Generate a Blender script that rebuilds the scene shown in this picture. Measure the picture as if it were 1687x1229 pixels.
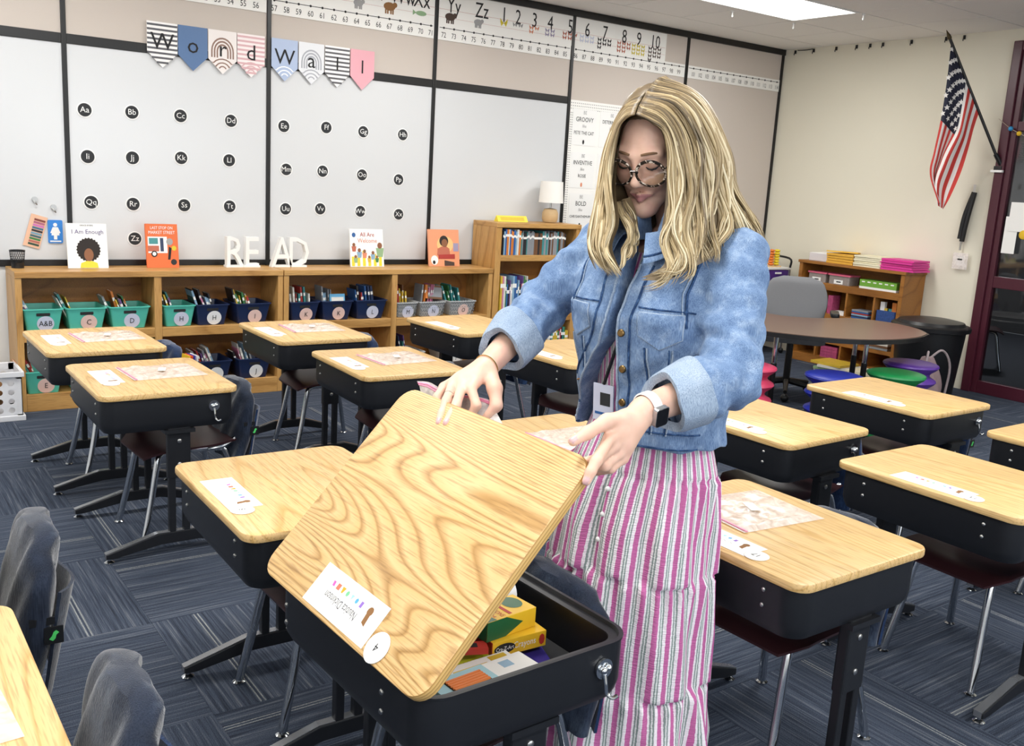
import bpy, bmesh, math, random
import numpy as np
from mathutils import Vector, Matrix
from mathutils.bvhtree import BVHTree
random.seed(7)
R = math.radians
scene = bpy.context.scene
COL = scene.collection
for o_ in list(bpy.data.objects): bpy.data.objects.remove(o_)

# ------------------------------------------------------------------ camera
YAW, PITCH, ROLL, FPX = R(35.932), R(11.503), R(-3.390), 1566.77
CAM_H = 1.46
fw = np.array([math.sin(YAW)*math.cos(PITCH), math.cos(YAW)*math.cos(PITCH), -math.sin(PITCH)])
r0 = np.array([math.cos(YAW), -math.sin(YAW), 0.0]); d0 = np.cross(fw, r0)
cr = math.cos(ROLL)*r0 + math.sin(ROLL)*d0
cd = -math.sin(ROLL)*r0 + math.cos(ROLL)*d0
cam_data = bpy.data.cameras.new('camera'); cam = bpy.data.objects.new('camera', cam_data)
COL.objects.link(cam)
cam_data.sensor_fit = 'HORIZONTAL'; cam_data.sensor_width = 36.0
cam_data.lens = FPX/1687*36.0; cam_data.clip_start = 0.05
m = Matrix.Identity(4)
for i in range(3):
    m[i][0] = cr[i]; m[i][1] = -cd[i]; m[i][2] = -fw[i]
m[2][3] = CAM_H
cam.matrix_world = m
scene.camera = cam

# ------------------------------------------------------------------ world, exposure
w = bpy.data.worlds.new('world'); scene.world = w; w.use_nodes = True
w.node_tree.nodes['Background'].inputs[0].default_value = (0.9, 0.95, 1, 1)
w.node_tree.nodes['Background'].inputs[1].default_value = 0.3
vs = scene.view_settings
vs.view_transform = 'Standard'; vs.look = 'None'; vs.gamma = 1.0; vs.use_curve_mapping = False
vs.exposure = -0.25
LAMP_W = 34.0       # watts of each ceiling troffer
FILL_W = 150.0        # watts of the fill light at each added window behind the photographer
CEIL = 2.79

# ------------------------------------------------------------------ materials
def lin(c):
    if isinstance(c, str):
        c = tuple(int(c[i:i+2], 16)/255 for i in (0, 2, 4))
    return tuple((x/12.92 if x <= 0.04045 else ((x+0.055)/1.055)**2.4) for x in c) + (1.0,)
MATS = {}
def nodes_of(name):
    mt = bpy.data.materials.new(name); mt.use_nodes = True
    nt = mt.node_tree; b = nt.nodes['Principled BSDF']
    return mt, nt, b
def N(nt, typ, **kw):
    n = nt.nodes.new(typ)
    for k, v in kw.items():
        if k.startswith('i_'):
            key = k[2:]; n.inputs[int(key) if key.isdigit() else key.replace('_', ' ')].default_value = v
        else: setattr(n, k, v)
    return n
def L(nt, a, b): nt.links.new(a, b)
def mat(name, col, rough=0.5, metal=0.0, spec=0.5, var=0.0, scale=30.0, coat=0.0, alpha=1.0, trans=0.0, bump=0.0):
    if name in MATS: return MATS[name]
    mt, nt, b = nodes_of(name)
    c = lin(col); b.inputs['Base Color'].default_value = c
    b.inputs['Roughness'].default_value = rough; b.inputs['Metallic'].default_value = metal
    b.inputs['Specular IOR Level'].default_value = spec; b.inputs['Coat Weight'].default_value = coat
    b.inputs['Alpha'].default_value = alpha; b.inputs['Transmission Weight'].default_value = trans
    if var or bump:
        tc = N(nt, 'ShaderNodeTexCoord')
        nz = N(nt, 'ShaderNodeTexNoise', i_Scale=scale, i_Detail=4.0)
        L(nt, tc.outputs['Object'], nz.inputs['Vector'])
        if var:
            mr = N(nt, 'ShaderNodeMapRange'); mr.inputs[3].default_value = 1-var; mr.inputs[4].default_value = 1+var
            L(nt, nz.outputs['Fac'], mr.inputs[0])
            mx = N(nt, 'ShaderNodeMixRGB', blend_type='MULTIPLY'); mx.inputs[0].default_value = 1
            mx.inputs[1].default_value = c
            L(nt, mr.outputs[0], mx.inputs[2]); L(nt, mx.outputs[0], b.inputs['Base Color'])
        if bump:
            bp = N(nt, 'ShaderNodeBump'); bp.inputs['Strength'].default_value = bump; bp.inputs['Distance'].default_value = 0.002
            L(nt, nz.outputs['Fac'], bp.inputs['Height']); L(nt, bp.outputs[0], b.inputs['Normal'])
    MATS[name] = mt
    return mt
def ramp(nt, stops, interp='LINEAR'):
    n = nt.nodes.new('ShaderNodeValToRGB'); n.color_ramp.interpolation = interp
    el = n.color_ramp.elements
    while len(el) < len(stops): el.new(0.5)
    for e, (p, c) in zip(el, stops): e.position = p; e.color = lin(c)
    return n
def mathn(nt, op, a, b=None, c=None):
    n = nt.nodes.new('ShaderNodeMath'); n.operation = op
    for i, v in enumerate((a, b, c)):
        if v is None: continue
        if isinstance(v, (int, float)): n.inputs[i].default_value = v
        else: L(nt, v, n.inputs[i])
    return n.outputs[0]

def wood(name, light, mid, dark, sx, sy, rings, rough=0.35, axis='y', strength=0.6, coat=0.0, line=0.16):
    """oak: contour lines of a stretched noise field (cathedral grain) and fine pores; grain runs along `axis`"""
    mt, nt, b = nodes_of(name)
    tc = N(nt, 'ShaderNodeTexCoord'); oi = N(nt, 'ShaderNodeObjectInfo')
    mp = N(nt, 'ShaderNodeMapping')
    sc = {'y': (sx, sy, sx), 'x': (sy, sx, sx), 'z': (sx, sx, sy)}[axis]
    mp.inputs['Scale'].default_value = sc
    ml = mathn(nt, 'MULTIPLY', oi.outputs['Random'], 40.0)
    cx = N(nt, 'ShaderNodeCombineXYZ'); L(nt, ml, cx.inputs[0]); L(nt, ml, cx.inputs[1]); L(nt, ml, cx.inputs[2])
    L(nt, tc.outputs['Object'], mp.inputs['Vector']); L(nt, cx.outputs[0], mp.inputs['Location'])
    nz = N(nt, 'ShaderNodeTexNoise', i_Scale=1.0, i_Detail=1.2, i_Roughness=0.4)
    L(nt, mp.outputs[0], nz.inputs['Vector'])
    ph = mathn(nt, 'FRACT', mathn(nt, 'MULTIPLY', nz.outputs['Fac'], rings))
    rr = ramp(nt, [(0.0, mid), (0.45, light), (1-line-0.12, light), (1-line*0.4, dark), (1.0, mid)])
    L(nt, ph, rr.inputs[0])
    mp2 = N(nt, 'ShaderNodeMapping'); k = 12.0
    mp2.inputs['Scale'].default_value = {'y': (260, k, 260), 'x': (k, 260, 260), 'z': (260, 260, k)}[axis]
    L(nt, tc.outputs['Object'], mp2.inputs['Vector'])
    n2 = N(nt, 'ShaderNodeTexNoise', i_Scale=1.0, i_Detail=2.0)
    L(nt, mp2.outputs[0], n2.inputs['Vector'])
    r2 = ramp(nt, [(0.3, '9a8466'), (0.5, 'ffffff'), (1.0, 'ffffff')])
    L(nt, n2.outputs['Fac'], r2.inputs[0])
    base = N(nt, 'ShaderNodeMixRGB'); base.inputs[0].default_value = strength
    base.inputs[1].default_value = lin(light); L(nt, rr.outputs[0], base.inputs[2])
    mx = N(nt, 'ShaderNodeMixRGB', blend_type='MULTIPLY'); mx.inputs[0].default_value = 0.45
    L(nt, base.outputs[0], mx.inputs[1]); L(nt, r2.outputs[0], mx.inputs[2])
    L(nt, mx.outputs[0], b.inputs['Base Color'])
    b.inputs['Roughness'].default_value = rough; b.inputs['Coat Weight'].default_value = coat
    MATS[name] = mt
    return mt

wood('desk_oak', 'dfbb82', 'dab577', 'c0944f', 3.0, 0.22, 40, rough=0.38, axis='y', strength=0.8)
wood('lid_oak', 'dfba82', 'd8b074', 'ab8146', 3.2, 0.34, 150, rough=0.42, axis='y', strength=0.95, line=0.34)
wood('shelf_oak', 'c79a5c', 'bb8b4c', '9a6c34', 2.0, 0.5, 9, rough=0.4, axis='x', strength=0.7)
wood('shelf_oak_v', 'c79a5c', 'bb8b4c', '9a6c34', 2.0, 0.5, 9, rough=0.4, axis='z', strength=0.7)
wood('case_oak', 'a06a2e', '946026', '7a4a18', 2.0, 0.5, 9, rough=0.45, axis='y', strength=0.7)
def ply_mat():
    mt, nt, b = nodes_of('plywood_edge')
    tc = N(nt, 'ShaderNodeTexCoord'); sp = N(nt, 'ShaderNodeSeparateXYZ'); L(nt, tc.outputs['Object'], sp.inputs[0])
    f = mathn(nt, 'FRACT', mathn(nt, 'MULTIPLY', sp.outputs[2], 160.0))
    rr = ramp(nt, [(0.0, 'dcb878'), (0.5, 'cfa763'), (0.7, 'a2783c'), (1.0, 'dcb878')]); L(nt, f, rr.inputs[0])
    L(nt, rr.outputs[0], b.inputs['Base Color']); b.inputs['Roughness'].default_value = 0.4
    MATS['plywood_edge'] = mt
ply_mat()

def carpet_mat(name, tile=True):
    mt, nt, b = nodes_of(name)
    tc = N(nt, 'ShaderNodeTexCoord'); oi = N(nt, 'ShaderNodeObjectInfo')
    sp = N(nt, 'ShaderNodeSeparateXYZ'); L(nt, tc.outputs['Object'], sp.inputs[0])
    off = mathn(nt, 'MULTIPLY', oi.outputs['Random'], 31.0)
    cx = N(nt, 'ShaderNodeCombineXYZ')
    L(nt, mathn(nt, 'ADD', mathn(nt, 'MULTIPLY', sp.outputs[1], 105.0), off), cx.inputs[0])
    L(nt, mathn(nt, 'MULTIPLY', sp.outputs[0], 2.0), cx.inputs[1])
    nz = N(nt, 'ShaderNodeTexNoise', i_Scale=1.0, i_Detail=3.0, i_Roughness=0.75); L(nt, cx.outputs[0], nz.inputs['Vector'])
    rr = ramp(nt, [(0.30, '343b48'), (0.46, '485162'), (0.56, '5a6373'), (0.68, '7b8089'), (0.8, '969798')]); L(nt, nz.outputs['Fac'], rr.inputs[0])
    # pile speckle
    n2 = N(nt, 'ShaderNodeTexNoise', i_Scale=420.0, i_Detail=2.0); L(nt, tc.outputs['Object'], n2.inputs['Vector'])
    r2 = ramp(nt, [(0.35, '707680'), (0.65, 'ffffff')]); L(nt, n2.outputs['Fac'], r2.inputs[0])
    mx = N(nt, 'ShaderNodeMixRGB', blend_type='MULTIPLY'); mx.inputs[0].default_value = 0.75
    L(nt, rr.outputs[0], mx.inputs[1]); L(nt, r2.outputs[0], mx.inputs[2])
    out = mx.outputs[0]
    if tile:   # the woven pale double line of some tiles
        y0 = mathn(nt, 'SUBTRACT', mathn(nt, 'MULTIPLY', mathn(nt, 'FRACT', mathn(nt, 'MULTIPLY', oi.outputs['Random'], 17.0)), 0.5), 0.25)
        dy = mathn(nt, 'SUBTRACT', sp.outputs[1], y0)
        l1 = mathn(nt, 'LESS_THAN', mathn(nt, 'ABSOLUTE', mathn(nt, 'SUBTRACT', mathn(nt, 'ABSOLUTE', dy), 0.006)), 0.0022)
        has = mathn(nt, 'GREATER_THAN', mathn(nt, 'FRACT', mathn(nt, 'MULTIPLY', oi.outputs['Random'], 53.0)), 0.35)
        dash = mathn(nt, 'GREATER_THAN', n2.outputs['Fac'], 0.47)
        fac = mathn(nt, 'MULTIPLY', mathn(nt, 'MULTIPLY', l1, has), dash)
        m3 = N(nt, 'ShaderNodeMixRGB'); L(nt, fac, m3.inputs[0]); L(nt, out, m3.inputs[1]); m3.inputs[2].default_value = lin('a3a6a4')
        out = m3.outputs[0]
    L(nt, out, b.inputs['Base Color']); b.inputs['Roughness'].default_value = 0.95; b.inputs['Specular IOR Level'].default_value = 0.15
    bp = N(nt, 'ShaderNodeBump'); bp.inputs['Strength'].default_value = 0.6; bp.inputs['Distance'].default_value = 0.004
    L(nt, n2.outputs['Fac'], bp.inputs['Height']); L(nt, bp.outputs[0], b.inputs['Normal'])
    MATS[name] = mt
carpet_mat('carpet'); carpet_mat('carpet_base', False)

def denim_mat(name, c1, c2, c3, sc=9.0, thread=900.0, worn=0.0):
    mt, nt, b = nodes_of(name)
    tc = N(nt, 'ShaderNodeTexCoord')
    nz = N(nt, 'ShaderNodeTexNoise', i_Scale=sc, i_Detail=6.0, i_Roughness=0.65); L(nt, tc.outputs['Object'], nz.inputs['Vector'])
    rr = ramp(nt, [(0.3, c1), (0.5, c2), (0.68, c3)]); L(nt, nz.outputs['Fac'], rr.inputs[0])
    mp = N(nt, 'ShaderNodeMapping'); mp.inputs['Scale'].default_value = (thread, thread, thread*0.05); L(nt, tc.outputs['Object'], mp.inputs['Vector'])
    n2 = N(nt, 'ShaderNodeTexNoise', i_Scale=1.0, i_Detail=2.0); L(nt, mp.outputs[0], n2.inputs['Vector'])
    r2 = ramp(nt, [(0.3, '7d8fae'), (0.6, 'ffffff')]); L(nt, n2.outputs['Fac'], r2.inputs[0])
    mx = N(nt, 'ShaderNodeMixRGB', blend_type='MULTIPLY'); mx.inputs[0].default_value = 0.7
    L(nt, rr.outputs[0], mx.inputs[1]); L(nt, r2.outputs[0], mx.inputs[2])
    L(nt, mx.outputs[0], b.inputs['Base Color']); b.inputs['Roughness'].default_value = 0.85; b.inputs['Specular IOR Level'].default_value = 0.2
    bp = N(nt, 'ShaderNodeBump'); bp.inputs['Strength'].default_value = 0.5; bp.inputs['Distance'].default_value = 0.002
    L(nt, n2.outputs['Fac'], bp.inputs['Height']); L(nt, bp.outputs[0], b.inputs['Normal'])
    b.inputs['Sheen Weight'].default_value = 0.5 if 'pocket' in name else 0.0; b.inputs['Sheen Roughness'].default_value = 0.35
    MATS[name] = mt
denim_mat('denim', '6b85aa', '829dc1', 'a6bbd5', sc=26)
denim_mat('denim_inside', '9db0c6', 'acbdd0', 'bccad9')
denim_mat('denim_dark', '263c5e', '35527c', '5f81ad', sc=60)
denim_mat('pocket_fabric', '1f2531', '2b3445', '4b5768', sc=7, thread=500)
denim_mat('pocket_navy', '1a2740', '253a5e', '3f5b87', sc=7, thread=500)

def stripe_mat():
    mt, nt, b = nodes_of('striped_seersucker')
    uv = N(nt, 'ShaderNodeUVMap'); sp = N(nt, 'ShaderNodeSeparateXYZ'); L(nt, uv.outputs[0], sp.inputs[0])
    tcn = N(nt, 'ShaderNodeTexCoord')
    nz = N(nt, 'ShaderNodeTexNoise', i_Scale=120.0, i_Detail=2.0); L(nt, tcn.outputs['Object'], nz.inputs['Vector'])
    wob = mathn(nt, 'MULTIPLY', mathn(nt, 'SUBTRACT', nz.outputs['Fac'], 0.5), 0.10)
    f = mathn(nt, 'FRACT', mathn(nt, 'ADD', sp.outputs[0], wob))
    rr = ramp(nt, [(0.0, 'c0699f'), (0.36, 'c0699f'), (0.365, 'e9e2e8'), (0.49, 'e9e2e8'), (0.495, '8b9896'), (0.59, '8b9896'),
                   (0.595, 'dfe2e2'), (0.67, 'dfe2e2'), (0.675, '8b9896'), (0.77, '8b9896'), (0.775, 'e9e2e8'), (1.0, 'e9e2e8')])
    rr.color_ramp.interpolation = 'LINEAR'
    L(nt, f, rr.inputs[0])
    mp = N(nt, 'ShaderNodeMapping'); mp.inputs['Scale'].default_value = (60, 60, 420); L(nt, tcn.outputs['Object'], mp.inputs['Vector'])
    n2 = N(nt, 'ShaderNodeTexNoise', i_Scale=1.0, i_Detail=1.0); L(nt, mp.outputs[0], n2.inputs['Vector'])
    L(nt, rr.outputs[0], b.inputs['Base Color']); b.inputs['Roughness'].default_value = 0.8; b.inputs['Specular IOR Level'].default_value = 0.2
    bp = N(nt, 'ShaderNodeBump'); bp.inputs['Strength'].default_value = 0.7; bp.inputs['Distance'].default_value = 0.003
    L(nt, n2.outputs['Fac'], bp.inputs['Height']); L(nt, bp.outputs[0], b.inputs['Normal'])
    MATS['striped_seersucker'] = mt
stripe_mat()
def hair_mat():
    mt, nt, b = nodes_of('blonde_hair')
    at = N(nt, 'ShaderNodeAttribute', attribute_name='tone')
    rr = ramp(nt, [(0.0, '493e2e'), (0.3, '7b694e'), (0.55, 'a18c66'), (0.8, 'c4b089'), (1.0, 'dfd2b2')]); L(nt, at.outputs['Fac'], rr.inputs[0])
    L(nt, rr.outputs[0], b.inputs['Base Color']); b.inputs['Roughness'].default_value = 0.38; b.inputs['Specular IOR Level'].default_value = 0.55
    MATS['blonde_hair'] = mt
hair_mat()
def skin_mat():
    mt, nt, b = nodes_of('skin')
    tc = N(nt, 'ShaderNodeTexCoord'); nz = N(nt, 'ShaderNodeTexNoise', i_Scale=22.0, i_Detail=3.0); L(nt, tc.outputs['Object'], nz.inputs['Vector'])
    rr = ramp(nt, [(0.3, 'e2b59e'), (0.55, 'ecc2ac'), (0.75, 'e8b4a3')]); L(nt, nz.outputs['Fac'], rr.inputs[0])
    L(nt, rr.outputs[0], b.inputs['Base Color']); b.inputs['Roughness'].default_value = 0.48
    b.inputs['Subsurface Weight'].default_value = 0.12; b.inputs['Subsurface Radius'].default_value = (0.01, 0.004, 0.002); b.inputs['Subsurface Scale'].default_value = 0.4
    MATS['skin'] = mt
skin_mat()
def plastic_film():
    mt, nt, b = nodes_of('clear_film')
    out = nt.nodes['Material Output']
    tr = N(nt, 'ShaderNodeBsdfTransparent'); tr.inputs[0].default_value = (0.97, 0.96, 0.95, 1)
    b.inputs['Base Color'].default_value = lin('fbf4f0'); b.inputs['Roughness'].default_value = 0.16
    tc = N(nt, 'ShaderNodeTexCoord'); nz = N(nt, 'ShaderNodeTexNoise', i_Scale=28.0, i_Detail=3.0, i_Distortion=1.5); L(nt, tc.outputs['Object'], nz.inputs['Vector'])
    mr = N(nt, 'ShaderNodeMapRange'); mr.inputs[1].default_value = 0.35; mr.inputs[2].default_value = 0.7; mr.inputs[3].default_value = 0.40; mr.inputs[4].default_value = 0.72
    L(nt, nz.outputs['Fac'], mr.inputs[0])
    mx = N(nt, 'ShaderNodeMixShader'); L(nt, mr.outputs[0], mx.inputs[0]); L(nt, tr.outputs[0], mx.inputs[1]); L(nt, b.outputs[0], mx.inputs[2]); L(nt, mx.outputs[0], out.inputs[0])
    MATS['clear_film'] = mt
plastic_film()
def glass_mat(name, tint, refl=0.12):
    mt, nt, b = nodes_of(name)
    out = nt.nodes['Material Output']
    tr = N(nt, 'ShaderNodeBsdfTransparent'); tr.inputs[0].default_value = lin(tint)
    gl = N(nt, 'ShaderNodeBsdfGlossy'); gl.inputs[1].default_value = 0.03
    mx = N(nt, 'ShaderNodeMixShader'); mx.inputs[0].default_value = refl
    L(nt, tr.outputs[0], mx.inputs[1]); L(nt, gl.outputs[0], mx.inputs[2]); L(nt, mx.outputs[0], out.inputs[0])
    MATS[name] = mt
glass_mat('door_glass', 'd8dadc', 0.08); glass_mat('lens_glass', 'f4f0ee', 0.14)

def emit(name, col, s):
    mt = bpy.data.materials.new(name); mt.use_nodes = True; nt = mt.node_tree
    e = N(nt, 'ShaderNodeEmission'); e.inputs[0].default_value = lin(col); e.inputs[1].default_value = s
    L(nt, e.outputs[0], nt.nodes['Material Output'].inputs[0]); MATS[name] = mt
emit('diffuser', 'fffdf8', 6.0)
M = lambda k: MATS[k]
mat('whiteboard', 'd2d4d6', 0.22, var=0.01, scale=3); mat('tackboard', 'c9bfb6', 0.95, var=0.06, scale=400, bump=0.3)
mat('black_trim', '0d0d0e', 0.4); mat('cream_wall', 'e4dfcd', 0.75, var=0.02, scale=2, bump=0.05); mat('white_wall', 'e2e2e0', 0.7)
mat('ceiling_tile', 'f2f0ec', 0.95, var=0.05, scale=160, bump=0.4); mat('ceiling_grid', 'c4c2bb', 0.5)
mat('black_metal', '16181d', 0.42, spec=0.5, var=0.08, scale=60); mat('black_plastic', '121316', 0.4); mat('chrome', 'd0d4d8', 0.14, metal=1.0)
mat('steel', 'b8b8b6', 0.3, metal=1.0); mat('maroon_plastic', '3c2024', 0.4, var=0.06); mat('gray_shell', '3b3e43', 0.5)
mat('white', 'eeeeec', 0.6); mat('paper', 'f1f0ec', 0.8); mat('ink', '17171a', 0.7); mat('chalk', '2c2e31', 0.8); mat('pink_zip', 'e58fb0', 0.4)
mat('teal_plastic', '58c3b0', 0.4); mat('navy_plastic', '18294f', 0.4); mat('gray_weave', 'b7b9ba', 0.5, var=0.15, scale=90)
mat('maroon_frame', '4a1c2a', 0.35, var=0.05); mat('table_brown', '6d5142', 0.28, var=0.06, scale=40); mat('gray_fabric', '77787b', 0.95, var=0.12, scale=300, bump=0.3)
mat('label_lilac', 'cdd2e6', 0.7); mat('label_peach', 'e6c6bd', 0.7); mat('label_white', 'e9ecee', 0.7)

# ------------------------------------------------------------------ mesh helpers
class MB:
    def __init__(s): s.v = []; s.f = []; s.m = []; s.uv = []
    def add(s, vs_, fs, mi=0):
        b = len(s.v); s.v += [tuple(p) for p in vs_]; s.f += [tuple(i+b for i in f) for f in fs]; s.m += [mi]*len(fs); return s
    def box(s, x0, x1, y0, y1, z0, z1, mi=0):
        return s.add([(x0,y0,z0),(x1,y0,z0),(x1,y1,z0),(x0,y1,z0),(x0,y0,z1),(x1,y0,z1),(x1,y1,z1),(x0,y1,z1)],
              [(0,3,2,1),(4,5,6,7),(0,1,5,4),(1,2,6,5),(2,3,7,6),(3,0,4,7)], mi)
    def obox(s, o, ax, ay, az, mi=0):
        o, ax, ay, az = map(Vector, (o, ax, ay, az)); p = []
        for k in (-1, 1):
            for a, b in ((-1,-1),(1,-1),(1,1),(-1,1)): p.append(o+ax*a+ay*b+az*k)
        return s.add(p, [(0,3,2,1),(4,5,6,7),(0,1,5,4),(1,2,6,5),(2,3,7,6),(3,0,4,7)], mi)
    def prism(s, poly, z0, z1, mi=0, fn=None):
        n = len(poly); fn = fn or (lambda a, b, c: (a, b, c))
        p = [fn(x, y, z0) for x, y in poly] + [fn(x, y, z1) for x, y in poly]
        return s.add(p, [tuple(range(n-1, -1, -1)), tuple(range(n, 2*n))] + [(i, (i+1) % n, n+(i+1) % n, n+i) for i in range(n)], mi)
    def rings(s, rs, mi=0, caps=True, closed=True):
        n = len(rs[0]); b = len(s.v); p = [q for r_ in rs for q in r_]; fs = []
        for j in range(len(rs)-1):
            for i in range(n if closed else n-1):
                k = (i+1) % n; fs.append((j*n+i, j*n+k, (j+1)*n+k, (j+1)*n+i))
        if caps: fs.append(tuple(range(n-1, -1, -1))); fs.append(tuple((len(rs)-1)*n+i for i in range(n)))
        return s.add(p, fs, mi)
    def lathe(s, prof, c=(0,0,0), seg=24, mi=0, sx=1, sy=1):
        rs = [[(c[0]+r_*sx*math.cos(2*math.pi*i/seg), c[1]+r_*sy*math.sin(2*math.pi*i/seg), c[2]+z) for i in range(seg)] for r_, z in prof]
        return s.rings(rs, mi)
    def tube(s, pts, rad, seg=8, mi=0, caps=True):
        pts = [Vector(p) for p in pts]; n = len(pts)
        rad = rad if isinstance(rad, (list, tuple)) else [rad]*n
        t0 = (pts[1]-pts[0]).normalized(); up = Vector((0,0,1)) if abs(t0.z) < 0.9 else Vector((1,0,0))
        a = t0.cross(up).normalized(); rs = []
        for i in range(n):
            t = (pts[min(i+1, n-1)]-pts[max(i-1, 0)]).normalized()
            a = (a - t*a.dot(t)).normalized(); b = t.cross(a)
            rs.append([pts[i]+(a*math.cos(2*math.pi*j/seg)+b*math.sin(2*math.pi*j/seg))*rad[i] for j in range(seg)])
        return s.rings(rs, mi, caps)
    def sphere(s, c, rx, ry=None, rz=None, seg=12, rg=8, mi=0):
        ry = ry or rx; rz = rz or rx
        prof = [(max(math.sin(math.pi*j/rg), 1e-4), -math.cos(math.pi*j/rg)) for j in range(rg+1)]
        rs = [[(c[0]+rx*p*math.cos(2*math.pi*i/seg), c[1]+ry*p*math.sin(2*math.pi*i/seg), c[2]+rz*q) for i in range(seg)] for p, q in prof]
        return s.rings(rs, mi)
    def grid(s, fn, nu, nv, mi=0, wrap=False):
        p = [fn(i/nu if wrap else i/(nu-1), j/(nv-1)) for j in range(nv) for i in range(nu)]
        fs = [(j*nu+i, j*nu+(i+1) % nu, (j+1)*nu+(i+1) % nu, (j+1)*nu+i) for j in range(nv-1) for i in range(nu if wrap else nu-1)]
        return s.add(p, fs, mi)
    def xf(s, mtx):
        s.v = [tuple(mtx @ Vector(p)) for p in s.v]; return s
    def mesh(s, name, mats, smooth=False, bevel=0):
        me = bpy.data.meshes.new(name); me.from_pydata(s.v, [], s.f)
        for mt in (mats if isinstance(mats, (list, tuple)) else [mats]): me.materials.append(MATS[mt] if isinstance(mt, str) else mt)
        if any(s.m): me.polygons.foreach_set('material_index', s.m)
        bm = bmesh.new(); bm.from_mesh(me); bmesh.ops.recalc_face_normals(bm, faces=bm.faces[:])
        if bevel: bmesh.ops.bevel(bm, geom=[e for e in bm.edges if e.calc_face_angle(0) > 0.6], offset=bevel, segments=2, profile=0.6, affect='EDGES', clamp_overlap=True)
        bm.to_mesh(me); bm.free()
        if smooth: smooth_by_angle(me, 40)
        return me
    def build(s, name, mats, parent=None, smooth=False, bevel=0):
        return link(name, s.mesh(name, mats, smooth, bevel), parent)
def smooth_by_angle(me, deg):
    me.polygons.foreach_set('use_smooth', [True]*len(me.polygons))
    bm = bmesh.new(); bm.from_mesh(me)
    for e in bm.edges: e.smooth = e.calc_face_angle(0) < R(deg)
    bm.to_mesh(me); bm.free()
def link(name, me, parent=None):
    o = bpy.data.objects.new(name, me); COL.objects.link(o)
    if parent is not None: o.parent = parent
    return o
def tag(o, label, cat, group=None):
    o['label'] = label; o['category'] = cat
    if group: o['group'] = group
    return o
def thing(name, label, cat, loc=(0,0,0), rz=0, group=None):
    o = bpy.data.objects.new(name, None); COL.objects.link(o); o.empty_display_size = 0.1
    o.location = loc; o.rotation_euler = (0, 0, rz)
    return tag(o, label, cat, group)
def struct(o): o['kind'] = 'structure'; return o
def copy_tree(o, parent=None):
    c = o.copy(); COL.objects.link(c); c.parent = parent
    for ch in list(o.children): copy_tree(ch, c)
    return c
def rrect(hx, hy, r, n=5, cx=0, cy=0):
    p = []
    for (sx, sy, a0) in ((1,1,0),(-1,1,90),(-1,-1,180),(1,-1,270)):
        for k in range(n+1):
            a = R(a0+90*k/n); p.append((cx+sx*(hx-r)+r*math.cos(a), cy+sy*(hy-r)+r*math.sin(a)))
    return p
TXT = {}
def text(s, size, material, parent, o, xd, yd, name='lettering', sx=1.0, align='CENTER', extrude=0.0):
    """flat lettering: o = centre, xd / yd = reading and up directions in the parent's space"""
    key = (s, align, extrude)
    if key not in TXT:
        cu = bpy.data.curves.new('t', 'FONT'); cu.body = s; cu.align_x = align; cu.align_y = 'CENTER'; cu.resolution_u = 2; cu.extrude = extrude
        to = bpy.data.objects.new('t', cu); COL.objects.link(to)
        dg = bpy.context.evaluated_depsgraph_get(); me = bpy.data.meshes.new_from_object(to.evaluated_get(dg))
        TXT[key] = ([tuple(v.co) for v in me.vertices], [tuple(p.vertices) for p in me.polygons])
        bpy.data.objects.remove(to); bpy.data.curves.remove(cu); bpy.data.meshes.remove(me)
    vs_, fs = TXT[key]; xd = Vector(xd).normalized(); yd = Vector(yd).normalized(); zd = xd.cross(yd); o = Vector(o)
    mb = MB(); mb.add([o+xd*(x*size*sx)+yd*(y*size)+zd*(z*size) for x, y, z in vs_], fs)
    return mb.build(name, material, parent) if name else mb
def catmull(pts, n):
    P = [Vector(p) for p in pts]; P = [P[0]*2-P[1]] + P + [P[-1]*2-P[-2]]; out = []
    for i in range(1, len(P)-2):
        for k in range(n):
            t = k/n; a, b, c, d = P[i-1], P[i], P[i+1], P[i+2]
            out.append(0.5*((2*b)+(c-a)*t+(2*a-5*b+4*c-d)*t*t+(3*b-a-3*c+d)*t**3))
    out.append(P[-2]); return out
# ================================================================== SETTING
XW, YW, XL, YF = 7.42, 6.20, -2.6, -2.6
floor = struct(MB().box(XL, XW+0.1, YF, YW+0.1, -0.12, -0.008).build('floor', 'carpet_base'))
tile_me = MB().box(-0.3045, 0.3045, -0.3045, 0.3045, -0.008, 0).mesh('carpet_tile', 'carpet')
for i in range(-2, 11):
    for j in range(-4, 6):
        cx, cy = 0.757+0.61*i+0.305, 2.93+0.61*j+0.305
        if cx+0.31 > XW+0.06 or cy+0.31 > YW+0.2: continue
        t = link('carpet_tile', tile_me, floor); t.location = (cx, cy, 0); t.rotation_euler = (0, 0, 0 if (i+j) % 2 == 0 else math.pi/2)
wl = struct(MB().box(XL-0.1, XL, YF, YW+0.1, 0, CEIL).build('wall_left', 'white_wall'))
wf = struct(MB().box(XL-0.1, XW+0.1, YF-0.1, YF, 0, 0.9).box(XL-0.1, XW+0.1, YF-0.1, YF, 2.3, CEIL).box(XL-0.1, -1.6, YF-0.1, YF, 0.9, 2.3).box(1.4, 2.2, YF-0.1, YF, 0.9, 2.3).box(5.2, XW+0.1, YF-0.1, YF, 0.9, 2.3).build('wall_front', 'white_wall'))
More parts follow.
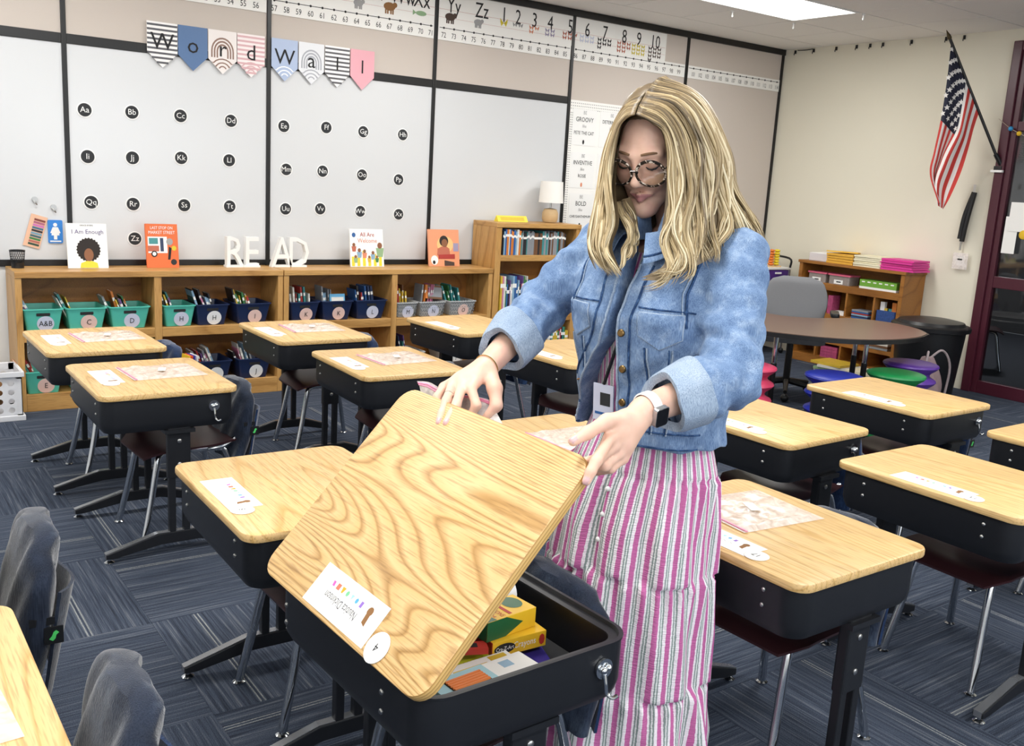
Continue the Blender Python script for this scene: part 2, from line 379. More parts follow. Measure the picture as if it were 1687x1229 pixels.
# made-up windows behind the photographer, added with area lights as frontal fill
for n_, (wa, wb_) in enumerate(((-1.6, 1.4), (2.2, 5.2))):
    wn = struct(bpy.data.objects.new('window_%d' % (n_+1), None)); COL.objects.link(wn); wn.location = ((wa+wb_)/2, YF, 1.6)
    for a, b_, c, d in ((-1.5, 1.5, -0.7, -0.64), (-1.5, 1.5, 0.64, 0.7), (-1.5, -1.44, -0.64, 0.64), (1.44, 1.5, -0.64, 0.64), (-0.53, -0.47, -0.64, 0.64), (0.47, 0.53, -0.64, 0.64)): MB().box(a, b_, -0.08, -0.02, c, d).build('window_frame', 'white', wn)
    for a, b_ in ((-1.44, -0.53), (-0.47, 0.47), (0.53, 1.44)): MB().box(a, b_, -0.06, -0.054, -0.64, 0.64).build('pane', 'door_glass', wn)
    ld = bpy.data.lights.new('fill_light', 'AREA'); ld.shape = 'RECTANGLE'; ld.size = 2.9; ld.size_y = 1.25; ld.energy = FILL_W; ld.color = (0.92, 0.96, 1.0)
    lo = bpy.data.objects.new('fill_light', ld); COL.objects.link(lo); lo.parent = wn; lo.location = (0, -0.12, 0); lo.rotation_euler = (R(90), 0, 0)
wb = struct(MB().box(XL, XW+0.1, YW, YW+0.1, 0, CEIL).build('wall_back', 'white_wall'))
wr = struct(MB().box(XW, XW+0.1, 4.0, YW, 0, CEIL).box(XW, XW+0.1, 1.9, 4.0, 2.70, CEIL).box(XW, XW+0.1, YF, 1.9, 0, CEIL).build('wall_right', 'cream_wall'))
cl = struct(MB().box(XL, XW+0.1, YF, YW+0.1, CEIL+0.012, CEIL+0.1).build('ceiling', 'ceiling_grid'))
# back wall panels: whiteboards, tack panels, black strips
edges = [-1.27, -0.055, 1.172, 2.395, 3.635, 4.885, 6.155, 7.40]
for k in range(7):
    a, b = edges[k]+0.014, edges[k+1]-0.014
    if k < 5:
        MB().box(a, b, 6.188, 6.20, 0.835, 2.075).build('whiteboard_panel', 'whiteboard', wb)
        MB().box(a, b, 6.190, 6.20, 2.13, 2.74).build('tack_panel', 'tackboard', wb)
        MB().box(a, b, 6.190, 6.20, 0.02, 0.80).build('lower_panel', 'white_wall', wb)
        MB().box(a, b, 6.180, 6.20, 2.075, 2.13).build('black_rail', 'black_trim', wb, bevel=0.003)
        MB().box(a, b, 6.176, 6.20, 0.795, 0.835).build('black_rail', 'black_trim', wb, bevel=0.003)
    else:
        MB().box(a, b, 6.190, 6.20, 0.02, 2.74).build('tack_panel', 'tackboard', wb)
for e in edges:
    MB().box(e-0.014, e+0.014, 6.178, 6.20, 0, 2.74).build('black_strip', 'black_trim', wb, bevel=0.003)
MB().box(edges[0], XW, 6.172, 6.20, 2.74, 2.79).build('black_top_rail', 'black_trim', wb, bevel=0.003)
# ceiling tiles round the part in view
ct_me = MB().box(-0.299, 0.299, -0.299, 0.299, 0, 0.01).mesh('ceiling_tile', 'ceiling_tile')
LAMPS = [(5.61, 4.84), (3.17, 4.84), (0.73, 4.84), (5.61, 1.79), (3.17, 1.79), (0.73, 1.79), (-1.4, 4.84), (-1.4, 1.79), (5.61, -0.65), (3.17, -0.65), (0.73, -0.65), (-1.4, -0.65)]
for i in range(-10, 2):
    for j in range(-4, 3):
        cx, cy = 6.22+0.61*i+0.305, 4.535+0.61*j+0.305
        if any(abs(cx-lx) < 0.62 and abs(cy-ly) < 0.31 for lx, ly in LAMPS): continue
        if cy > 5.9: continue
        t = link('ceiling_tile', ct_me, cl); t.location = (cx, cy, CEIL)
        if cx+0.3 > XW: t.scale = ((XW-cx+0.299)/0.598, 1, 1); t.location.x = (cx-0.299+XW)/2
MB().box(XL, XW, 5.755+0.006, 6.17, CEIL, CEIL+0.01).build('ceiling_tile_border', 'ceiling_tile', cl)
names_ = ['above the oak bookcase corner', 'above the low bookcases', 'near the left end of the boards', 'above the right rows of desks', 'above the woman', 'above the camera side desks',
          'in the far left corner', 'by the left wall', 'behind the right rows', 'behind the middle rows', 'behind the camera', 'in the near left corner']
for (lx, ly), nm in zip(LAMPS, names_):
    t = thing('ceiling_light', 'white rectangular ceiling light panel '+nm, 'ceiling light', (lx, ly, CEIL), 0, 'ceiling troffers')
    fr = MB()
    for (a, b, c, d) in ((-0.605, 0.605, -0.30, -0.28), (-0.605, 0.605, 0.28, 0.30), (-0.605, -0.585, -0.28, 0.28), (0.585, 0.605, -0.28, 0.28)): fr.box(a, b, c, d, -0.004, 0.01)
    fr.build('frame', 'white', t)
    MB().box(-0.585, 0.585, -0.28, 0.28, 0.0, 0.008).build('diffuser', 'diffuser', t)
    ld = bpy.data.lights.new('troffer_light', 'AREA'); ld.shape = 'RECTANGLE'; ld.size = 1.16; ld.size_y = 0.55; ld.energy = LAMP_W; ld.color = (1.0, 0.985, 0.96)
    lo = bpy.data.objects.new('troffer_light', ld); COL.objects.link(lo); lo.parent = t; lo.location = (0, 0, -0.008)
for (hx, hy, lb) in ((5.638, 5.238, 'left of the ceiling light edge'), (6.30, 5.20, 'at the near corner of the ceiling light'), (6.27, 4.545, 'at the right end of the ceiling light')):
    t = MB().lathe([(0.012, 0), (0.013, -0.008), (0.005, -0.012), (0.005, -0.03), (0.009, -0.036), (0.004, -0.045)], (0, 0, 0), 10).build('ceiling_hook', 'white', None, True)
    t.location = (hx, hy, CEIL); tag(t, 'small white hook hanging from the ceiling grid '+lb, 'hook', 'ceiling hooks')
clipY = [6.061, 5.857, 5.614, 5.405, 5.269, 5.145, 4.878, 4.572, 4.419]
ords = ['nearest the corner', 'second from the corner', 'third from the corner', 'fourth from the corner', 'fifth from the corner', 'sixth from the corner', 'seventh from the corner', 'just left of the flagpole tip', 'just right of the flagpole tip']
for y, od in zip(clipY, ords):
    mb = MB().box(-0.012, 0, -0.008, 0.008, -0.03, 0).tube([(-0.012, 0, -0.02), (-0.022, 0, -0.032), (-0.02, 0, -0.045)], 0.004, 6)
    o = mb.build('wall_clip', 'black_plastic'); o.location = (XW, y, CEIL-0.012); tag(o, 'small dark clip under the ceiling on the cream wall, '+od, 'clip', 'clips along the cream wall')
o = MB().tube(catmull([(7.405, 6.03, 2.775), (7.405, 5.95, 2.772), (7.405, 5.86, 2.776)], 4), 0.004, 6).build('cord', 'ink'); tag(o, 'short dark cord between the first two wall clips', 'cord')

# ------------------------------------------------------------------ door and the corridor behind it
dr = struct(bpy.data.objects.new('door_1', None)); COL.objects.link(dr); dr.location = (XW, 0, 0)
fb = lambda y0, y1, z0, z1, x0=-0.03, x1=0.09: MB().box(x0, x1, y0, y1, z0, z1)
fb(3.93, 4.0, 0, 2.70).build('door_frame', 'maroon_frame', dr, bevel=0.006)
fb(1.9, 3.93, 2.63, 2.70).build('door_frame', 'maroon_frame', dr, bevel=0.006)
fb(1.9, 1.97, 0, 2.63).build('door_frame', 'maroon_frame', dr, bevel=0.006)
for y0, y1 in ((3.885, 3.93), (2.92, 2.98), (1.97, 2.01)): fb(y0, y1, 0, 2.63, -0.01, 0.06).build('stile', 'maroon_frame', dr, bevel=0.004)
for z0, z1 in ((0, 0.10), (0.845, 0.935), (2.04, 2.11), (2.59, 2.63)):
    for y0, y1 in ((2.98, 3.885), (2.01, 2.92)): fb(y0, y1, z0, z1, -0.006, 0.055).build('rail', 'maroon_frame', dr, bevel=0.004)
for z0, z1 in ((0.10, 0.845), (0.935, 2.04), (2.11, 2.59)):
    for y0, y1 in ((2.98, 3.885), (2.01, 2.92)): fb(y0, y1, z0, z1, 0.02, 0.026).build('pane', 'door_glass', dr)
mat('corridor', '5a5a5c', 0.8); mat('corridor_floor', '4a4d55', 0.9, var=0.2, scale=60)
struct(MB().box(XW+0.1, 11.5, 0.5, 9, -0.1, -0.005).build('floor_corridor', 'corridor_floor'))
struct(MB().box(11.5, 11.6, 0.5, 9, 0, CEIL).box(XW+0.1, 11.5, 8.9, 9, 0, CEIL).box(XW+0.1, 11.5, 0.4, 0.5, 0, CEIL).build('wall_corridor', 'corridor'))
struct(MB().box(XW+0.1, 11.6, 0.4, 9, CEIL, CEIL+0.1).build('ceiling_corridor', 'corridor'))
ld = bpy.data.lights.new('corridor_light', 'AREA'); ld.size = 0.6; ld.energy = 55
t = thing('ceiling_light', 'dim ceiling light in the corridor behind the glass door', 'ceiling light', (9.6, 5.2, CEIL))
MB().box(-0.3, 0.3, -0.3, 0.3, -0.01, 0).build('diffuser', 'white', t)
lo = bpy.data.objects.new('corridor_light', ld); COL.objects.link(lo); lo.parent = t; lo.location = (0, 0, -0.03)
# papers and bead garland on the door
tag(MB().box(7.398, 7.400, 3.62, 3.83, 1.29, 1.51).build('paper_notice', 'paper'), 'upper white paper notice taped to the maroon door', 'notice', 'door notices')
o = tag(MB().box(7.402, 7.404, 3.755, 3.855, 1.12, 1.40).build('paper_notice', 'paper'), 'lower narrow white paper notice half under another on the door', 'notice', 'door notices')
mat('yellow_shape', 'e3b92a', 0.7); mat('bead_blue', '2f8fc4', 0.4)
tag(MB().sphere((7.395, 3.70, 1.27), 0.008, 0.035, 0.035).build('paper_flower', 'yellow_shape'), 'yellow paper flower under the door notice', 'decoration')
tag(MB().box(7.401, 7.403, 3.62, 3.74, 1.74, 1.90).build('paper_leaf', 'yellow_shape'), 'yellow paper cutout behind the upper door glass', 'decoration')
g = thing('bead_garland', 'string garland with blue and yellow beads across the maroon door frame', 'garland', (7.375, 0, 0))
MB().tube([(0, 4.02, 2.13), (0, 3.915, 2.054), (0, 3.80, 2.0), (0, 3.5, 1.9)], 0.002, 6).build('string', mat('twine', 'b7a896', 0.9), g)
MB().sphere((0, 3.915, 2.054), 0.018).build('bead', 'bead_blue', g, True); MB().sphere((0, 3.845, 2.018), 0.018).build('bead', 'yellow_shape', g, True)

# ------------------------------------------------------------------ word wall letter discs
DISC = {'Aa': (1.273, 1.713), 'Bb': (1.539, 1.722), 'Cc': (1.828, 1.725), 'Dd': (2.146, 1.721), 'Ee': (2.501, 1.715), 'Ff': (2.804, 1.73), 'Gg': (3.082, 1.723), 'Hh': (3.394, 1.725), 'Ii': (1.282, 1.445), 'Jj': (1.537, 1.453), 'Kk': (1.829, 1.47), 'Ll': (2.134, 1.473), 'Mm': (2.521, 1.436), 'Nn': (2.783, 1.438), 'Oo': (3.081, 1.428), 'Pp': (3.372, 1.409), 'Qq': (1.294, 1.178), 'Rr': (1.535, 1.175), 'Ss': (1.845, 1.178), 'Tt': (2.137, 1.18), 'Uu': (2.519, 1.175), 'Vv': (2.77, 1.183), 'Ww': (3.075, 1.175), 'Xx': (3.382, 1.162), 'Zz': (1.541, 0.964)}
circ = lambda r_, n=28: [(r_*math.cos(2*math.pi*i/n), r_*math.sin(2*math.pi*i/n)) for i in range(n)]
onw = lambda x, y, z: (x, z, y)      # polygon in the wall plane, thickness along -Y
rim_me = MB().prism(circ(0.045), -0.003, 0, fn=onw).mesh('disc_rim', 'white'); face_me = MB().prism(circ(0.038), -0.0045, -0.003, fn=onw).mesh('disc_face', 'chalk')
for k, (x, z) in DISC.items():
    t = thing('letter_disc', 'round black and white letter disc reading %s on the whiteboard' % k, 'letter disc', (x, 6.188, z), 0, 'word wall letter discs')
    link('disc_rim', rim_me, t); link('disc_face', face_me, t)
    text(k, 0.047, 'white', t, (0, -0.0052, 0), (1, 0, 0), (0, 0, 1))
# ------------------------------------------------------------------ pennants  Word Wall
def pennant(x0, ch, style, desc):
    wd, zt = 0.184, 2.262
    t = thing('pennant', desc, 'pennant', (x0+wd/2, 6.172, zt), 0, 'word wall pennants')
    cols = {'bw': ('f2f0ee', '55555a'), 'blue': ('4f6f9b', '4f6f9b'), 'rain': ('e9e2df', '8a6b5d'), 'pinkst': ('efe4e3', 'd3a9ad'), 'bluewave': ('a9b9d6', 'eef1f4'), 'rgray': ('dfe1e5', 'a5a8b0'), 'pink': ('e3a5b0', 'e3a5b0')}[style]
    a = mat('pennant_%s_ground' % style, cols[0], 0.35); b2 = mat('pennant_%s_mark' % style, cols[1], 0.4)
    h = wd/2-0.002
    MB().prism([(-h, 0), (h, 0), (h, -0.175), (0, -0.262), (-h, -0.175)], -0.002, 0, fn=onw).build('pennant_card', a, t)
    mk = MB()
    if style in ('bw', 'pinkst'):
        for q in range(9):
            z = -0.012-q*0.027; hh = h if z > -0.175 else h*max(0.05, 1-(-z-0.175)/0.087)
            mk.prism([(-hh, z), (hh, z), (hh*0.98, z-0.012), (-hh*0.98, z-0.012)], -0.0028, -0.002, fn=onw)
    if style in ('rain', 'rgray'):
        for r_ in (0.072, 0.055, 0.038):
            ring = [(r_*math.cos(math.pi*i/12), -0.125+r_*math.sin(math.pi*i/12)*1.15) for i in range(13)] + [((r_-0.009)*math.cos(math.pi*i/12), -0.125+(r_-0.009)*math.sin(math.pi*i/12)*1.15) for i in range(12, -1, -1)]
            mk.prism([(r_, -0.165)]+ring[:13]+[(-r_, -0.165), (-r_+0.009, -0.165)]+ring[13:]+[(r_-0.009, -0.165)], -0.0028, -0.002, fn=onw)
    if style == 'bluewave' or style in ('rain', 'pinkst', 'rgray'):
        for r_ in (0.075, 0.05, 0.026):
            arc = [(r_*math.cos(math.pi*i/10), -0.235+r_*math.sin(math.pi*i/10)*0.9) for i in range(1, 10)]
            inn = [((r_-0.008)*math.cos(math.pi*i/10), -0.235+(r_-0.008)*math.sin(math.pi*i/10)*0.9) for i in range(9, 0, -1)]
            pl = [(x, max(z, -0.262+abs(x)*1.0)) for x, z in arc+inn]
            mk.prism(pl, -0.003, -0.002, fn=onw)
    if mk.v: mk.build('printed_pattern', b2, t)
    text(ch, 0.135 if ch != 'l' else 0.125, 'ink', t, (0, -0.004, -0.115), (1, 0, 0), (0, 0, 1), 'letter')
pens = [('W', 'bw', 'gray striped pennant with letter W, first of the banner'), ('o', 'blue', 'solid blue pennant with letter o'), ('r', 'rain', 'rainbow pennant with brown arches and letter r'), ('d', 'pinkst', 'pale pink striped pennant with letter d')]
for i, (c, s_, d_) in enumerate(pens): pennant(1.628+0.184*i, c, s_, d_+' above the whiteboard')
pens = [('W', 'bluewave', 'light blue pennant with letter W'), ('a', 'rgray', 'gray rainbow pennant with letter a'), ('l', 'bw', 'gray striped pennant with letter l'), ('l', 'pink', 'solid pink pennant with letter l, last of the banner')]
for i, (c, s_, d_) in enumerate(pens): pennant(2.405+0.186*i, c, s_, d_+' above the whiteboard')

# ------------------------------------------------------------------ number line and alphabet strips
def numbers(x0, x1, n0, n1, xa, xb, desc):
    t = thing('number_line', desc, 'number line', (x0, 6.186, 2.41), 0, 'number line strips')
    MB().box(0, x1-x0, -0.002, 0.001, 0, 0.105).build('paper_strip', 'paper', t)
    mk = MB(); mk.box(0.01, x1-x0-0.01, -0.003, -0.002, 0.082, 0.086); nm = MB()
    for n in range(n0, n1+1):
        x = xa+(xb-xa)*(n-n0)/(n1-n0)-x0
        mk.prism([(x+px, 0.084+pz) for px, pz in circ(0.008, 8)], -0.0035, -0.002, fn=onw)
        q = text(str(n), 0.052, None, None, (x, -0.003, 0.034), (1, 0, 0), (0, 0, 1), None, sx=0.8 if n < 100 else 0.62); nm.add(q.v, q.f)
    mk.build('tick_line', 'ink', t); nm.build('printed_numbers', 'ink', t)
numbers(1.19, 2.377, 43, 56, 1.24, 2.307, 'white number line strip above the Word pennants, ending at 56')
numbers(2.412, 3.617, 57, 71, 2.428, 3.591, 'white number line strip above the Wall pennants, 57 to 71')
numbers(3.652, 4.868, 72, 85, 3.698, 4.812, 'white number line strip above the empty whiteboard beside the lamp')
numbers(4.903, 6.135, 86, 99, 4.918, 6.062, 'white number line strip above the posters and the blonde hair')
numbers(6.172, 7.385, 101, 114, 6.24, 7.348, 'white number line strip from 101 to 114 in the corner')
t = thing('alphabet_strip', 'white alphabet and numeral strip with animal and butterfly pictures under the ceiling', 'alphabet strip', (1.19, 6.185, 2.515), 0)
X0 = 1.19
for a, b in ((1.19, 2.377), (2.412, 3.617), (3.652, 4.868), (4.868, 5.89)): MB().box(a-X0, b-X0, -0.001, 0.002, 0, 0.22).build('paper_strip', 'paper', t)
MB().box(0.01, 5.89-X0-0.01, -0.0018, -0.001, 0.105, 0.107).box(0.01, 5.89-X0-0.01, -0.0018, -0.001, 0.05, 0.0515).build('guide_lines', mat('guide_red', 'c99a94', 0.8), t)
for s_, x in (('Ss', 2.47), ('Tt', 2.72), ('Uu', 2.95), ('Vv', 3.16), ('Ww', 3.36), ('Xx', 3.51), ('Yy', 3.775), ('Zz', 4.016), ('1', 4.215), ('2', 4.344), ('3', 4.498), ('4', 4.65), ('5', 4.848), ('6', 5.022), ('7', 5.206), ('8', 5.415), ('9', 5.576), ('10', 5.762)):
    text(s_, 0.15, 'ink', t, (x-X0, -0.0025, 0.135), (1, 0, 0), (0, 0, 1), 'letter', sx=0.75)
mat('print_brown', '8b6239', 0.8); mat('print_green', '8fae86', 0.8); mat('print_dark', '4a3a33', 0.8); mat('print_gray', '9c9c9c', 0.8); mat('print_orange', 'd88a6a', 0.8); mat('print_yellow', 'd6c33a', 0.8); mat('print_violet', '9a93b0', 0.8); mat('print_red', 'b86a55', 0.8)
def animal(x, z, s_, m_):
    mb = MB(); mb.prism([(x+px*1.3, z+pz*0.8) for px, pz in circ(s_, 14)], -0.003, -0.001, fn=onw)
    mb.prism([(x+s_*1.2+px, z+s_*0.4+pz) for px, pz in circ(s_*0.5, 10)], -0.0032, -0.001, fn=onw)
    for lx in (-0.8, -0.35, 0.35, 0.8): mb.prism([(x+lx*s_-0.006, z), (x+lx*s_+0.006, z), (x+lx*s_+0.005, z-s_*1.4), (x+lx*s_-0.005, z-s_*1.4)], -0.0029, -0.001, fn=onw)
    mb.build('animal_picture', m_, t)
animal(3.02-X0, 0.05, 0.028, 'print_gray'); animal(3.256-X0, 0.06, 0.035, 'print_brown'); animal(3.747-X0, 0.06, 0.033, 'print_dark'); animal(3.988-X0, 0.055, 0.028, 'print_gray')
MB().prism([(3.507-X0+px*1.8, 0.05+pz*0.7) for px, pz in circ(0.024, 12)], -0.003, -0.001, fn=onw).prism([(3.467-X0, 0.05), (3.44-X0, 0.068), (3.44-X0, 0.032)], -0.003, -0.001, fn=onw).build('animal_picture', 'print_green', t)
for x, n, m_ in ((4.215, 1, 'print_yellow'), (4.344, 2, 'print_gray'), (4.498, 3, 'print_orange'), (4.65, 4, 'print_violet'), (4.848, 5, 'print_red'), (5.022, 6, 'label_lilac'), (5.206, 7, 'ink'), (5.415, 8, 'print_red'), (5.576, 9, 'print_yellow'), (5.762, 10, 'print_dark')):
    mb = MB(); per = 3 if n > 4 else 2
    for q in range(n):
        bx = x-X0+((q % per)-(min(n, per)-1)/2)*0.052; bz = 0.085-(q//per)*0.03; s_ = 0.034 if n == 1 else 0.02
        for sg in (-1, 1):
            mb.prism([(bx, bz-0.2*s_), (bx+sg*s_, bz+s_*0.8), (bx+sg*s_*0.9, bz)], -0.003, -0.001, fn=onw); mb.prism([(bx, bz), (bx+sg*s_*0.9, bz), (bx+sg*s_*0.6, bz-s_*0.8)], -0.003, -0.001, fn=onw)
    mb.build('butterfly_picture', m_, t)

# ------------------------------------------------------------------ poster board "Be ..."
bd = thing('bulletin_board_paper', 'white polka dot bulletin paper on the tan panel behind the woman', 'bulletin board', (4.905, 6.188, 1.02))
MB().box(0, 1.2, -0.001, 0.001, 0, 1.09).build('backing_paper', 'paper', bd)
dots = MB()
for i in range(60):
    for j in range(3):
        dots.box(0.006+i*0.0199, 0.014+i*0.0199, -0.0018, -0.001, 1.02+j*0.022, 1.028+j*0.022)
        if i < 54 and j < 2: dots.box(0.006+j*0.016, 0.014+j*0.016, -0.0018, -0.001, 0.006+i*0.0185, 0.014+i*0.0185)
o = dots.build('printed_dots', mat('dot_gray', '9a9a9a', 0.8), bd); o['kind'] = 'stuff'
def poster(x, zt, lines, desc, art=None):
    wd, ht = 0.25, 0.285
    t = thing('poster', desc, 'poster', (x+wd/2, 6.1862, zt-ht/2), 0, 'be-like posters')
    MB().box(-wd/2, wd/2, -0.0015, 0.0005, -ht/2, ht/2).build('sheet', 'white', t)
    for s_, sz, dz, mt_ in lines: text(s_, sz, mt_, t, (0, -0.003, dz), (1, 0, 0), (0, 0, 1), 'lettering', sx=0.85)
    if art: MB().prism([(px*0.7, -0.115+pz*1.3) for px, pz in circ(0.014, 10)], -0.003, -0.001, fn=onw).build('printed_motif', art, t)
gr = 'print_gray'
poster(4.935, 2.046, [('BE', 0.04, 0.115, gr), ('GROOVY', 0.052, 0.06, 'ink'), ('like', 0.035, 0.01, gr), ('PETE THE CAT', 0.038, -0.045, 'ink')], 'white poster reading BE GROOVY', 'ink')
poster(4.945, 1.705, [('BE', 0.04, 0.115, gr), ('INVENTIVE', 0.048, 0.06, 'ink'), ('like', 0.035, 0.01, gr), ('ROSIE', 0.038, -0.045, 'ink')], 'white poster reading BE INVENTIVE', 'print_orange')
poster(4.955, 1.376, [('BE', 0.04, 0.115, gr), ('BOLD', 0.052, 0.06, 'ink'), ('like', 0.035, 0.01, gr), ('CHRYSANTHEMUM', 0.03, -0.045, 'ink')], 'white poster reading BE BOLD', 'ink')
poster(5.225, 2.046, [('BE', 0.04, 0.115, gr), ('DETERMINED', 0.04, 0.06, 'ink'), ('like', 0.035, 0.01, gr)], 'white poster beginning DETER beside the hair, top right of the posters')
poster(5.225, 1.705, [('BE', 0.04, 0.115, gr), ('like', 0.035, 0.01, gr)], 'white poster half hidden by the hair, right of BE INVENTIVE')

# ------------------------------------------------------------------ magnets and cards left of the first black strip
for x, z, d_ in ((0.987, 1.185, 'left metal clip magnet over the colour chart'), (1.086, 1.143, 'right metal clip magnet over the blue card')):
    mb = MB().prism([(px, pz) for px, pz in circ(0.016, 14)], -0.01, 0, fn=onw).tube([(-0.01, -0.012, -0.005), (0, -0.022, -0.02), (0.01, -0.012, -0.03)], 0.004, 6)
    o = mb.build('clip_magnet', 'steel', None, True); o.location = (x, 6.188, z); tag(o, d_+' on the whiteboard', 'magnet', 'whiteboard clip magnets')
t = thing('colour_chart', 'tilted card with coloured bars hanging on the whiteboard', 'card', (0.983, 6.184, 1.0)); t.rotation_euler = (0, R(16), 0)
MB().box(-0.045, 0.045, -0.003, 0, -0.095, 0.095).build('card', mat('peach_card', 'e3b79a', 0.6), t)
for i, c in enumerate(('7c3f3a', 'a85f78', 'c46fb0', '3f6a86', '2b2b33', '6f9ab0', '37606a', '3c7a44', 'b0685a', '2f4a3a')):
    MB().box(-0.022, 0.038, -0.004, -0.003, 0.062-i*0.016, 0.074-i*0.016).build('colour_bar', mat('bar_'+c, c, 0.6), t)
t = thing('restroom_card', 'blue restroom pass card with a white figure on the whiteboard', 'card', (1.09, 6.184, 1.0))
MB().prism(rrect(0.04, 0.068, 0.008, 3), -0.004, 0, fn=onw).build('card', mat('pass_blue', '2f7fd0', 0.5), t)
MB().prism([(px, 0.04+pz) for px, pz in circ(0.011, 12)], -0.005, -0.004, fn=onw).prism([(-0.014, 0.026), (0.014, 0.026), (0.028, -0.008), (0.02, -0.01), (0.022, -0.022), (0.009, -0.022), (0.009, -0.046), (-0.009, -0.046), (-0.009, -0.022), (-0.022, -0.022), (-0.02, -0.01), (-0.028, -0.008)], -0.005, -0.004, fn=onw).box(-0.03, 0.03, -0.005, -0.004, -0.06, -0.053).build('printed_figure', 'white', t)

# ------------------------------------------------------------------ flag on the right wall
fl_ = thing('flag', 'American flag hanging from a black pole on the cream wall', 'flag', (0, 0, 0))
pb, pt = Vector((7.375, 3.975, 1.82)), Vector((7.0, 4.285, 2.685))
MB().tube([pb, pt], 0.011, 10).build('pole', 'black_plastic', fl_, True)
dv = (pt-pb).normalized(); fin = [(pt+dv*k, r_) for k, r_ in ((0, 0.011), (0.01, 0.016), (0.03, 0.014), (0.05, 0.008), (0.075, 0.001))]
MB().tube([p for p, _ in fin], [r_ for _, r_ in fin], 10).build('finial', mat('old_gold', '4a3f28', 0.4, metal=0.6), fl_, True)
MB().box(7.385, 7.419, 3.945, 4.005, 1.745, 1.775).tube([(7.41, 3.96, 1.78), pb+dv*0.05], 0.018, 10).build('bracket', 'black_plastic', fl_)
MB().box(7.37, 7.419, 3.93, 4.02, 1.728, 1.745).build('bracket_plate', 'white', fl_)
hz0 = pt-dv*0.02; hz1 = pb+(pt-pb)*0.40
left = catmull([(hz0.x, hz0.y, hz0.z), (7.0, 4.262, 2.43), (7.04, 4.285, 2.13), (7.06, 4.315, 1.86), (7.06, 4.325, 1.69), (7.08, 4.24, 1.47)], 8)
right = catmull([(hz1.x, hz1.y, hz1.z), (7.19, 4.10, 2.05), (7.17, 4.11, 1.90), (7.14, 4.13, 1.72), (7.12, 4.18, 1.53), (7.10, 4.215, 1.42)], 8)
def flagpt(u, v):
    k = v*(len(left)-1); i = min(int(k), len(left)-2); fr_ = k-i
    kk = min(1, max(0, (v-0.33)/0.3)); kk = kk*kk*(3-2*kk); lo_ = 0.32*u/0.54 if u < 0.54 else 0.32+0.68*(u-0.54)/0.46
    a = left[i].lerp(left[i+1], fr_); b = right[i].lerp(right[i+1], fr_); p = a.lerp(b, u*(1-kk)+lo_*kk)
    am = 0.04*min(1, v*2.2)
    n_ = Vector((-0.8, -0.6, 0))
    return p + n_*(am*math.sin(u*11+v*1.5)) + Vector((0.0, 0.02, 0))*math.sin(u*9+v*3)*v
fm = MB(); NU, NV = 52, 40
fm.grid(lambda u, v: flagpt(u, v), NU+1, NV+1)
fm.m = []
for j in range(NV):
    for i in range(NU):
        st = int(i/NU*13); can = (i < NU*7/13 and j < NV*0.42)
        fm.m.append(2 if can else (0 if st % 2 == 0 else 1))
fm.build('flag_cloth', [mat('flag_red', 'c23a34', 0.75), mat('flag_white', 'e9e6e2', 0.75), mat('flag_navy', '1b1e33', 0.75)], fl_, False)
for p_ in bpy.data.meshes['flag_cloth'].polygons: p_.use_smooth = True
st = MB()
for a in range(7):
    for b in range(9):
        if (a+b) % 2: continue
        u0, v0 = (a+0.5)/7*7/13, (b+0.7)/9.5*0.42
        c = flagpt(u0, v0); eu = (flagpt(u0+0.01, v0)-c).normalized(); ev = (flagpt(u0, v0+0.01)-c).normalized()
        nn = eu.cross(ev).normalized(); nn = nn if nn.dot(Vector((-0.8, -0.5, 0.1))) > 0 else -nn; ev = nn.cross(eu)
        pl = [c+nn*0.004+eu*(math.cos(q*math.pi/5)*(0.024 if q % 2 == 0 else 0.0105))+ev*(math.sin(q*math.pi/5)*(0.024 if q % 2 == 0 else 0.0105)) for q in range(10)]
        st.add(pl, [tuple(range(10))])
st.build('stars', 'flag_white', fl_)['kind'] = 'stuff'
# lanyard on the wall by the door
t = thing('lanyard', 'black lanyards with a clear badge sleeve hanging on the cream wall by the door', 'lanyard', (7.40, 4.15, 1.3))
MB().tube(catmull([(0, -0.015, 0.27), (-0.01, 0.01, 0.05), (-0.01, 0.025, -0.12)], 6), [0.02]*13, 8).tube(catmull([(0, -0.01, 0.27), (-0.015, 0.03, 0.08), (-0.015, 0.045, -0.1)], 6), 0.018, 8).build('strap', 'black_plastic', t, True)
MB().box(-0.004, 0, -0.02, 0.0, 0.26, 0.33).build('wall_hook', mat('clear_hook', 'd8d6cf', 0.2), t); MB().tube([(-0.01, 0.03, -0.12), (-0.01, 0.03, -0.19)], 0.008, 8).build('clasp', 'steel', t)
MB().box(-0.016, -0.012, -0.05, 0.075, -0.34, -0.21).build('badge_sleeve', 'clear_film', t); MB().box(-0.014, -0.0135, -0.02, 0.05, -0.31, -0.23).build('badge', 'white', t); MB().box(-0.0165, -0.0162, -0.005, 0.035, -0.268, -0.256).build('printed_line', 'ink', t)
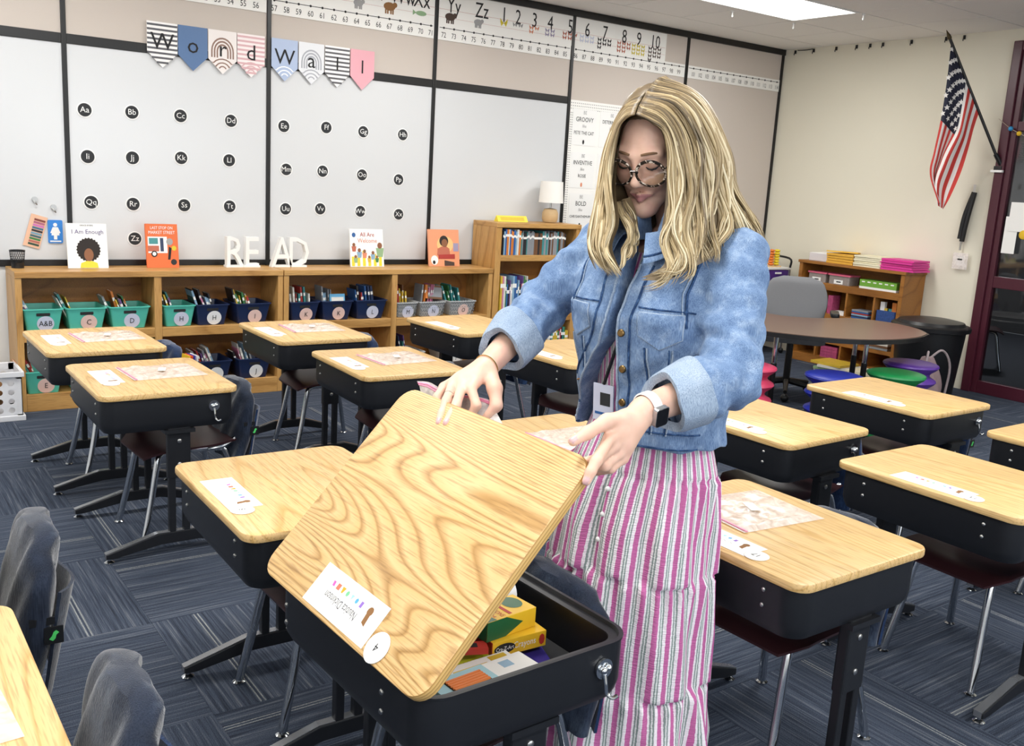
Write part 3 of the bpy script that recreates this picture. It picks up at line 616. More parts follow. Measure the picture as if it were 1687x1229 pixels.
# ================================================================== LOW AND TALL BOOKCASES ON THE BACK WALL
def board(t, n, x0, x1, y0, y1, z0, z1, m_='shelf_oak', bev=0.003): return MB().box(x0, x1, y0, y1, z0, z1).build(n, m_, t, bevel=bev)
YFc, YBk = 5.85, 6.165       # face and back of the cases
def low_case(x0, x1, xm, label):
    t = thing('low_bookcase', label, 'bookcase', ((x0+x1)/2, (YFc+YBk)/2, 0), 0, 'low oak bookcases')
    c = (x0+x1)/2; cy = (YFc+YBk)/2; A, B, F, K = x0-c, x1-c, YFc-cy, YBk-cy; mm = xm-c
    board(t, 'top', A, B, F-0.005, K, 0.765, 0.80); board(t, 'side', A, A+0.035, F, K, 0, 0.765, 'shelf_oak_v'); board(t, 'side', B-0.035, B, F, K, 0, 0.765, 'shelf_oak_v')
    board(t, 'divider', mm-0.022, mm+0.022, F, K-0.01, 0.1, 0.765, 'shelf_oak_v')
    for a, b in ((A+0.035, mm-0.022), (mm+0.022, B-0.035)):
        board(t, 'shelf', a, b, F+0.004, K-0.01, 0.435, 0.455); board(t, 'shelf_edge', a, b, F, F+0.018, 0.40, 0.457)
        board(t, 'base_shelf', a, b, F+0.018, K-0.01, 0.07, 0.095)
    board(t, 'kickboard', A+0.035, B-0.035, F, F+0.018, 0.0, 0.1); board(t, 'back_panel', A+0.035, B-0.035, K-0.01, K, 0.02, 0.765, 'case_oak', 0)
low_case(0.815, 2.372, 1.585, 'long low oak bookcase with teal bins at the left end of the boards')
low_case(2.378, 4.01, 3.188, 'long low oak bookcase with navy and gray bins in the middle of the wall')
t = thing('tall_bookcase', 'tall oak bookcase full of upright books beside the lamp', 'bookcase', (4.42, 6.0, 0))
A, B, F, K = -0.40, 0.405, -0.155, 0.165
board(t, 'top', A, B, F-0.004, K, 1.105, 1.14); board(t, 'side', A, A+0.05, F, K, 0, 1.105, 'shelf_oak_v'); board(t, 'side', B-0.045, B, F, K, 0, 1.105, 'shelf_oak_v'); board(t, 'back_panel', A+0.05, B-0.045, K-0.01, K, 0.02, 1.105, 'case_oak', 0)
for z0, z1 in ((0.855, 0.90), (0.385, 0.43), (0.0, 0.10)): board(t, 'shelf', A+0.05, B-0.045, F, K-0.01, z0, z1)

PAL = {'red': 'a8352f', 'blue': '2f5f9c', 'dark blue': '26375a', 'green': '3f7d4a', 'yellow': 'd2b13c', 'white': 'd8d6cf', 'gray': '8b8f95', 'teal': '3f8a8c', 'orange': 'd07a33', 'purple': '6a4a86', 'black': '26262a', 'pink': 'c97a9a', 'brown': '6e4d35', 'light blue': '86a9c4'}
for k_, v_ in PAL.items(): mat('cover_'+k_.replace(' ', '_'), v_, 0.45, var=0.15, scale=25)
BK = {}
def book(wx, dp, ht, colour, loc, tilt, where, group, yaw=0, lean=0):
    key = (round(wx, 4), round(dp, 3), round(ht, 3), colour)
    if key not in BK:
        c_ = 0.0016; mb = MB()
        mb.box(-wx/2, -wx/2+c_, -dp/2, dp/2, 0, ht); mb.box(wx/2-c_, wx/2, -dp/2, dp/2, 0, ht); mb.box(-wx/2, wx/2, -dp/2-0.001, -dp/2+c_, 0, ht)
        mb.box(-wx/2+c_, wx/2-c_, -dp/2+c_, dp/2-0.004, 0.003, ht-0.003, 1)
        mb.box(-wx/2-0.0002, wx/2+0.0002, -dp/2-0.0014, -dp/2-0.001, ht*0.72, ht*0.82, 1)
        BK[key] = mb.mesh('book', ['cover_'+colour.replace(' ', '_'), 'paper'])
    o = link('book', BK[key]); o.location = loc; o.rotation_euler = (lean, tilt, yaw)
    return tag(o, '%s book %s' % (colour, where), 'book', group)
rnd = random.Random(3)
def bin_(x, wd, z, m_, letter, lab, desc, n_books, y=5.985, hgt=0.125, lattice=False, bh=(0.17, 0.215), cols=None, tilt=-0.25, seen=True):
    t = thing('book_bin', desc, 'bin', (x, y, z), 0, 'book bins')
    hw, hd = wd/2, 0.125; tp = 0.8; th = 0.004
    def rect(s_, zz, i=0): return [(px, py, zz) for px, py in rrect(hw*s_-i, hd*s_-i, 0.014, 3)]
    mb = MB(); mb.rings([rect(tp, 0), rect(1, hgt), rect(1, hgt, -0.006), rect(1, hgt+0.006, -0.006), rect(1, hgt+0.006, th), rect(tp, 0.005, th)], caps=True)
    mb.build('tub', m_, t, True)
    if lattice:
        lt = MB()
        for q in range(10):
            for r_ in range(4):
                xx = -hw*0.85+q*hw*1.7/9; zz = 0.018+r_*0.027; yy = -hd*(tp+(1-tp)*zz/hgt)-0.0006
                for sg in (-1, 1): lt.obox((xx, yy, zz), (hw*0.09, 0, sg*0.012), (0, 0.0006, 0), (-sg*0.0015, 0, 0.0018))
        lt.build('lattice', mat('lattice_gray', '7e8488', 0.6), t)
    else:
        fy = -hd*(tp+(1-tp)*0.8)-0.0015; MB().prism(rrect(0.036, 0.0085, 0.004, 2, 0, hgt*0.79), fy-0.0006, fy+0.0006, fn=onw).build('handle_slot', 'ink', t)
    lz = hgt*0.36; ly = -hd*(tp+(1-tp)*lz/hgt); n_ = Vector((0, -1, -0.2)).normalized(); up = Vector((0, -0.19, 0.98))
    c0 = Vector((0.012, ly-0.005, lz))
    dm = MB(); dm.add([c0+Vector((1, 0, 0))*px+up*pz for px, pz in circ(0.045, 22)]+[c0-n_*0.003+Vector((1, 0, 0))*px+up*pz for px, pz in circ(0.045, 22)], [tuple(range(22)), tuple(range(43, 21, -1))]+[(i, (i+1) % 22, 22+(i+1) % 22, 22+i) for i in range(22)])
    lb = dm.build('label_disc', lab, t)
    if letter: text(letter, 0.045, 'ink', lb, c0+n_*0.0012, (1, 0, 0), up, sx=0.85)
    where = 'standing in the '+desc.split(' on ')[0].split(' in ')[0]
    xx = -hw*tp+0.02
    for q in range(n_books):
        if xx > hw*tp-0.02: break
        c_ = rnd.choice(cols or list(PAL)); tk = rnd.choice((0.006, 0.009, 0.012)); ht = rnd.choice((bh[0], (bh[0]+bh[1])/2, bh[1]))
        ta = tilt*rnd.uniform(0.6, 1.2)
        book(tk, rnd.choice((0.11, 0.13)), ht, c_, (x+xx, y+rnd.uniform(-0.012, 0.012), z+0.008), ta, where, 'books in '+desc[:28])
        xx += tk+rnd.choice((0.004, 0.010))
ZU, ZL = 0.457, 0.097
tl, nv, gw = 'teal_plastic', 'navy_plastic', 'gray_weave'
lo, pe, lw = 'label_lilac', 'label_peach', 'label_white'
bin_(0.955, 0.205, ZU, tl, 'A&B', lo, 'teal book bin labelled A&B on the low bookcase', 4, tilt=-0.45)
bin_(1.185, 0.215, ZU, tl, 'C', pe, 'teal book bin labelled C on the low bookcase', 3, tilt=-0.5, cols=['yellow', 'orange', 'white', 'teal'])
bin_(1.425, 0.225, ZU, tl, 'D', lo, 'teal book bin labelled D on the low bookcase', 8, tilt=-0.4)
bin_(1.715, 0.19, ZU, tl, 'H', lo, 'teal book bin labelled H on the low bookcase', 5, tilt=-0.35)
bin_(1.918, 0.205, ZU, nv, 'H', lw, 'navy book bin labelled H on the low bookcase', 8, tilt=-0.4, cols=['gray', 'pink', 'light blue', 'white', 'black', 'purple'])
bin_(2.18, 0.225, ZU, nv, 'I', pe, 'navy book bin labelled I on the low bookcase', 8, tilt=-0.35, cols=['green', 'red', 'white', 'yellow', 'black', 'brown'])
bin_(0.945, 0.2, ZL, tl, 'E', pe, 'teal book bin labelled E on the bottom shelf behind the front left desk', 5, tilt=-0.5, cols=['red', 'orange', 'white', 'dark blue'])
bin_(1.19, 0.215, ZL, tl, 'F', lo, 'teal book bin on the bottom shelf hidden behind the first desk', 0); bin_(1.42, 0.215, ZL, tl, 'G', lo, 'teal book bin on the bottom shelf, third from the crate', 0)
bin_(1.93, 0.215, ZL, nv, '', lw, 'navy book bin on the bottom shelf left of the bin labelled J', 9, tilt=-0.35)
bin_(2.19, 0.215, ZL, nv, 'J', lw, 'navy book bin labelled J on the bottom shelf', 7, tilt=-0.3, cols=['light blue', 'pink', 'gray', 'white', 'black'])
bin_(2.53, 0.205, ZU, nv, 'K', pe, 'navy book bin with the first K label in the second bookcase', 8, tilt=-0.08, cols=['gray', 'red', 'green', 'white', 'teal', 'gray'])
bin_(2.765, 0.225, ZU, nv, 'K', pe, 'navy book bin with the second K label in the second bookcase', 5, tilt=-0.1, cols=['gray', 'light blue', 'white'])
bin_(3.02, 0.235, ZU, nv, 'L', lo, 'navy book bin labelled L in the second bookcase', 11, tilt=-0.15, cols=['blue', 'gray', 'white', 'red', 'black', 'dark blue', 'yellow'])
bin_(3.30, 0.165, ZU, gw, 'M', lo, 'gray lattice book bin labelled M in the second bookcase', 6, lattice=True, tilt=-0.1, cols=['brown', 'green', 'red', 'yellow'], hgt=0.1)
bin_(3.51, 0.21, ZU, gw, 'N', lo, 'gray lattice book bin labelled N in the second bookcase', 6, lattice=True, tilt=0.12, cols=['gray', 'orange', 'black', 'pink', 'brown'], hgt=0.1)
bin_(3.765, 0.225, ZU, gw, 'O', pe, 'gray lattice book bin labelled O in the second bookcase', 7, lattice=True, tilt=-0.3, cols=['teal', 'green', 'dark blue', 'gray'], hgt=0.1)
bin_(2.53, 0.205, ZL, gw, 'L', lw, 'gray book bin labelled L on the bottom shelf behind a desk leg', 4, hgt=0.1)
bin_(3.36, 0.2, ZL, gw, '', lw, 'gray book bin on the bottom shelf below the lattice bin M', 5, hgt=0.1); bin_(3.72, 0.2, ZL, gw, 'I', lw, 'gray book bin on the bottom shelf near the tall bookcase', 5, hgt=0.1)
# face-out book with a picture cover in the second K bin
t = thing('picture_book', 'blue picture book leaning face out in the second K bin', 'book', (2.785, 5.90, 0.50)); t.rotation_euler = (R(-10), 0, 0)
MB().box(-0.055, 0.055, -0.004, 0.004, 0, 0.13).build('cover', mat('sky_cover', '5fa6cf', 0.5), t); MB().box(-0.05, 0.05, -0.005, -0.004, 0.01, 0.05).build('printed_picture', 'print_brown', t)
MB().box(-0.045, 0.045, -0.0055, -0.005, 0.08, 0.108).build('printed_title', 'cover_white', t)
t = thing('picture_book', 'orange spined picture book lying tilted on top of the gray bin labelled N', 'book', (3.55, 5.92, 0.575)); t.rotation_euler = (R(-14), R(5), 0)
MB().box(-0.07, 0.07, -0.004, 0.012, 0, 0.10).build('cover', 'cover_brown', t); MB().box(-0.05, 0.065, -0.005, -0.004, 0.015, 0.085).build('printed_picture', 'cover_gray', t); MB().box(-0.072, -0.055, -0.006, 0.013, 0, 0.10).build('spine', 'cover_orange', t)
# books in the tall case
def row(x0, x1, z, cols, h0, h1, where, group, y=5.945, dp=0.19):
    x = x0
    while x < x1:
        tk = rnd.choice((0.008, 0.012, 0.017)); book(tk, dp, rnd.choice((h0, (h0+h1)/2, h1)), rnd.choice(cols), (x+tk/2, y, z+0.001), 0, where, group); x += tk+0.0012
row(4.085, 4.25, 0.90, ['green', 'black', 'blue', 'orange', 'light blue', 'white'], 0.175, 0.19, 'at the left of the top row in the tall bookcase', 'top row of the tall bookcase')
row(4.25, 4.69, 0.90, ['gray', 'brown', 'gray', 'teal', 'black'], 0.165, 0.18, 'in the middle of the top row in the tall bookcase', 'top row of the tall bookcase', y=5.965)
row(4.085, 4.36, 0.43, ['green', 'pink', 'purple', 'white', 'black', 'yellow', 'blue', 'light blue'], 0.25, 0.31, 'on the second shelf of the tall bookcase', 'second row of the tall bookcase')
row(4.36, 4.55, 0.43, ['white', 'yellow', 'green', 'gray'], 0.22, 0.27, 'at the right of the second row of the tall bookcase', 'second row of the tall bookcase')
row(4.40, 4.76, 0.10, ['red', 'white', 'green', 'black', 'yellow', 'pink', 'teal'], 0.2, 0.26, 'on the bottom shelf of the tall bookcase', 'bottom row of the tall bookcase')

# ------------------------------------------------------------------ things on top of the cases
def lean_book(x, wd, ht, cover, desc, title, fn, y=6.02):
    t = thing('display_book', desc, 'book', (x, y, 0.8005), 0, 'books displayed on the bookcase'); t.rotation_euler = (R(-9), 0, 0)
    MB().box(-wd/2, wd/2, -0.003, 0, 0, ht).box(-wd/2, wd/2, 0.009, 0.012, 0, ht).build('cover', cover, t); MB().box(-wd/2+0.004, wd/2-0.003, 0, 0.009, 0.004, ht-0.004).build('pages', 'paper', t)
    for s_, sz, x_, z_, m_, sx in title: text(s_, sz, m_, t, (x_, -0.0042, z_), (1, 0, 0), (0, 0, 1), 'title', sx=sx)
    fn(t)
def pic(t, n, poly, m_, d_=0.0036): return MB().prism(poly, -d_-0.0004, -0.003, fn=onw).build(n, m_, t)
ell = lambda cx, cz, a, b, n=18: [(cx+a*math.cos(2*math.pi*i/n), cz+b*math.sin(2*math.pi*i/n)) for i in range(n)]
mat('cover_face', '8a5a3c', 0.6); mat('cover_hair', '2a2422', 0.8); mat('sun_yellow', 'e8d23a', 0.6); mat('market_orange', 'dd6b34', 0.5); mat('coral_cover', 'e59a72', 0.5); mat('title_violet', '5a4f86', 0.6)
def b1(t):
    n = 46; pic(t, 'printed_hair', [(0.005+(0.068 if i % 2 else 0.062)*math.cos(2*math.pi*i/n), 0.108+(0.072 if i % 2 else 0.065)*math.sin(2*math.pi*i/n)) for i in range(n)], 'cover_hair')
    pic(t, 'printed_shirt', [(-0.045, 0.002), (0.055, 0.002), (0.05, 0.03), (0.02, 0.042), (-0.01, 0.042), (-0.04, 0.03)], 'sun_yellow', 0.0038); pic(t, 'printed_face', ell(0.005, 0.078, 0.026, 0.038), 'cover_face', 0.0042)
lean_book(1.235, 0.222, 0.262, 'white', 'white picture book with a curly haired portrait on the bookcase', [('I Am Enough', 0.036, 0.005, 0.212, 'title_violet', 0.95), ('GRACE BYERS', 0.012, 0, 0.25, 'ink', 1)], b1)
def b2(t):
    pic(t, 'printed_bus', [(-0.085, 0.09), (0.03, 0.09), (0.03, 0.19), (-0.085, 0.19)], 'white'); pic(t, 'printed_bus_side', [(-0.085, 0.1), (-0.02, 0.1), (-0.02, 0.135), (-0.085, 0.135)], 'print_red', 0.004)
    pic(t, 'printed_window', [(-0.078, 0.145), (-0.025, 0.145), (-0.025, 0.182), (-0.078, 0.182)], 'cover_teal', 0.004); pic(t, 'printed_door', [(-0.012, 0.1), (0.008, 0.1), (0.008, 0.182), (-0.012, 0.182)], 'cover_dark_blue', 0.004)
    pic(t, 'printed_wheel', ell(-0.05, 0.085, 0.018, 0.019), 'ink', 0.0045); pic(t, 'printed_hub', ell(-0.05, 0.085, 0.011, 0.012), 'white', 0.005); pic(t, 'printed_circle', ell(0.045, 0.16, 0.02, 0.021), 'print_gray')
    pic(t, 'printed_figure', [(0.03, 0.05), (0.045, 0.05), (0.055, 0.12), (0.04, 0.13)], 'ink'); pic(t, 'printed_sign', ell(0.07, 0.12, 0.014, 0.015), 'print_yellow'); pic(t, 'printed_seal', ell(0.065, 0.035, 0.018, 0.018), 'chalk')
lean_book(1.665, 0.192, 0.268, 'market_orange', 'orange picture book with a bus on the bookcase', [('LAST STOP ON', 0.025, 0, 0.243, 'white', 0.8), ('MARKET STREET', 0.027, 0, 0.215, 'white', 0.8)], b2)
def b3(t):
    for i in range(6): pic(t, 'printed_stripe', [(-0.12+i*0.042, 0.004), (-0.098+i*0.042, 0.004), (-0.098+i*0.042, 0.07+0.02*(i % 3)), (-0.12+i*0.042, 0.07+0.02*(i % 3))], 'sun_yellow')
    for x, z, c, s_ in ((-0.1, 0.13, 'print_red', 1), (-0.06, 0.09, 'cover_light_blue', 1.1), (-0.02, 0.085, 'print_orange', 1), (0.045, 0.075, 'cover_light_blue', 1), (0.1, 0.11, 'print_green', 1.7), (-0.09, 0.05, 'print_green', 0.9), (0.075, 0.05, 'cover_green', 0.8), (0.015, 0.05, 'cover_yellow', 0.8)):
        pic(t, 'printed_figure', [(x-0.012*s_, z-0.025*s_), (x+0.012*s_, z-0.025*s_), (x+0.018*s_, z+0.012*s_), (x-0.018*s_, z+0.012*s_)], c, 0.004); pic(t, 'printed_head', ell(x, z+0.022*s_, 0.011*s_, 0.013*s_, 10), 'cover_face', 0.0043)
    pic(t, 'printed_badge', ell(-0.098, 0.22, 0.014, 0.016), 'cover_blue')
lean_book(3.06, 0.258, 0.262, 'white', 'white picture book reading All Are Welcome on the bookcase', [('All Are', 0.042, 0.005, 0.222, 'cover_red', 0.9), ('Welcome', 0.042, 0.005, 0.18, 'print_orange', 0.9)], b3)
def b4(t):
    pic(t, 'printed_glow', ell(0.01, 0.16, 0.07, 0.06), mat('glow_peach', 'efc181', 0.6)); pic(t, 'printed_hair', ell(0.0, 0.185, 0.038, 0.04), 'cover_hair', 0.004); pic(t, 'printed_face', ell(0.005, 0.17, 0.026, 0.03), 'cover_face', 0.0045)
    pic(t, 'printed_shirt', [(-0.06, 0.08), (0.05, 0.08), (0.045, 0.13), (0.02, 0.145), (-0.02, 0.145), (-0.055, 0.13)], 'print_red', 0.0045); pic(t, 'printed_table', [(-0.05, 0.055), (0.09, 0.055), (0.09, 0.09), (-0.05, 0.085)], 'cover_red', 0.005)
    pic(t, 'printed_toy', ell(-0.085, 0.045, 0.03, 0.035), 'paper', 0.005); pic(t, 'printed_spots', ell(-0.09, 0.03, 0.012, 0.014, 9), 'ink', 0.0056); pic(t, 'printed_drawing', [(0.08, 0.11), (0.125, 0.11), (0.125, 0.17), (0.08, 0.17)], 'print_violet'); pic(t, 'printed_shadow', [(0.0, 0.004), (0.085, 0.004), (0.085, 0.03), (0.0, 0.045)], 'print_dark', 0.004)
lean_book(3.69, 0.262, 0.27, 'coral_cover', 'orange picture book with a girl in pink at the right end of the low bookcase', [], b4)
for s_, x, wd in (('R', 2.115, 0.135), ('E', 2.228, 0.12), ('A', 2.435, 0.145), ('D', 2.552, 0.135)):
    t = thing('block_letter', 'white freestanding block letter %s on the low bookcase' % s_, 'letter', (x, 6.05, 0.8005), 0, 'READ letters')
    o = text(s_, 0.268, 'white', t, (0, 0, 0.098), (1, 0, 0), (0, 0, 1), 'letter_body', sx=0.82, extrude=0.09)
    zs = [v.co.z for v in o.data.vertices]; z0, z1 = min(zs), max(zs)
    for v in o.data.vertices: v.co.z = (v.co.z-z0)/(z1-z0)*0.195
    MB().box(-0.055, 0.055, -0.03, 0.03, 0, 0.012).build('foot', 'white', t)
t = thing('pencil_cup', 'black mesh pencil cup on the left end of the low bookcase', 'cup', (0.865, 6.06, 0.8005))
MB().lathe([(0.033, 0), (0.034, 0.03), (0.0345, 0.032), (0.0325, 0.032), (0.031, 0.004)], seg=20).build('base', 'black_plastic', t, True)
wire = MB()
for i in range(22):
    for sg in (-1, 1):
        wire.tube([((0.034+0.006*k/5)*math.cos(i*0.2856+sg*k*0.14), (0.034+0.006*k/5)*math.sin(i*0.2856+sg*k*0.14), 0.03+k*0.0134) for k in range(6)], 0.0009, 4)
wire.build('mesh_wall', 'black_plastic', t); MB().lathe([(0.0385, 0.095), (0.042, 0.095), (0.042, 0.101), (0.0385, 0.101), (0.0385, 0.095)], seg=20).build('rim', 'black_plastic', t)
t = thing('table_lamp', 'small white table lamp with a wooden base on the tall bookcase', 'lamp', (4.665, 6.05, 1.1405))
MB().lathe([(0.03, 0), (0.055, 0.004), (0.064, 0.03), (0.064, 0.075), (0.05, 0.105), (0.016, 0.112)], seg=24).build('base', mat('lamp_wood', 'c2a57a', 0.6, var=0.1), t, True)
MB().lathe([(0.008, 0.11), (0.008, 0.17)], seg=10).build('stem', 'steel', t)
MB().lathe([(0.098, 0.155), (0.088, 0.32), (0.086, 0.32), (0.096, 0.155), (0.098, 0.155)], seg=28).build('shade', mat('lamp_shade', 'f0eee9', 0.8), t, True)
t = thing('yellow_sign', 'yellow tent sign on the tall bookcase', 'sign', (4.27, 6.02, 1.1405))
MB().prism([(-0.03, 0), (0.03, 0), (0, 0.045)], -0.14, 0.14, fn=lambda a, b, c: (c, a, b)).build('card', mat('sign_yellow', 'e5cf3f', 0.6), t)
MB().obox((0, -0.0158, 0.0215), (0.11, 0, 0), (0, 0.0085, 0.0128), (0, -0.0002, 0.0001)).build('printed_band', mat('sign_mark', 'cbb02f', 0.6), t)
# white storage crate on the floor
t = thing('milk_crate', 'white plastic storage crate with round holes beside the low bookcase', 'crate', (0.665, 5.82, 0))
hw = 0.14
for (ax, sg) in ((0, -1), (0, 1), (1, -1), (1, 1)):
    bm = bmesh.new(); holes = [(-0.085+0.0567*i, 0.06+0.05*j) for i in range(4) for j in range(4)]
    # wall with round holes: fill between outline and hole loops
    mb = MB()
    for i in range(4):
        for j in range(4):
            cx, cz = holes[i*4+j]; x0, x1 = cx-0.02835, cx+0.02835; z0, z1 = cz-0.025, cz+0.025; n = 16
            ci = [(cx+0.016*math.cos(2*math.pi*q/n), cz+0.016*math.sin(2*math.pi*q/n)) for q in range(n)]
            ou = []
            for q in range(n):
                c_, s_ = math.cos(2*math.pi*q/n), math.sin(2*math.pi*q/n); k = 1/max(abs(c_), abs(s_)); ou.append((cx+c_*k*0.02835, cz+s_*k*0.025))
            for yy in (0, 0.004): mb.add([(a, yy, b) for a, b in ci+ou], [(q, (q+1) % n, n+(q+1) % n, n+q) for q in range(n)])
            mb.add([(a, 0, b) for a, b in ci]+[(a, 0.004, b) for a, b in ci], [(q, (q+1) % n, n+(q+1) % n, n+q) for q in range(n)])
    mb.box(-hw, -0.113, 0, 0.004, 0.0, 0.27).box(0.113, hw, 0, 0.004, 0, 0.27).box(-hw, hw, 0, 0.004, 0.0, 0.036).box(-hw, hw, 0, 0.004, 0.234, 0.27)
    if ax == 0: mb.xf(Matrix.Translation((0, sg*hw if sg < 0 else hw-0.004, 0)))
    else: mb.xf(Matrix.Translation((sg*hw if sg < 0 else hw-0.004, 0, 0)) @ Matrix.Rotation(math.pi/2, 4, 'Z') @ Matrix.Translation((0, -0.004, 0)))
    mb.build('side_wall', mat('crate_white', 'e3e4e8', 0.45), t)
rim = MB()
for z0, z1, e in ((0.245, 0.275, 0.012), (0.0, 0.03, 0.012)):
    for a, b, c, d in ((-hw-e, hw+e, -hw-e, -hw), (-hw-e, hw+e, hw, hw+e), (-hw-e, -hw, -hw, hw), (hw, hw+e, -hw, hw)): rim.box(a, b, c, d, z0, z1)
rim.build('rim', 'crate_white', t, bevel=0.004); MB().box(-hw, hw, -hw, hw, 0.004, 0.008).build('bottom', 'crate_white', t)
tag(MB().sphere((0.64, 5.80, 0.14), 0.10, 0.10, 0.12).build('ball', 'print_brown', None, True), 'brown ball inside the white crate', 'ball')
# ================================================================== STUDENT DESKS
DH = 0.635
def ringz(hx, hy, r_, z): return [(x, y, z) for x, y in rrect(hx, hy, r_, 6)]
def slab(mb, hx, hy, r_, z0, z1, e=0.005, off=(0, 0)):
    rs = [ringz(hx-e, hy-e, r_-e, z0), ringz(hx-e*0.3, hy-e*0.3, r_-e*0.3, z0+e*0.3), ringz(hx, hy, r_, z0+e), ringz(hx, hy, r_, z1-e), ringz(hx-e*0.3, hy-e*0.3, r_-e*0.3, z1-e*0.3), ringz(hx-e, hy-e, r_-e, z1)]
    rs = [[(x+off[0], y+off[1], z) for x, y, z in q] for q in rs]
    b = len(mb.f); mb.rings(rs, 1, True); mb.m[-1] = 0; mb.m[-2] = 0
    n = len(rs[0])
    for i in range(4*n, 5*n): mb.m[b+i] = 0
    return mb
top_me = slab(MB(), 0.25, 0.305, 0.042, DH-0.022, DH).mesh('desk_top', ['desk_oak', 'desk_oak'], True)
def box_mesh():
    hx, hy, r_, t_ = 0.238, 0.292, 0.055, 0.004; zt, zb = DH-0.0225, DH-0.15
    rs = [ringz(hx-0.03, hy-0.03, r_-0.025, zb), ringz(hx-0.012, hy-0.012, r_-0.01, zb+0.004), ringz(hx-0.003, hy-0.003, r_, zb+0.02), ringz(hx, hy, r_, zb+0.035), ringz(hx, hy, r_, zt-0.006), ringz(hx+0.003, hy+0.003, r_+0.003, zt-0.004), ringz(hx+0.003, hy+0.003, r_+0.003, zt),
          ringz(hx-0.004, hy-0.004, r_, zt), ringz(hx-0.006, hy-0.006, r_, zt-0.008), ringz(hx-0.024, hy-0.024, r_-0.02, zt-0.010), ringz(hx-0.024, hy-0.024, r_-0.02, zt-0.014), ringz(hx-0.012, hy-0.012, r_-0.01, zt-0.018), ringz(hx-0.016, hy-0.016, r_-0.01, zb+0.02), ringz(hx-0.04, hy-0.04, r_-0.03, zb+0.008)]
    return MB().rings(rs).mesh('book_box', 'black_metal', True)
box_me = box_mesh()
zb = DH-0.15
sleeve_me = MB().prism(rrect(0.042, 0.016, 0.006, 2), 0.30, zb+0.012).box(-0.055, 0.055, -0.03, 0.03, zb-0.012, zb+0.002).mesh('leg_sleeve', 'black_metal')
post_me = MB().prism(rrect(0.0125, 0.0125, 0.003, 2), 0.055, 0.33).mesh('leg_post', 'black_metal')
foot_poly = [(-0.235, 0.02), (-0.235, 0.038), (-0.05, 0.088), (0.11, 0.088), (0.26, 0.040), (0.26, 0.02), (0.22, 0.02), (0.10, 0.045), (-0.04, 0.045), (-0.20, 0.02)]
xz = lambda a, b, c: (a, c, b)
foot_me = MB().prism(foot_poly, -0.016, 0.016, fn=xz).mesh('foot', 'black_metal', False, 0.003)
foot_highlight_me = MB().prism([(-0.237, 0.022), (-0.237, 0.0405), (-0.052, 0.0905), (0.112, 0.0905), (0.262, 0.0425), (0.262, 0.022), (0.2595, 0.022), (0.2595, 0.0405), (0.1115, 0.0885), (-0.0515, 0.0885), (-0.2345, 0.0385), (-0.2345, 0.022)], -0.012, 0.012, fn=xz).mesh('foot_highlight', mat('highlight_strip', '9a9da2', 0.25, metal=0.7))  # bright strip added to stand for the glossy highlight along the black foot
glide_me = MB().lathe([(0.017, 0.0), (0.018, 0.005), (0.012, 0.009), (0.006, 0.012), (0.006, 0.024)], seg=14).mesh('glide', 'chrome', True)
screw_me = MB().lathe([(0.0001, 0.0035), (0.0035, 0.003), (0.0055, 0.001), (0.0055, -0.001)], seg=10).mesh('screw', 'steel', True)
def hook_mesh():
    mb = MB(); mb.prism(circ(0.024, 20), -0.006, 0, fn=onw); n = 8
    mb.tube(catmull([(0, -0.008, -0.012), (0, -0.014, -0.035), (0.002, -0.017, -0.055), (0.012, -0.026, -0.064), (0.022, -0.032, -0.058)], 4), 0.0045, 8)
    mb.sphere((-0.006, -0.010, 0.0), 0.009); mb.sphere((0.008, -0.010, 0.003), 0.008)
    return mb.mesh('bag_hook', 'chrome', True)
hook_me = hook_mesh()
DESKS = {'A1': (0.952, 4.588, 0.55), 'A2': (0.974, 3.736, 0.0), 'M1': (1.971, 4.573, -0.2), 'M2': (1.997, 3.709, -2.2), 'C1': (2.96, 4.53, 2.6), 'C2': (2.985, 3.632, 1.0), 'B3': (0.973, 2.275, -0.9),
         'OP': (0.952, 1.521, 1.8), 'K': (1.905, 2.318, 0.3), 'G': (1.905, 1.479, 0.2), 'H': (2.825, 2.268, 2.0), 'I': (2.837, 1.471, -0.5), 'J': (3.768, 2.320, 0.3), 'L': (3.745, 1.475, 0.5), 'Z3': (-0.02, 2.30, 0), 'Z4': (-0.02, 1.56, 0.5)}
WHERE = {'A1': 'in front of the teal bins, farthest left', 'A2': 'second from the teal bins', 'M1': 'in front of the navy bins', 'M2': 'second from the navy bins', 'C1': 'in front of the tall bookcase', 'C2': 'behind the denim sleeve of the woman',
         'B3': 'just behind the open desk', 'OP': 'with its lid being lifted by the woman', 'K': 'behind the raised lid, left of the striped dress', 'G': 'right beside the striped dress, holding a zip bag', 'H': 'right of the denim jacket, in the third column', 'I': 'with its long black side at the right edge', 'J': 'in front of the wobble stools', 'L': 'cut off at the right edge of the picture', 'Z3': 'outside the left edge of the picture', 'Z4': 'at the bottom left corner'}
WR = {}
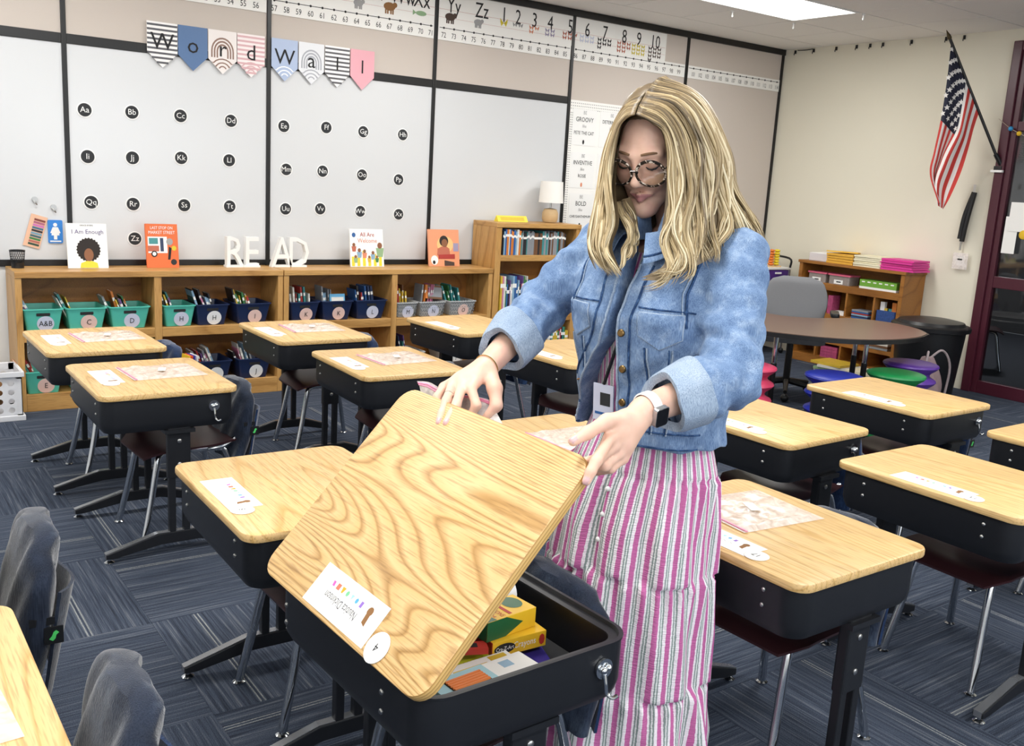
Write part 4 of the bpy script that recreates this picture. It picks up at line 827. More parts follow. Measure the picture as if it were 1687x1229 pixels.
for k, (dx, dy, an) in DESKS.items():
    t = thing('student_desk', 'oak topped student desk '+WHERE[k], 'desk', (dx, dy, 0), R(an), 'student desks')
    if k != 'OP': link('desk_top', top_me, t)
    bo_ = link('book_box', box_me, t)
    if k == 'OP': bo_.location = (0.014, -0.014, 0)
    for sg in (-1, 1):
        s_ = link('leg_sleeve', sleeve_me, t); s_.location = (0.03, sg*0.265, 0)
        for px in (-0.026, 0.026): p_ = link('leg_post', post_me, s_); p_.location = (px, 0, 0)
        f_ = link('foot', foot_me, t); f_.location = (0, sg*0.265, 0); c_ = link('foot_highlight', foot_highlight_me, f_)
        for gx in (-0.222, 0.247): g_ = link('glide', glide_me, f_); g_.location = (gx, 0, 0)
        for zz in (0.35, 0.44): w_ = link('bolt', screw_me, s_); w_.location = (0.0, -0.017, zz); w_.rotation_euler = (R(90), 0, 0); w_.scale = (1.5, 1.5, 1)
    for sy in (-0.195, 0.195):
        for zz in (0.585, 0.548): w_ = link('screw', screw_me, t); w_.location = (-0.239, sy, zz); w_.rotation_euler = (0, R(-90), 0)
    if k in ('A2', 'OP', 'H', 'J'): h_ = link('bag_hook', hook_me, t); h_.location = (0.155, -0.2925, 0.567) if k != 'OP' else (0.175, -0.307, 0.565); h_.scale = (0.85,)*3
    WR[k] = t
# the raised lid of the open desk: hinged along -x
LID = R(46.5)
OPT = WR['OP']
lid = link('desk_lid', slab(MB(), 0.25, 0.305, 0.042, -0.022, 0, 0.0035, (0.25, 0)).mesh('desk_lid', ['lid_oak', 'plywood_edge'], True), OPT)
lid.location = (-0.25, -0.012, DH-0.006); lid.scale = (1, 1.03, 1); lid.rotation_euler = (0, -LID, 0)
for sy in (-0.2, 0.2):
    MB().box(-0.006, 0.05, -0.03, 0.03, -0.0235, -0.0222).build('hinge', 'steel', lid).location = (0.01, sy, 0)
lidM = Matrix.Translation(Vector((0.952, 1.521, 0))) @ Matrix.Rotation(R(1.8), 4, 'Z') @ Matrix.Translation((-0.25, 0, DH-0.006)) @ Matrix.Rotation(-LID, 4, 'Y')

# ------------------------------------------------------------------ name cards, number discs, zip bags on the desks
shape_cols = ['c95fb5', 'e8735a', 'e0a52a', '78c290', '9fdce0', '58a8dd', '8f6cc4']
for c in shape_cols: mat('shape_'+c, c, 0.7)
card_me = MB().box(-0.0425, 0.0425, -0.12, 0.12, 0, 0.0008).mesh('card', 'paper')
disc_me = MB().lathe([(0.0285, 0), (0.0295, 0.001), (0.0295, 0.002), (0.028, 0.003)], seg=26).mesh('number_disc', 'white', True)
def shapes_mesh():
    mb = MB(); z = 0.001
    for i in range(7):
        y = -0.035+(6-i)*0.018-0.01; x = 0.016
        pl = {0: [(-5, -5), (5, -2), (5, 6), (-5, 3)], 1: [(-6, -6), (6, -6), (6, 6), (-6, 6)], 2: [(-6, -2.5), (6, -6), (6, 6), (-6, 2.5)], 3: [(6*math.cos(q*0.785), 5*math.sin(q*0.785)) for q in range(8)], 4: [(-6, 0), (5, -5), (5, 5)], 5: [(6*math.cos(q*1.047), 5*math.sin(q*1.047)) for q in range(6)], 6: [(-6, -4), (6, -4), (6, 4), (-6, 4)]}[i]
        mb.add([(x+a*0.001, y+b*0.001, z) for a, b in pl], [tuple(range(len(pl)))], i)
    return mb.mesh('printed_shapes', ['shape_'+c for c in shape_cols])
shp_me = shapes_mesh()
girl_me = MB().add([(0.016+0.009*math.cos(q*0.63), -0.078+0.009*math.sin(q*0.63), 0.001) for q in range(10)], [tuple(range(10))]).add([(0.012, -0.072, 0.0011), (0.012, -0.084, 0.0011), (-0.012, -0.088, 0.0011), (-0.008, -0.075, 0.0011)], [(0, 1, 2, 3)]).mesh('printed_figure', 'print_brown')
def card(k, parentM=None, x=-0.175, y=0.03, number=None, dx=-0.2, dyo=-0.125, yaw=0.0):
    base = Matrix.Translation(WR[k].location) @ Matrix.Rotation(WR[k].rotation_euler[2], 4, 'Z') @ Matrix.Translation((0, 0, DH+0.0003)) if parentM is None else parentM
    t = thing('name_card', 'white name card on the desk '+WHERE[k], 'name card', (0, 0, 0), 0, 'desk name cards'); t.matrix_world = base @ Matrix.Translation((x, y, 0)) @ Matrix.Rotation(yaw, 4, 'Z')
    link('card', card_me, t); link('printed_shapes', shp_me, t); link('printed_figure', girl_me, t)
    if k == 'OP': text('Nautica Dickinson', 0.024, mat('pen_ink', '54545c', 0.8), t, (-0.008, 0.008, 0.001), (0, 1, 0), (-1, 0, 0), 'handwriting', sx=0.68)
    else: MB().add([(-0.008+0.003*((q % 2)*2-1)+s_*0.0012, -0.055+q*0.01, 0.001) for s_ in (0, 1) for q in range(12)], [(q, q+1, 13+q, 12+q) for q in range(11)]).build('handwriting', 'print_gray', t)
    d = thing('number_disc', 'round number disc on the desk '+WHERE[k], 'number disc', (0, 0, 0), 0, 'desk number discs'); d.matrix_world = base @ Matrix.Translation((dx, y+dyo, 0)) if parentM is None else base @ Matrix.Translation((dx, y+dyo, 0))
    link('disc', disc_me, d)
    if number: text(number, 0.022, 'ink', d, (0, 0, 0.0033), (0, 1, 0), (-1, 0, 0), 'number')
nums = {'G': '17', 'B3': '5', 'I': '13'}
for k in DESKS:
    if k == 'OP' or k.startswith('Z'): continue
    far = k in ('A1', 'A2')
    card(k, None, -0.155 if far else -0.185, 0.02 if far else 0.0, nums.get(k), -0.165 if far else -0.2, -0.135)
card('OP', lidM @ Matrix.Translation((0, 0, 0.0003)), 0.052, -0.008, '4', 0.028, -0.154)
def bag_mesh():
    r2 = random.Random(5); hts = [[r2.uniform(0.001, 0.009) for _ in range(15)] for _ in range(15)]
    def f(u, v):
        i, j = int(round(u*14)), int(round(v*14)); e = min(u, 1-u, v, 1-v)
        return (-0.14+0.28*u, -0.125+0.25*v, 0.0015+(hts[i][j] if e > 0.01 else 0))
    return MB().grid(f, 15, 15).mesh('bag_film', 'clear_film', True)
bag_me = bag_mesh(); zip_me = MB().box(-0.137, -0.1315, -0.125, 0.125, 0.0035, 0.0055).mesh('zip_strip', 'pink_zip'); zip2_me = MB().box(-0.144, -0.1375, -0.125, 0.125, 0.002, 0.003).mesh('zip_lip', 'clear_film')
note_me = MB().box(-0.03, 0.03, -0.014, 0.014, 0.0105, 0.0109).mesh('paper_note', 'paper')
def zbag(k, x, y, yaw):
    t = thing('zip_bag', 'clear zip bag on the desk '+WHERE[k], 'zip bag', (0, 0, 0), 0, 'zip bags')
    t.matrix_world = Matrix.Translation(WR[k].location) @ Matrix.Rotation(WR[k].rotation_euler[2], 4, 'Z') @ Matrix.Translation((x, y, DH)) @ Matrix.Rotation(yaw, 4, 'Z')
    link('bag_film', bag_me, t); link('zip_strip', zip_me, t); link('zip_lip', zip2_me, t); n_ = link('paper_note', note_me, t); n_.rotation_euler = (0, 0, 1.2)
for k, x, y, a in (('A1', 0.07, 0.04, 0.05), ('A2', 0.06, 0.045, 0.05), ('M1', 0.06, 0.04, -0.05), ('M2', 0.06, 0.03, 0.08), ('K', 0.07, -0.0, 0.0), ('G', 0.045, 0.09, -0.1), ('Z4', 0.05, -0.06, 0.06)): zbag(k, x, y, a)

# ------------------------------------------------------------------ student chairs and their fabric seat sacks
def seat_mesh():
    def f(u, v):
        x = -0.19+0.37*u; y = (v-0.5)*2; hw_ = 0.185*(1-0.18*max(0, u-0.7)/0.3)*(1-0.25*max(0, 0.12-u)/0.12)
        z = 0.375-0.018*math.cos(y*math.pi/2)*math.sin(min(1, u*1.1)*math.pi) - 0.03*max(0, (0.2-u)/0.2)**2+0.01*u
        return (x, y*hw_, z)
    mb = MB().grid(f, 14, 12); b = len(mb.v); n = 14*12
    top = list(mb.v); mb.v += [(x*0.99, y*0.99, z-0.008) for x, y, z in top]; mb.f += [tuple(i+n for i in reversed(q)) for q in mb.f[:]]; mb.m = [0]*len(mb.f)
    per = [i for i in range(14)]+[14*j+13 for j in range(1, 12)]+[14*11+i for i in range(12, -1, -1)]+[14*j for j in range(10, 0, -1)]
    mb.f += [(per[i], per[(i+1) % len(per)], per[(i+1) % len(per)]+n, per[i]+n) for i in range(len(per))]; mb.m += [0]*len(per)
    return mb.mesh('seat', 'maroon_plastic', True)
seat_me = seat_mesh()
def back_mesh():
    def f(u, v):
        y = (u-0.5)*2; a = 1-0.25*max(0, v-0.8)/0.2
        return (0.196+0.035*v-0.015*(1-y*y), y*0.13*a, 0.42+0.15*v)
    mb = MB().grid(f, 12, 8); n = 96; top = list(mb.v); mb.v += [(x+0.007, y, z) for x, y, z in top]; mb.f += [tuple(i+n for i in reversed(q)) for q in mb.f[:]]
    per = [i for i in range(12)]+[12*j+11 for j in range(1, 8)]+[12*7+i for i in range(10, -1, -1)]+[12*j for j in range(6, 0, -1)]
    mb.f += [(per[i], per[(i+1) % len(per)], per[(i+1) % len(per)]+n, per[i]+n) for i in range(len(per))]; mb.m = [0]*len(mb.f)
    return mb.mesh('backrest', 'maroon_plastic', True)
back_me = back_mesh()
fl_me = {}; rl_me = {}
for sg in (-1, 1):
    fl_me[sg] = MB().tube(catmull([(0.05, sg*0.11, 0.352), (-0.06, sg*0.115, 0.352), (-0.115, sg*0.12, 0.345), (-0.135, sg*0.128, 0.31), (-0.165, sg*0.14, 0.16), (-0.20, sg*0.155, 0.012)], 5), 0.0125, 10).mesh('leg', 'chrome', True)
    rl_me[sg] = MB().tube(catmull([(0.0, sg*0.115, 0.352), (0.10, sg*0.125, 0.35), (0.135, sg*0.135, 0.33), (0.165, sg*0.15, 0.2), (0.205, sg*0.175, 0.012)], 5), 0.0125, 10).mesh('leg', 'chrome', True)
post2_me = {sg: MB().tube(catmull([(0.06, sg*0.13, 0.352), (0.13, sg*0.135, 0.36), (0.205, sg*0.14, 0.42), (0.235, sg*0.14, 0.55)], 5), 0.011, 8).mesh('back_post', 'chrome', True) for sg in (-1, 1)}
shell_me = MB().grid(lambda u, v: (-0.02+0.16*u, (v-0.5)*0.2, 0.345-0.0*u), 4, 4).box(-0.06, 0.12, -0.1, 0.1, 0.335, 0.345).mesh('under_plate', 'gray_shell')
def chair_root(label, loc, rz, group='student chairs'):
    t = thing('student_chair', label, 'chair', loc, rz, group)
    link('seat', seat_me, t); link('backrest', back_me, t); link('under_plate', shell_me, t)
    for sg in (-1, 1):
        for me in (fl_me[sg], rl_me[sg]):
            l_ = link('leg', me, t); g_ = link('glide', glide_me, l_); xs = [v.co for v in me.vertices]; lo_ = min(xs, key=lambda c: c.z); g_.location = (-0.20 if me is fl_me[sg] else 0.205, sg*(0.155 if me is fl_me[sg] else 0.175), 0)
        link('back_post', post2_me[sg], t)
    return t
def sack_mesh(seed, mt):
    r2 = random.Random(seed); ph = [r2.uniform(0, 6) for _ in range(4)]
    def f(u, v):     # u round the sack (closed), v bottom -> top
        a = 2*math.pi*u; hy_ = 0.186*(1-0.80*max(0, (v-0.62)/0.38)**3.4); hx_ = 0.030+0.012*math.sin(math.pi*min(1, v*1.1))*(1-v*0.4)
        c, s_ = math.cos(a), math.sin(a); sq = lambda q: math.copysign(abs(q)**0.72, q)
        top = max(0, (v-0.88)/0.12); k = math.sqrt(max(0.0, 1-top*top*0.995))
        y = sq(s_)*hy_; x = sq(c)*hx_*(0.12+0.88*k)
        wr = 0.006*math.sin(y*38+ph[0]+v*6)*(0.3+v*0.7)+0.004*math.sin(y*75+v*11+ph[1]); x += wr*k
        z = 0.29+0.32*v+0.004*math.sin(y*20+ph[2])*v-0.012*top*(1-k)
        return (0.178+0.055*v+x, y, z)
    mb = MB().grid(f, 56, 26, wrap=True); n = 56
    mb.f.append(tuple(range(n-1, -1, -1))); mb.f.append(tuple(25*n+i for i in range(n))); mb.m = [0]*len(mb.f)
    return mb.mesh('sack', mt, True)
def pouch_mesh(mt):
    def f(u, v):
        y = (u-0.5)*2*0.178; z = 0.28+0.22*v; x = 0.215+0.035*v+0.028*math.sin(math.pi*u)**0.5+0.012*math.sin(u*9)*v
        return (x, y, z)
    mb = MB().grid(f, 20, 8); n = len(mb.v); top = list(mb.v); mb.v += [(x-0.006, y*0.98, z) for x, y, z in top]; mb.f += [tuple(i+n for i in reversed(q)) for q in mb.f[:]]
    per = [i for i in range(20)]+[20*j+19 for j in range(1, 8)]+[140+i for i in range(18, -1, -1)]+[20*j for j in range(6, 0, -1)]
    mb.f += [(per[i], per[(i+1) % len(per)], per[(i+1) % len(per)]+n, per[i]+n) for i in range(len(per))]; mb.m = [0]*len(mb.f)
    return mb.mesh('rear_pouch', mt, True)
SK = [sack_mesh(s_, 'pocket_navy' if s_ % 2 else 'pocket_fabric') for s_ in range(4)]; PO = [pouch_mesh('pocket_fabric'), pouch_mesh('pocket_navy')]
tagm = MB().box(0.215, 0.25, -0.187, -0.183, 0.40, 0.435).mesh('side_tag', 'black_plastic'); green_me = MB().prism([(x*0.8+0.088, z*0.8+0.055) for x, z in ((0.170, 0.445), (0.176, 0.452), (0.180, 0.462), (0.186, 0.466), (0.192, 0.46), (0.186, 0.455), (0.184, 0.446), (0.178, 0.44))], -0.1885, -0.187, fn=xz).mesh('green_emblem', mat('tag_green', '4fd06a', 0.6))
strap_me = [MB().box(0.19, 0.235, a, a+0.004, 0.44, 0.455).mesh('strap', 'black_plastic') for a in (-0.185, 0.181)]
CH = {'A1': (0.115, 0.02, 2), 'A2': (0.115, 0.0, 3), 'M1': (0.115, 0.02, -2), 'M2': (0.10, 0.0, -3), 'C1': (0.115, 0, 0), 'C2': (0.115, 0, 4), 'B3': (0.10, 0.02, 2), 'OP': (0.115, 0.03, 4), 'K': (0.12, 0.0, 0), 'G': (0.125, 0.02, 2), 'H': (0.115, -0.03, -3), 'I': (0.11, -0.02, -2), 'J': (0.115, 0, 0), 'L': (0.115, 0, 0), 'Z3': (0.11, -0.03, -3), 'Z4': (0.115, -0.08, -4)}
for i, (k, (ox, oy, an)) in enumerate(CH.items()):
    dx, dy, da = DESKS[k]
    zc = chair_root('maroon student chair at the desk '+WHERE[k], (dx+ox, dy+oy, 0), R(da+an))
    s_ = thing('seat_sack', 'fabric seat sack at the desk '+WHERE[k], 'seat sack', (dx+ox, dy+oy, 0), R(da+an), 'chair seat sacks')
    if k[0] == 'Z': zc.scale = s_.scale = (1.08, 1.08, 1.09)
    link('sack', SK[(i*3+1) % 4 if k[0] != 'Z' else 0], s_); p_ = link('rear_pouch', PO[i % 2], s_); link('strap', strap_me[0], s_); link('strap', strap_me[1], s_)
    tg = link('side_tag', tagm, s_); link('green_emblem', green_me, tg)
chair_root('chrome legged chair standing in the corridor behind the glass door', (8.6, 4.55, 0), R(120), 'corridor chairs')
# folder and papers sticking out of the sack of the first desk
for i, (c, n_) in enumerate((('e3b92a', 'yellow'), ('d9532f', 'orange'), ('3a3f9c', 'blue'), ('e9e7e2', 'white'))):
    o = MB().box(-0.002, 0.002, -0.04, 0.04, 0, 0.12).build('folder', mat('folder_'+n_, c, 0.5)); o.location = (1.29+0.012*i, 4.37+0.0*i, 0.46); o.rotation_euler = (0, R(8), R(8)); tag(o, n_+' folder sticking out of the seat sack behind the first desk', 'folder', 'folders in the seat sack')

# ================================================================== THINGS IN THE OPEN DESK
FZ = zb+0.0085
def local(k, x, y, z, yaw=0): return Matrix.Translation(WR[k].location) @ Matrix.Rotation(WR[k].rotation_euler[2], 4, 'Z') @ Matrix.Translation((x, y, z)) @ Matrix.Rotation(R(yaw), 4, 'Z')
mat('crayon_yellow', 'e7b92a', 0.4); mat('crayon_green', '1f5a34', 0.4); mat('crayon_red', '9a2a20', 0.4); mat('banner_red', 'b5332a', 0.5)
t = thing('crayon_box', 'yellow crayon box with a red end, under the green one in the open desk', 'crayon box'); t.matrix_world = local('OP', 0.118, -0.075, FZ+0.03, -4)
MB().box(-0.055, 0.075, -0.04, 0.04, 0, 0.034).build('carton', 'crayon_yellow', t, bevel=0.001); MB().box(-0.0565, -0.055, -0.04, 0.04, 0, 0.034).build('end_panel', 'crayon_red', t)
text('Crayons', 0.020, 'white', t, (0.022, -0.0408, 0.018), (1, 0, 0), (0, 0, 1), sx=0.8); text('Cra-Z-Art', 0.012, 'white', t, (-0.026, -0.0413, 0.017), (1, 0, 0), (0, 0, 1), sx=0.85)
MB().prism(ell(-0.026, 0.017, 0.025, 0.011), -0.041, -0.0402, fn=onw).build('printed_oval', 'ink', t); MB().prism(ell(0.064, 0.017, 0.007, 0.012, 8), -0.041, -0.0402, fn=onw).build('printed_badge', 'banner_red', t)
t = thing('crayon_box', 'yellow and green crayon box on top of the other box in the open desk', 'crayon box'); t.matrix_world = local('OP', 0.108, -0.062, FZ+0.0645, 4)
MB().box(-0.06, 0.07, -0.037, 0.037, 0, 0.042).build('carton', 'crayon_yellow', t, bevel=0.001)
MB().prism([(-0.06, 0.0005), (-0.01, 0.0005), (0.035, 0.021), (-0.01, 0.0415), (-0.06, 0.0415)], -0.0374, -0.037, fn=onw).add([(-0.0604, -0.037, 0), (-0.0604, 0.037, 0), (-0.0604, 0.037, 0.042), (-0.0604, -0.037, 0.042)], [(0, 1, 2, 3)]).add([(-0.06, -0.037, 0.0424), (-0.035, -0.037, 0.0424), (-0.048, 0.037, 0.0424), (-0.06, 0.037, 0.0424)], [(0, 1, 2, 3)]).build('green_panel', 'crayon_green', t)
MB().add([(0.04+0.022*math.cos(q*0.35), 0.008+0.026*math.sin(q*0.35), 0.0425) for q in range(18)], [tuple(range(18))]).build('printed_oval', 'crayon_green', t); MB().box(0.002, 0.010, -0.03, 0.024, 0.0422, 0.0426).build('red_banner', 'banner_red', t)
text('CRAYONS', 0.017, 'banner_red', t, (-0.014, -0.004, 0.0427), (0, -1, 0), (1, 0, 0), sx=0.7); text('24', 0.014, 'banner_red', t, (-0.032, -0.02, 0.0427), (0, -1, 0), (1, 0, 0))
t = thing('pencil_box', 'white and blue box of pencils with a cutout window in the open desk', 'pencil box'); t.matrix_world = local('OP', -0.02, -0.20, FZ+0.045, 3)
MB().box(-0.11, 0.11, -0.035, 0.035, 0, 0.018).build('carton', 'white', t, bevel=0.001); MB().box(-0.1105, 0.015, -0.0355, 0.0355, -0.0002, 0.0184).build('blue_sleeve', mat('pale_aqua', '9cc9d6', 0.5), t)
MB().box(-0.085, 0.0, -0.02, 0.02, 0.0185, 0.0188).build('window', 'ink', t)
for q in range(5): MB().tube([(-0.083, -0.015+q*0.0075, 0.0195), (-0.003, -0.015+q*0.0075, 0.0195)], 0.0033, 6).build('pencil', mat('pencil_orange', 'e07a2c', 0.5), t)
MB().box(0.045, 0.07, 0.0, 0.022, 0.018, 0.0184).build('printed_mark', 'cover_light_blue', t)
t = thing('pencil_box', 'white carton with yellow print beneath the pencil box in the open desk', 'carton'); t.matrix_world = local('OP', -0.03, -0.165, FZ+0.022, 0)
MB().box(-0.13, 0.12, -0.06, 0.05, 0, 0.022).build('carton', 'white', t, bevel=0.001); MB().box(-0.02, 0.06, 0.0, 0.03, 0.022, 0.0224).box(0.07, 0.11, 0.02, 0.045, 0.022, 0.0224).build('printed_shape', 'cover_yellow', t)
for i, (c, n_, y0) in enumerate((('c9cf2e', 'yellow', -0.09), ('2a2a2e', 'black', -0.045), ('3f46a8', 'blue', 0.0))):
    t = thing('spiral_notebook', n_+' spiral notebook in the open desk', 'notebook', group='spiral notebooks'); t.matrix_world = local('OP', -0.015, y0+0.085, FZ+0.030+0.0068*i, 0)
    MB().box(-0.13, 0.11, -0.1, 0.1, 0, 0.0055).build('cover', mat('note_'+n_, c, 0.45), t)
    w_ = MB()
    for q in range(26): w_.tube([(-0.125+q*0.0092, -0.098, 0.0062), (-0.125+q*0.0092, -0.106, 0.004), (-0.125+q*0.0092, -0.100, -0.0005)], 0.0011, 5)
    w_.build('wire_spiral', 'steel', t)
t = thing('paper_roll', 'white paper towel roll or bottle lying in the open desk', 'roll'); t.matrix_world = local('OP', 0.07, 0.03, FZ+0.092, -3)
MB().lathe([(0.001, -0.10), (0.036, -0.10), (0.038, -0.096), (0.038, 0.12), (0.034, 0.127), (0.001, 0.128)], seg=22).xf(Matrix.Rotation(math.pi/2, 4, 'Y')).build('roll_body', 'white', t, True); MB().box(0.05, 0.09, -0.012, 0.012, 0.0377, 0.0382).build('printed_mark', 'print_gray', t)
t = thing('shape_folder', 'purple folder with an orange triangle in the open desk', 'folder'); t.matrix_world = local('OP', 0.12, -0.155, FZ+0.002, -20)
MB().box(-0.055, 0.055, -0.09, 0.09, 0, 0.012).build('cover', mat('deep_violet', '3a2f86', 0.4), t); MB().add([(0.005, -0.04, 0.0125), (0.042, -0.03, 0.0125), (0.012, 0.012, 0.0125)], [(0, 1, 2)]).build('orange_triangle', 'pencil_orange', t)
t = thing('sharpener_pack', 'small red packet between the notebooks and crayons in the open desk', 'packet'); t.matrix_world = local('OP', 0.03, -0.1, FZ+0.052, -25)
MB().box(-0.045, 0.02, -0.016, 0.016, 0, 0.012).build('packet', 'banner_red', t); MB().box(-0.03, 0.0, -0.008, 0.008, 0.012, 0.0125).build('printed_mark', 'ink', t)
# ================================================================== RIGHT CORNER: OAK CASE, TABLE, STOOLS, CART
oc = thing('oak_bookcase', 'medium brown oak bookcase with paper stacks against the cream wall', 'bookcase', (7.26, 4.975, 0))
F, K, A, B = -0.15, 0.15, -0.525, 0.525
ob = lambda n, x0, x1, y0, y1, z0, z1, b_=0.003: MB().box(x0, x1, y0, y1, z0, z1).build(n, 'case_oak', oc, bevel=b_)
ob('top', F-0.01, K, A-0.01, B+0.01, 0.88, 0.905); ob('side', F, K, A, A+0.035, 0, 0.88); ob('side', F, K, B-0.035, B, 0, 0.88); ob('back_panel', K-0.01, K, A+0.035, B-0.035, 0.02, 0.88, 0)
for z0, z1 in ((0.665, 0.725), (0.42, 0.462), (0.20, 0.235), (0.0, 0.075)): ob('shelf', F+0.003, K-0.01, A+0.035, B-0.035, z0, z1)
for y in (-0.27, 0.0, 0.26):
    ob('divider', F+0.006, K-0.01, y-0.009, y+0.009, 0.462, 0.665); ob('divider', F+0.006, K-0.01, y-0.009, y+0.009, 0.075, 0.20)
def stack(y, n, mt, colour, wd, dp, th, z0, x=7.235, jit=0.008, nm='folder'):
    for i in range(n):
        o = MB().box(-dp/2, dp/2, -wd/2, wd/2, 0, th*0.86).build(nm, mt, bevel=0.001); o.location = (x+rnd.uniform(-jit, jit), y+rnd.uniform(-jit, jit), z0+i*th+0.0005); o.rotation_euler = (0, 0, rnd.uniform(-0.03, 0.03))
        tag(o, '%s %s in the stack on top of the oak bookcase' % (colour, nm), nm, colour+' stack on the oak bookcase')
stack(5.09, 4, mat('folder_amber', 'e0a93c', 0.6), 'amber', 0.27, 0.24, 0.022, 0.905, x=7.24)
stack(4.82, 6, mat('paper_cream', 'ece4c6', 0.7), 'cream', 0.26, 0.24, 0.016, 0.905, nm='booklet')
stack(4.545, 5, mat('folder_pink', 'd93a95', 0.5), 'pink', 0.30, 0.24, 0.019, 0.905)
o = MB().box(-0.11, 0.11, -0.13, 0.13, 0, 0.012).build('folder', mat('folder_gold', 'e3b63a', 0.6)); o.location = (7.27, 5.17, 0.995); o.rotation_euler = (0, 0.05, 0.5); tag(o, 'gold envelope lying askew on the amber stack', 'envelope')
t = thing('paper_tray', 'clear plastic tray at the left end of the oak bookcase top', 'tray', (7.25, 5.33, 0.9055)); MB().box(-0.11, 0.11, -0.1, 0.1, 0, 0.07).build('tray', mat('frosted', 'd9d3d3', 0.3), t, bevel=0.006); MB().box(-0.1, 0.1, -0.09, 0.09, 0.07, 0.073).build('paper', 'paper', t)
for y, wd, lb, d_ in ((5.32, 0.20, 1, 'left'), (5.09, 0.23, 1, 'right')):
    t = thing('storage_tub', 'clear pink lidded storage tub, %s one in the oak bookcase' % d_, 'tub', (7.21, y, 0.7255)); MB().prism(rrect(0.075, wd/2-0.01, 0.015, 3), 0, 0.075).build('tub', mat('tub_gray', '8f8580', 0.3, var=0.2, scale=60), t); MB().prism(rrect(0.082, wd/2, 0.016, 3), 0.075, 0.088).build('lid', mat('lid_pink', 'd0607a', 0.4), t); MB().box(-0.0765, -0.0755, -0.045, 0.045, 0.005, 0.04).build('label', 'white', t); MB().box(-0.0772, -0.0766, -0.025, 0.02, 0.018, 0.028).build('printed_line', 'ink', t)
t = thing('flash_card_box', 'bright green boxed set on the upper shelf of the oak bookcase', 'box', (7.20, 4.70, 0.7255)); MB().box(-0.07, 0.07, -0.175, 0.175, 0.018, 0.075).build('box_top', mat('lime', '6fa53a', 0.5), t); MB().box(-0.07, 0.07, -0.175, 0.175, 0, 0.018).build('box_base', 'white', t)
for q in range(6): MB().box(-0.0708, -0.07, -0.15+q*0.055, -0.12+q*0.055, 0.052, 0.062).build('printed_mark', 'white', t)
t = thing('woven_basket', 'blue woven basket with pens on the middle shelf of the oak bookcase', 'basket', (7.19, 4.595, 0.4625))
MB().prism(rrect(0.06, 0.09, 0.015, 3), 0, 0.10).build('basket', mat('basket_blue', '2c4a86', 0.6, var=0.5, scale=80), t)
for q, (y, c, z1) in enumerate(((0.06, 'white', 0.17), (-0.05, 'cover_orange', 0.175), (0.02, 'cover_yellow', 0.12), (-0.01, 'cover_teal', 0.12))): MB().box(-0.02, 0.01, y-0.02, y+0.02, 0.02, z1).build('card_pack', c, t)
for i in range(6): o = MB().box(-0.07, 0.07, -0.08, 0.08, 0, 0.011).build('book', 'cover_'+['blue', 'dark_blue', 'light_blue', 'red', 'blue', 'gray'][i]); o.location = (7.19, 4.83, 0.4625+i*0.0125); tag(o, 'thin book in the blue stack beside the woven basket', 'book', 'blue stack in the oak bookcase')
o = MB().box(-0.05, 0.05, -0.025, 0.025, 0, 0.16).build('game_box', mat('magenta', 'a8456e', 0.5, var=0.5, scale=50)); o.location = (7.19, 5.15, 0.4625); tag(o, 'pink and blue upright box left of the blue book stack', 'box')
o = MB().box(-0.05, 0.05, -0.06, 0.06, 0, 0.03).build('notepad', 'paper'); o.location = (7.19, 5.06, 0.4625); tag(o, 'white notepad on the middle shelf of the oak bookcase', 'notepad')
for i in range(4): o = MB().box(-0.06, 0.06, -0.085, 0.085, 0, 0.024).build('game_box', 'magenta'); o.location = (7.18, 5.09, 0.0755+i*0.0255); tag(o, 'magenta box in the pile on the bottom shelf of the oak bookcase', 'box', 'magenta pile')
for i, c in enumerate(('cover_gray', 'cover_brown', 'cover_white')): o = MB().box(-0.09, 0.09, -0.1, 0.1, 0, 0.018).build('book', c); o.location = (7.2, 4.62, 0.2355+i*0.0195); tag(o, ['gray', 'brown', 'white'][i]+' book stacked on the low shelf at the right of the oak bookcase', 'book', 'low right stack')
for i, (c, z, y, n_) in enumerate((('cover_white', 0.0, 4.86, 'white'), ('print_green', 0.022, 4.87, 'pale green'), ('cover_white', 0.044, 4.84, 'white'), ('cover_yellow', 0.066, 4.9, 'yellow'), ('paper_cream', 0.0, 4.55, 'cream'), ('paper_cream', 0.024, 4.55, 'cream'), ('paper_cream', 0.048, 4.55, 'cream'))):
    o = MB().box(-0.13, 0.13, -0.15, 0.15, 0, 0.02).build('workbook', c); o.location = (6.96, y, z+0.0005); o.rotation_euler = (0, 0, 0.1*(i % 3)); tag(o, n_+' workbook piled on the floor before the oak bookcase', 'workbook', 'floor piles')

# kidney table
t = thing('kidney_table', 'brown kidney shaped table with a black edge in front of the oak bookcase', 'table', (5.25, 4.1, 0))
kp = [(5.80, 3.40), (5.96, 3.58), (6.03, 3.82), (5.94, 4.04), (5.76, 4.10), (5.58, 4.15), (5.44, 4.29), (5.40, 4.50), (5.34, 4.76), (5.16, 4.93), (4.92, 4.95), (4.68, 4.78), (4.55, 4.42), (4.60, 4.02), (4.77, 3.66), (4.99, 3.43), (5.28, 3.33), (5.57, 3.33)]
cl_ = catmull([(x-5.25, y-4.1, 0) for x, y in kp+kp[:1]], 4)[:-1]; poly = [(p.x, p.y) for p in cl_]
MB().prism(poly, 0.60, 0.628).build('edge_band', 'black_plastic', t); MB().prism([(x*0.985, y*0.985) for x, y in poly], 0.628, 0.631).build('table_top', 'table_brown', t)
for x, y in ((0.30, -0.42), (-0.35, -0.2), (-0.3, 0.5), (0.5, -0.2)):
    l_ = MB().tube([(x, y, 0.02), (x, y, 0.40)], 0.019, 10).build('leg', 'black_plastic', t, True); MB().tube([(x, y, 0.40), (x, y, 0.60)], 0.016, 10).build('leg_tube', 'chrome', l_, True); g_ = link('glide', glide_me, l_); g_.location = (x, y, 0)
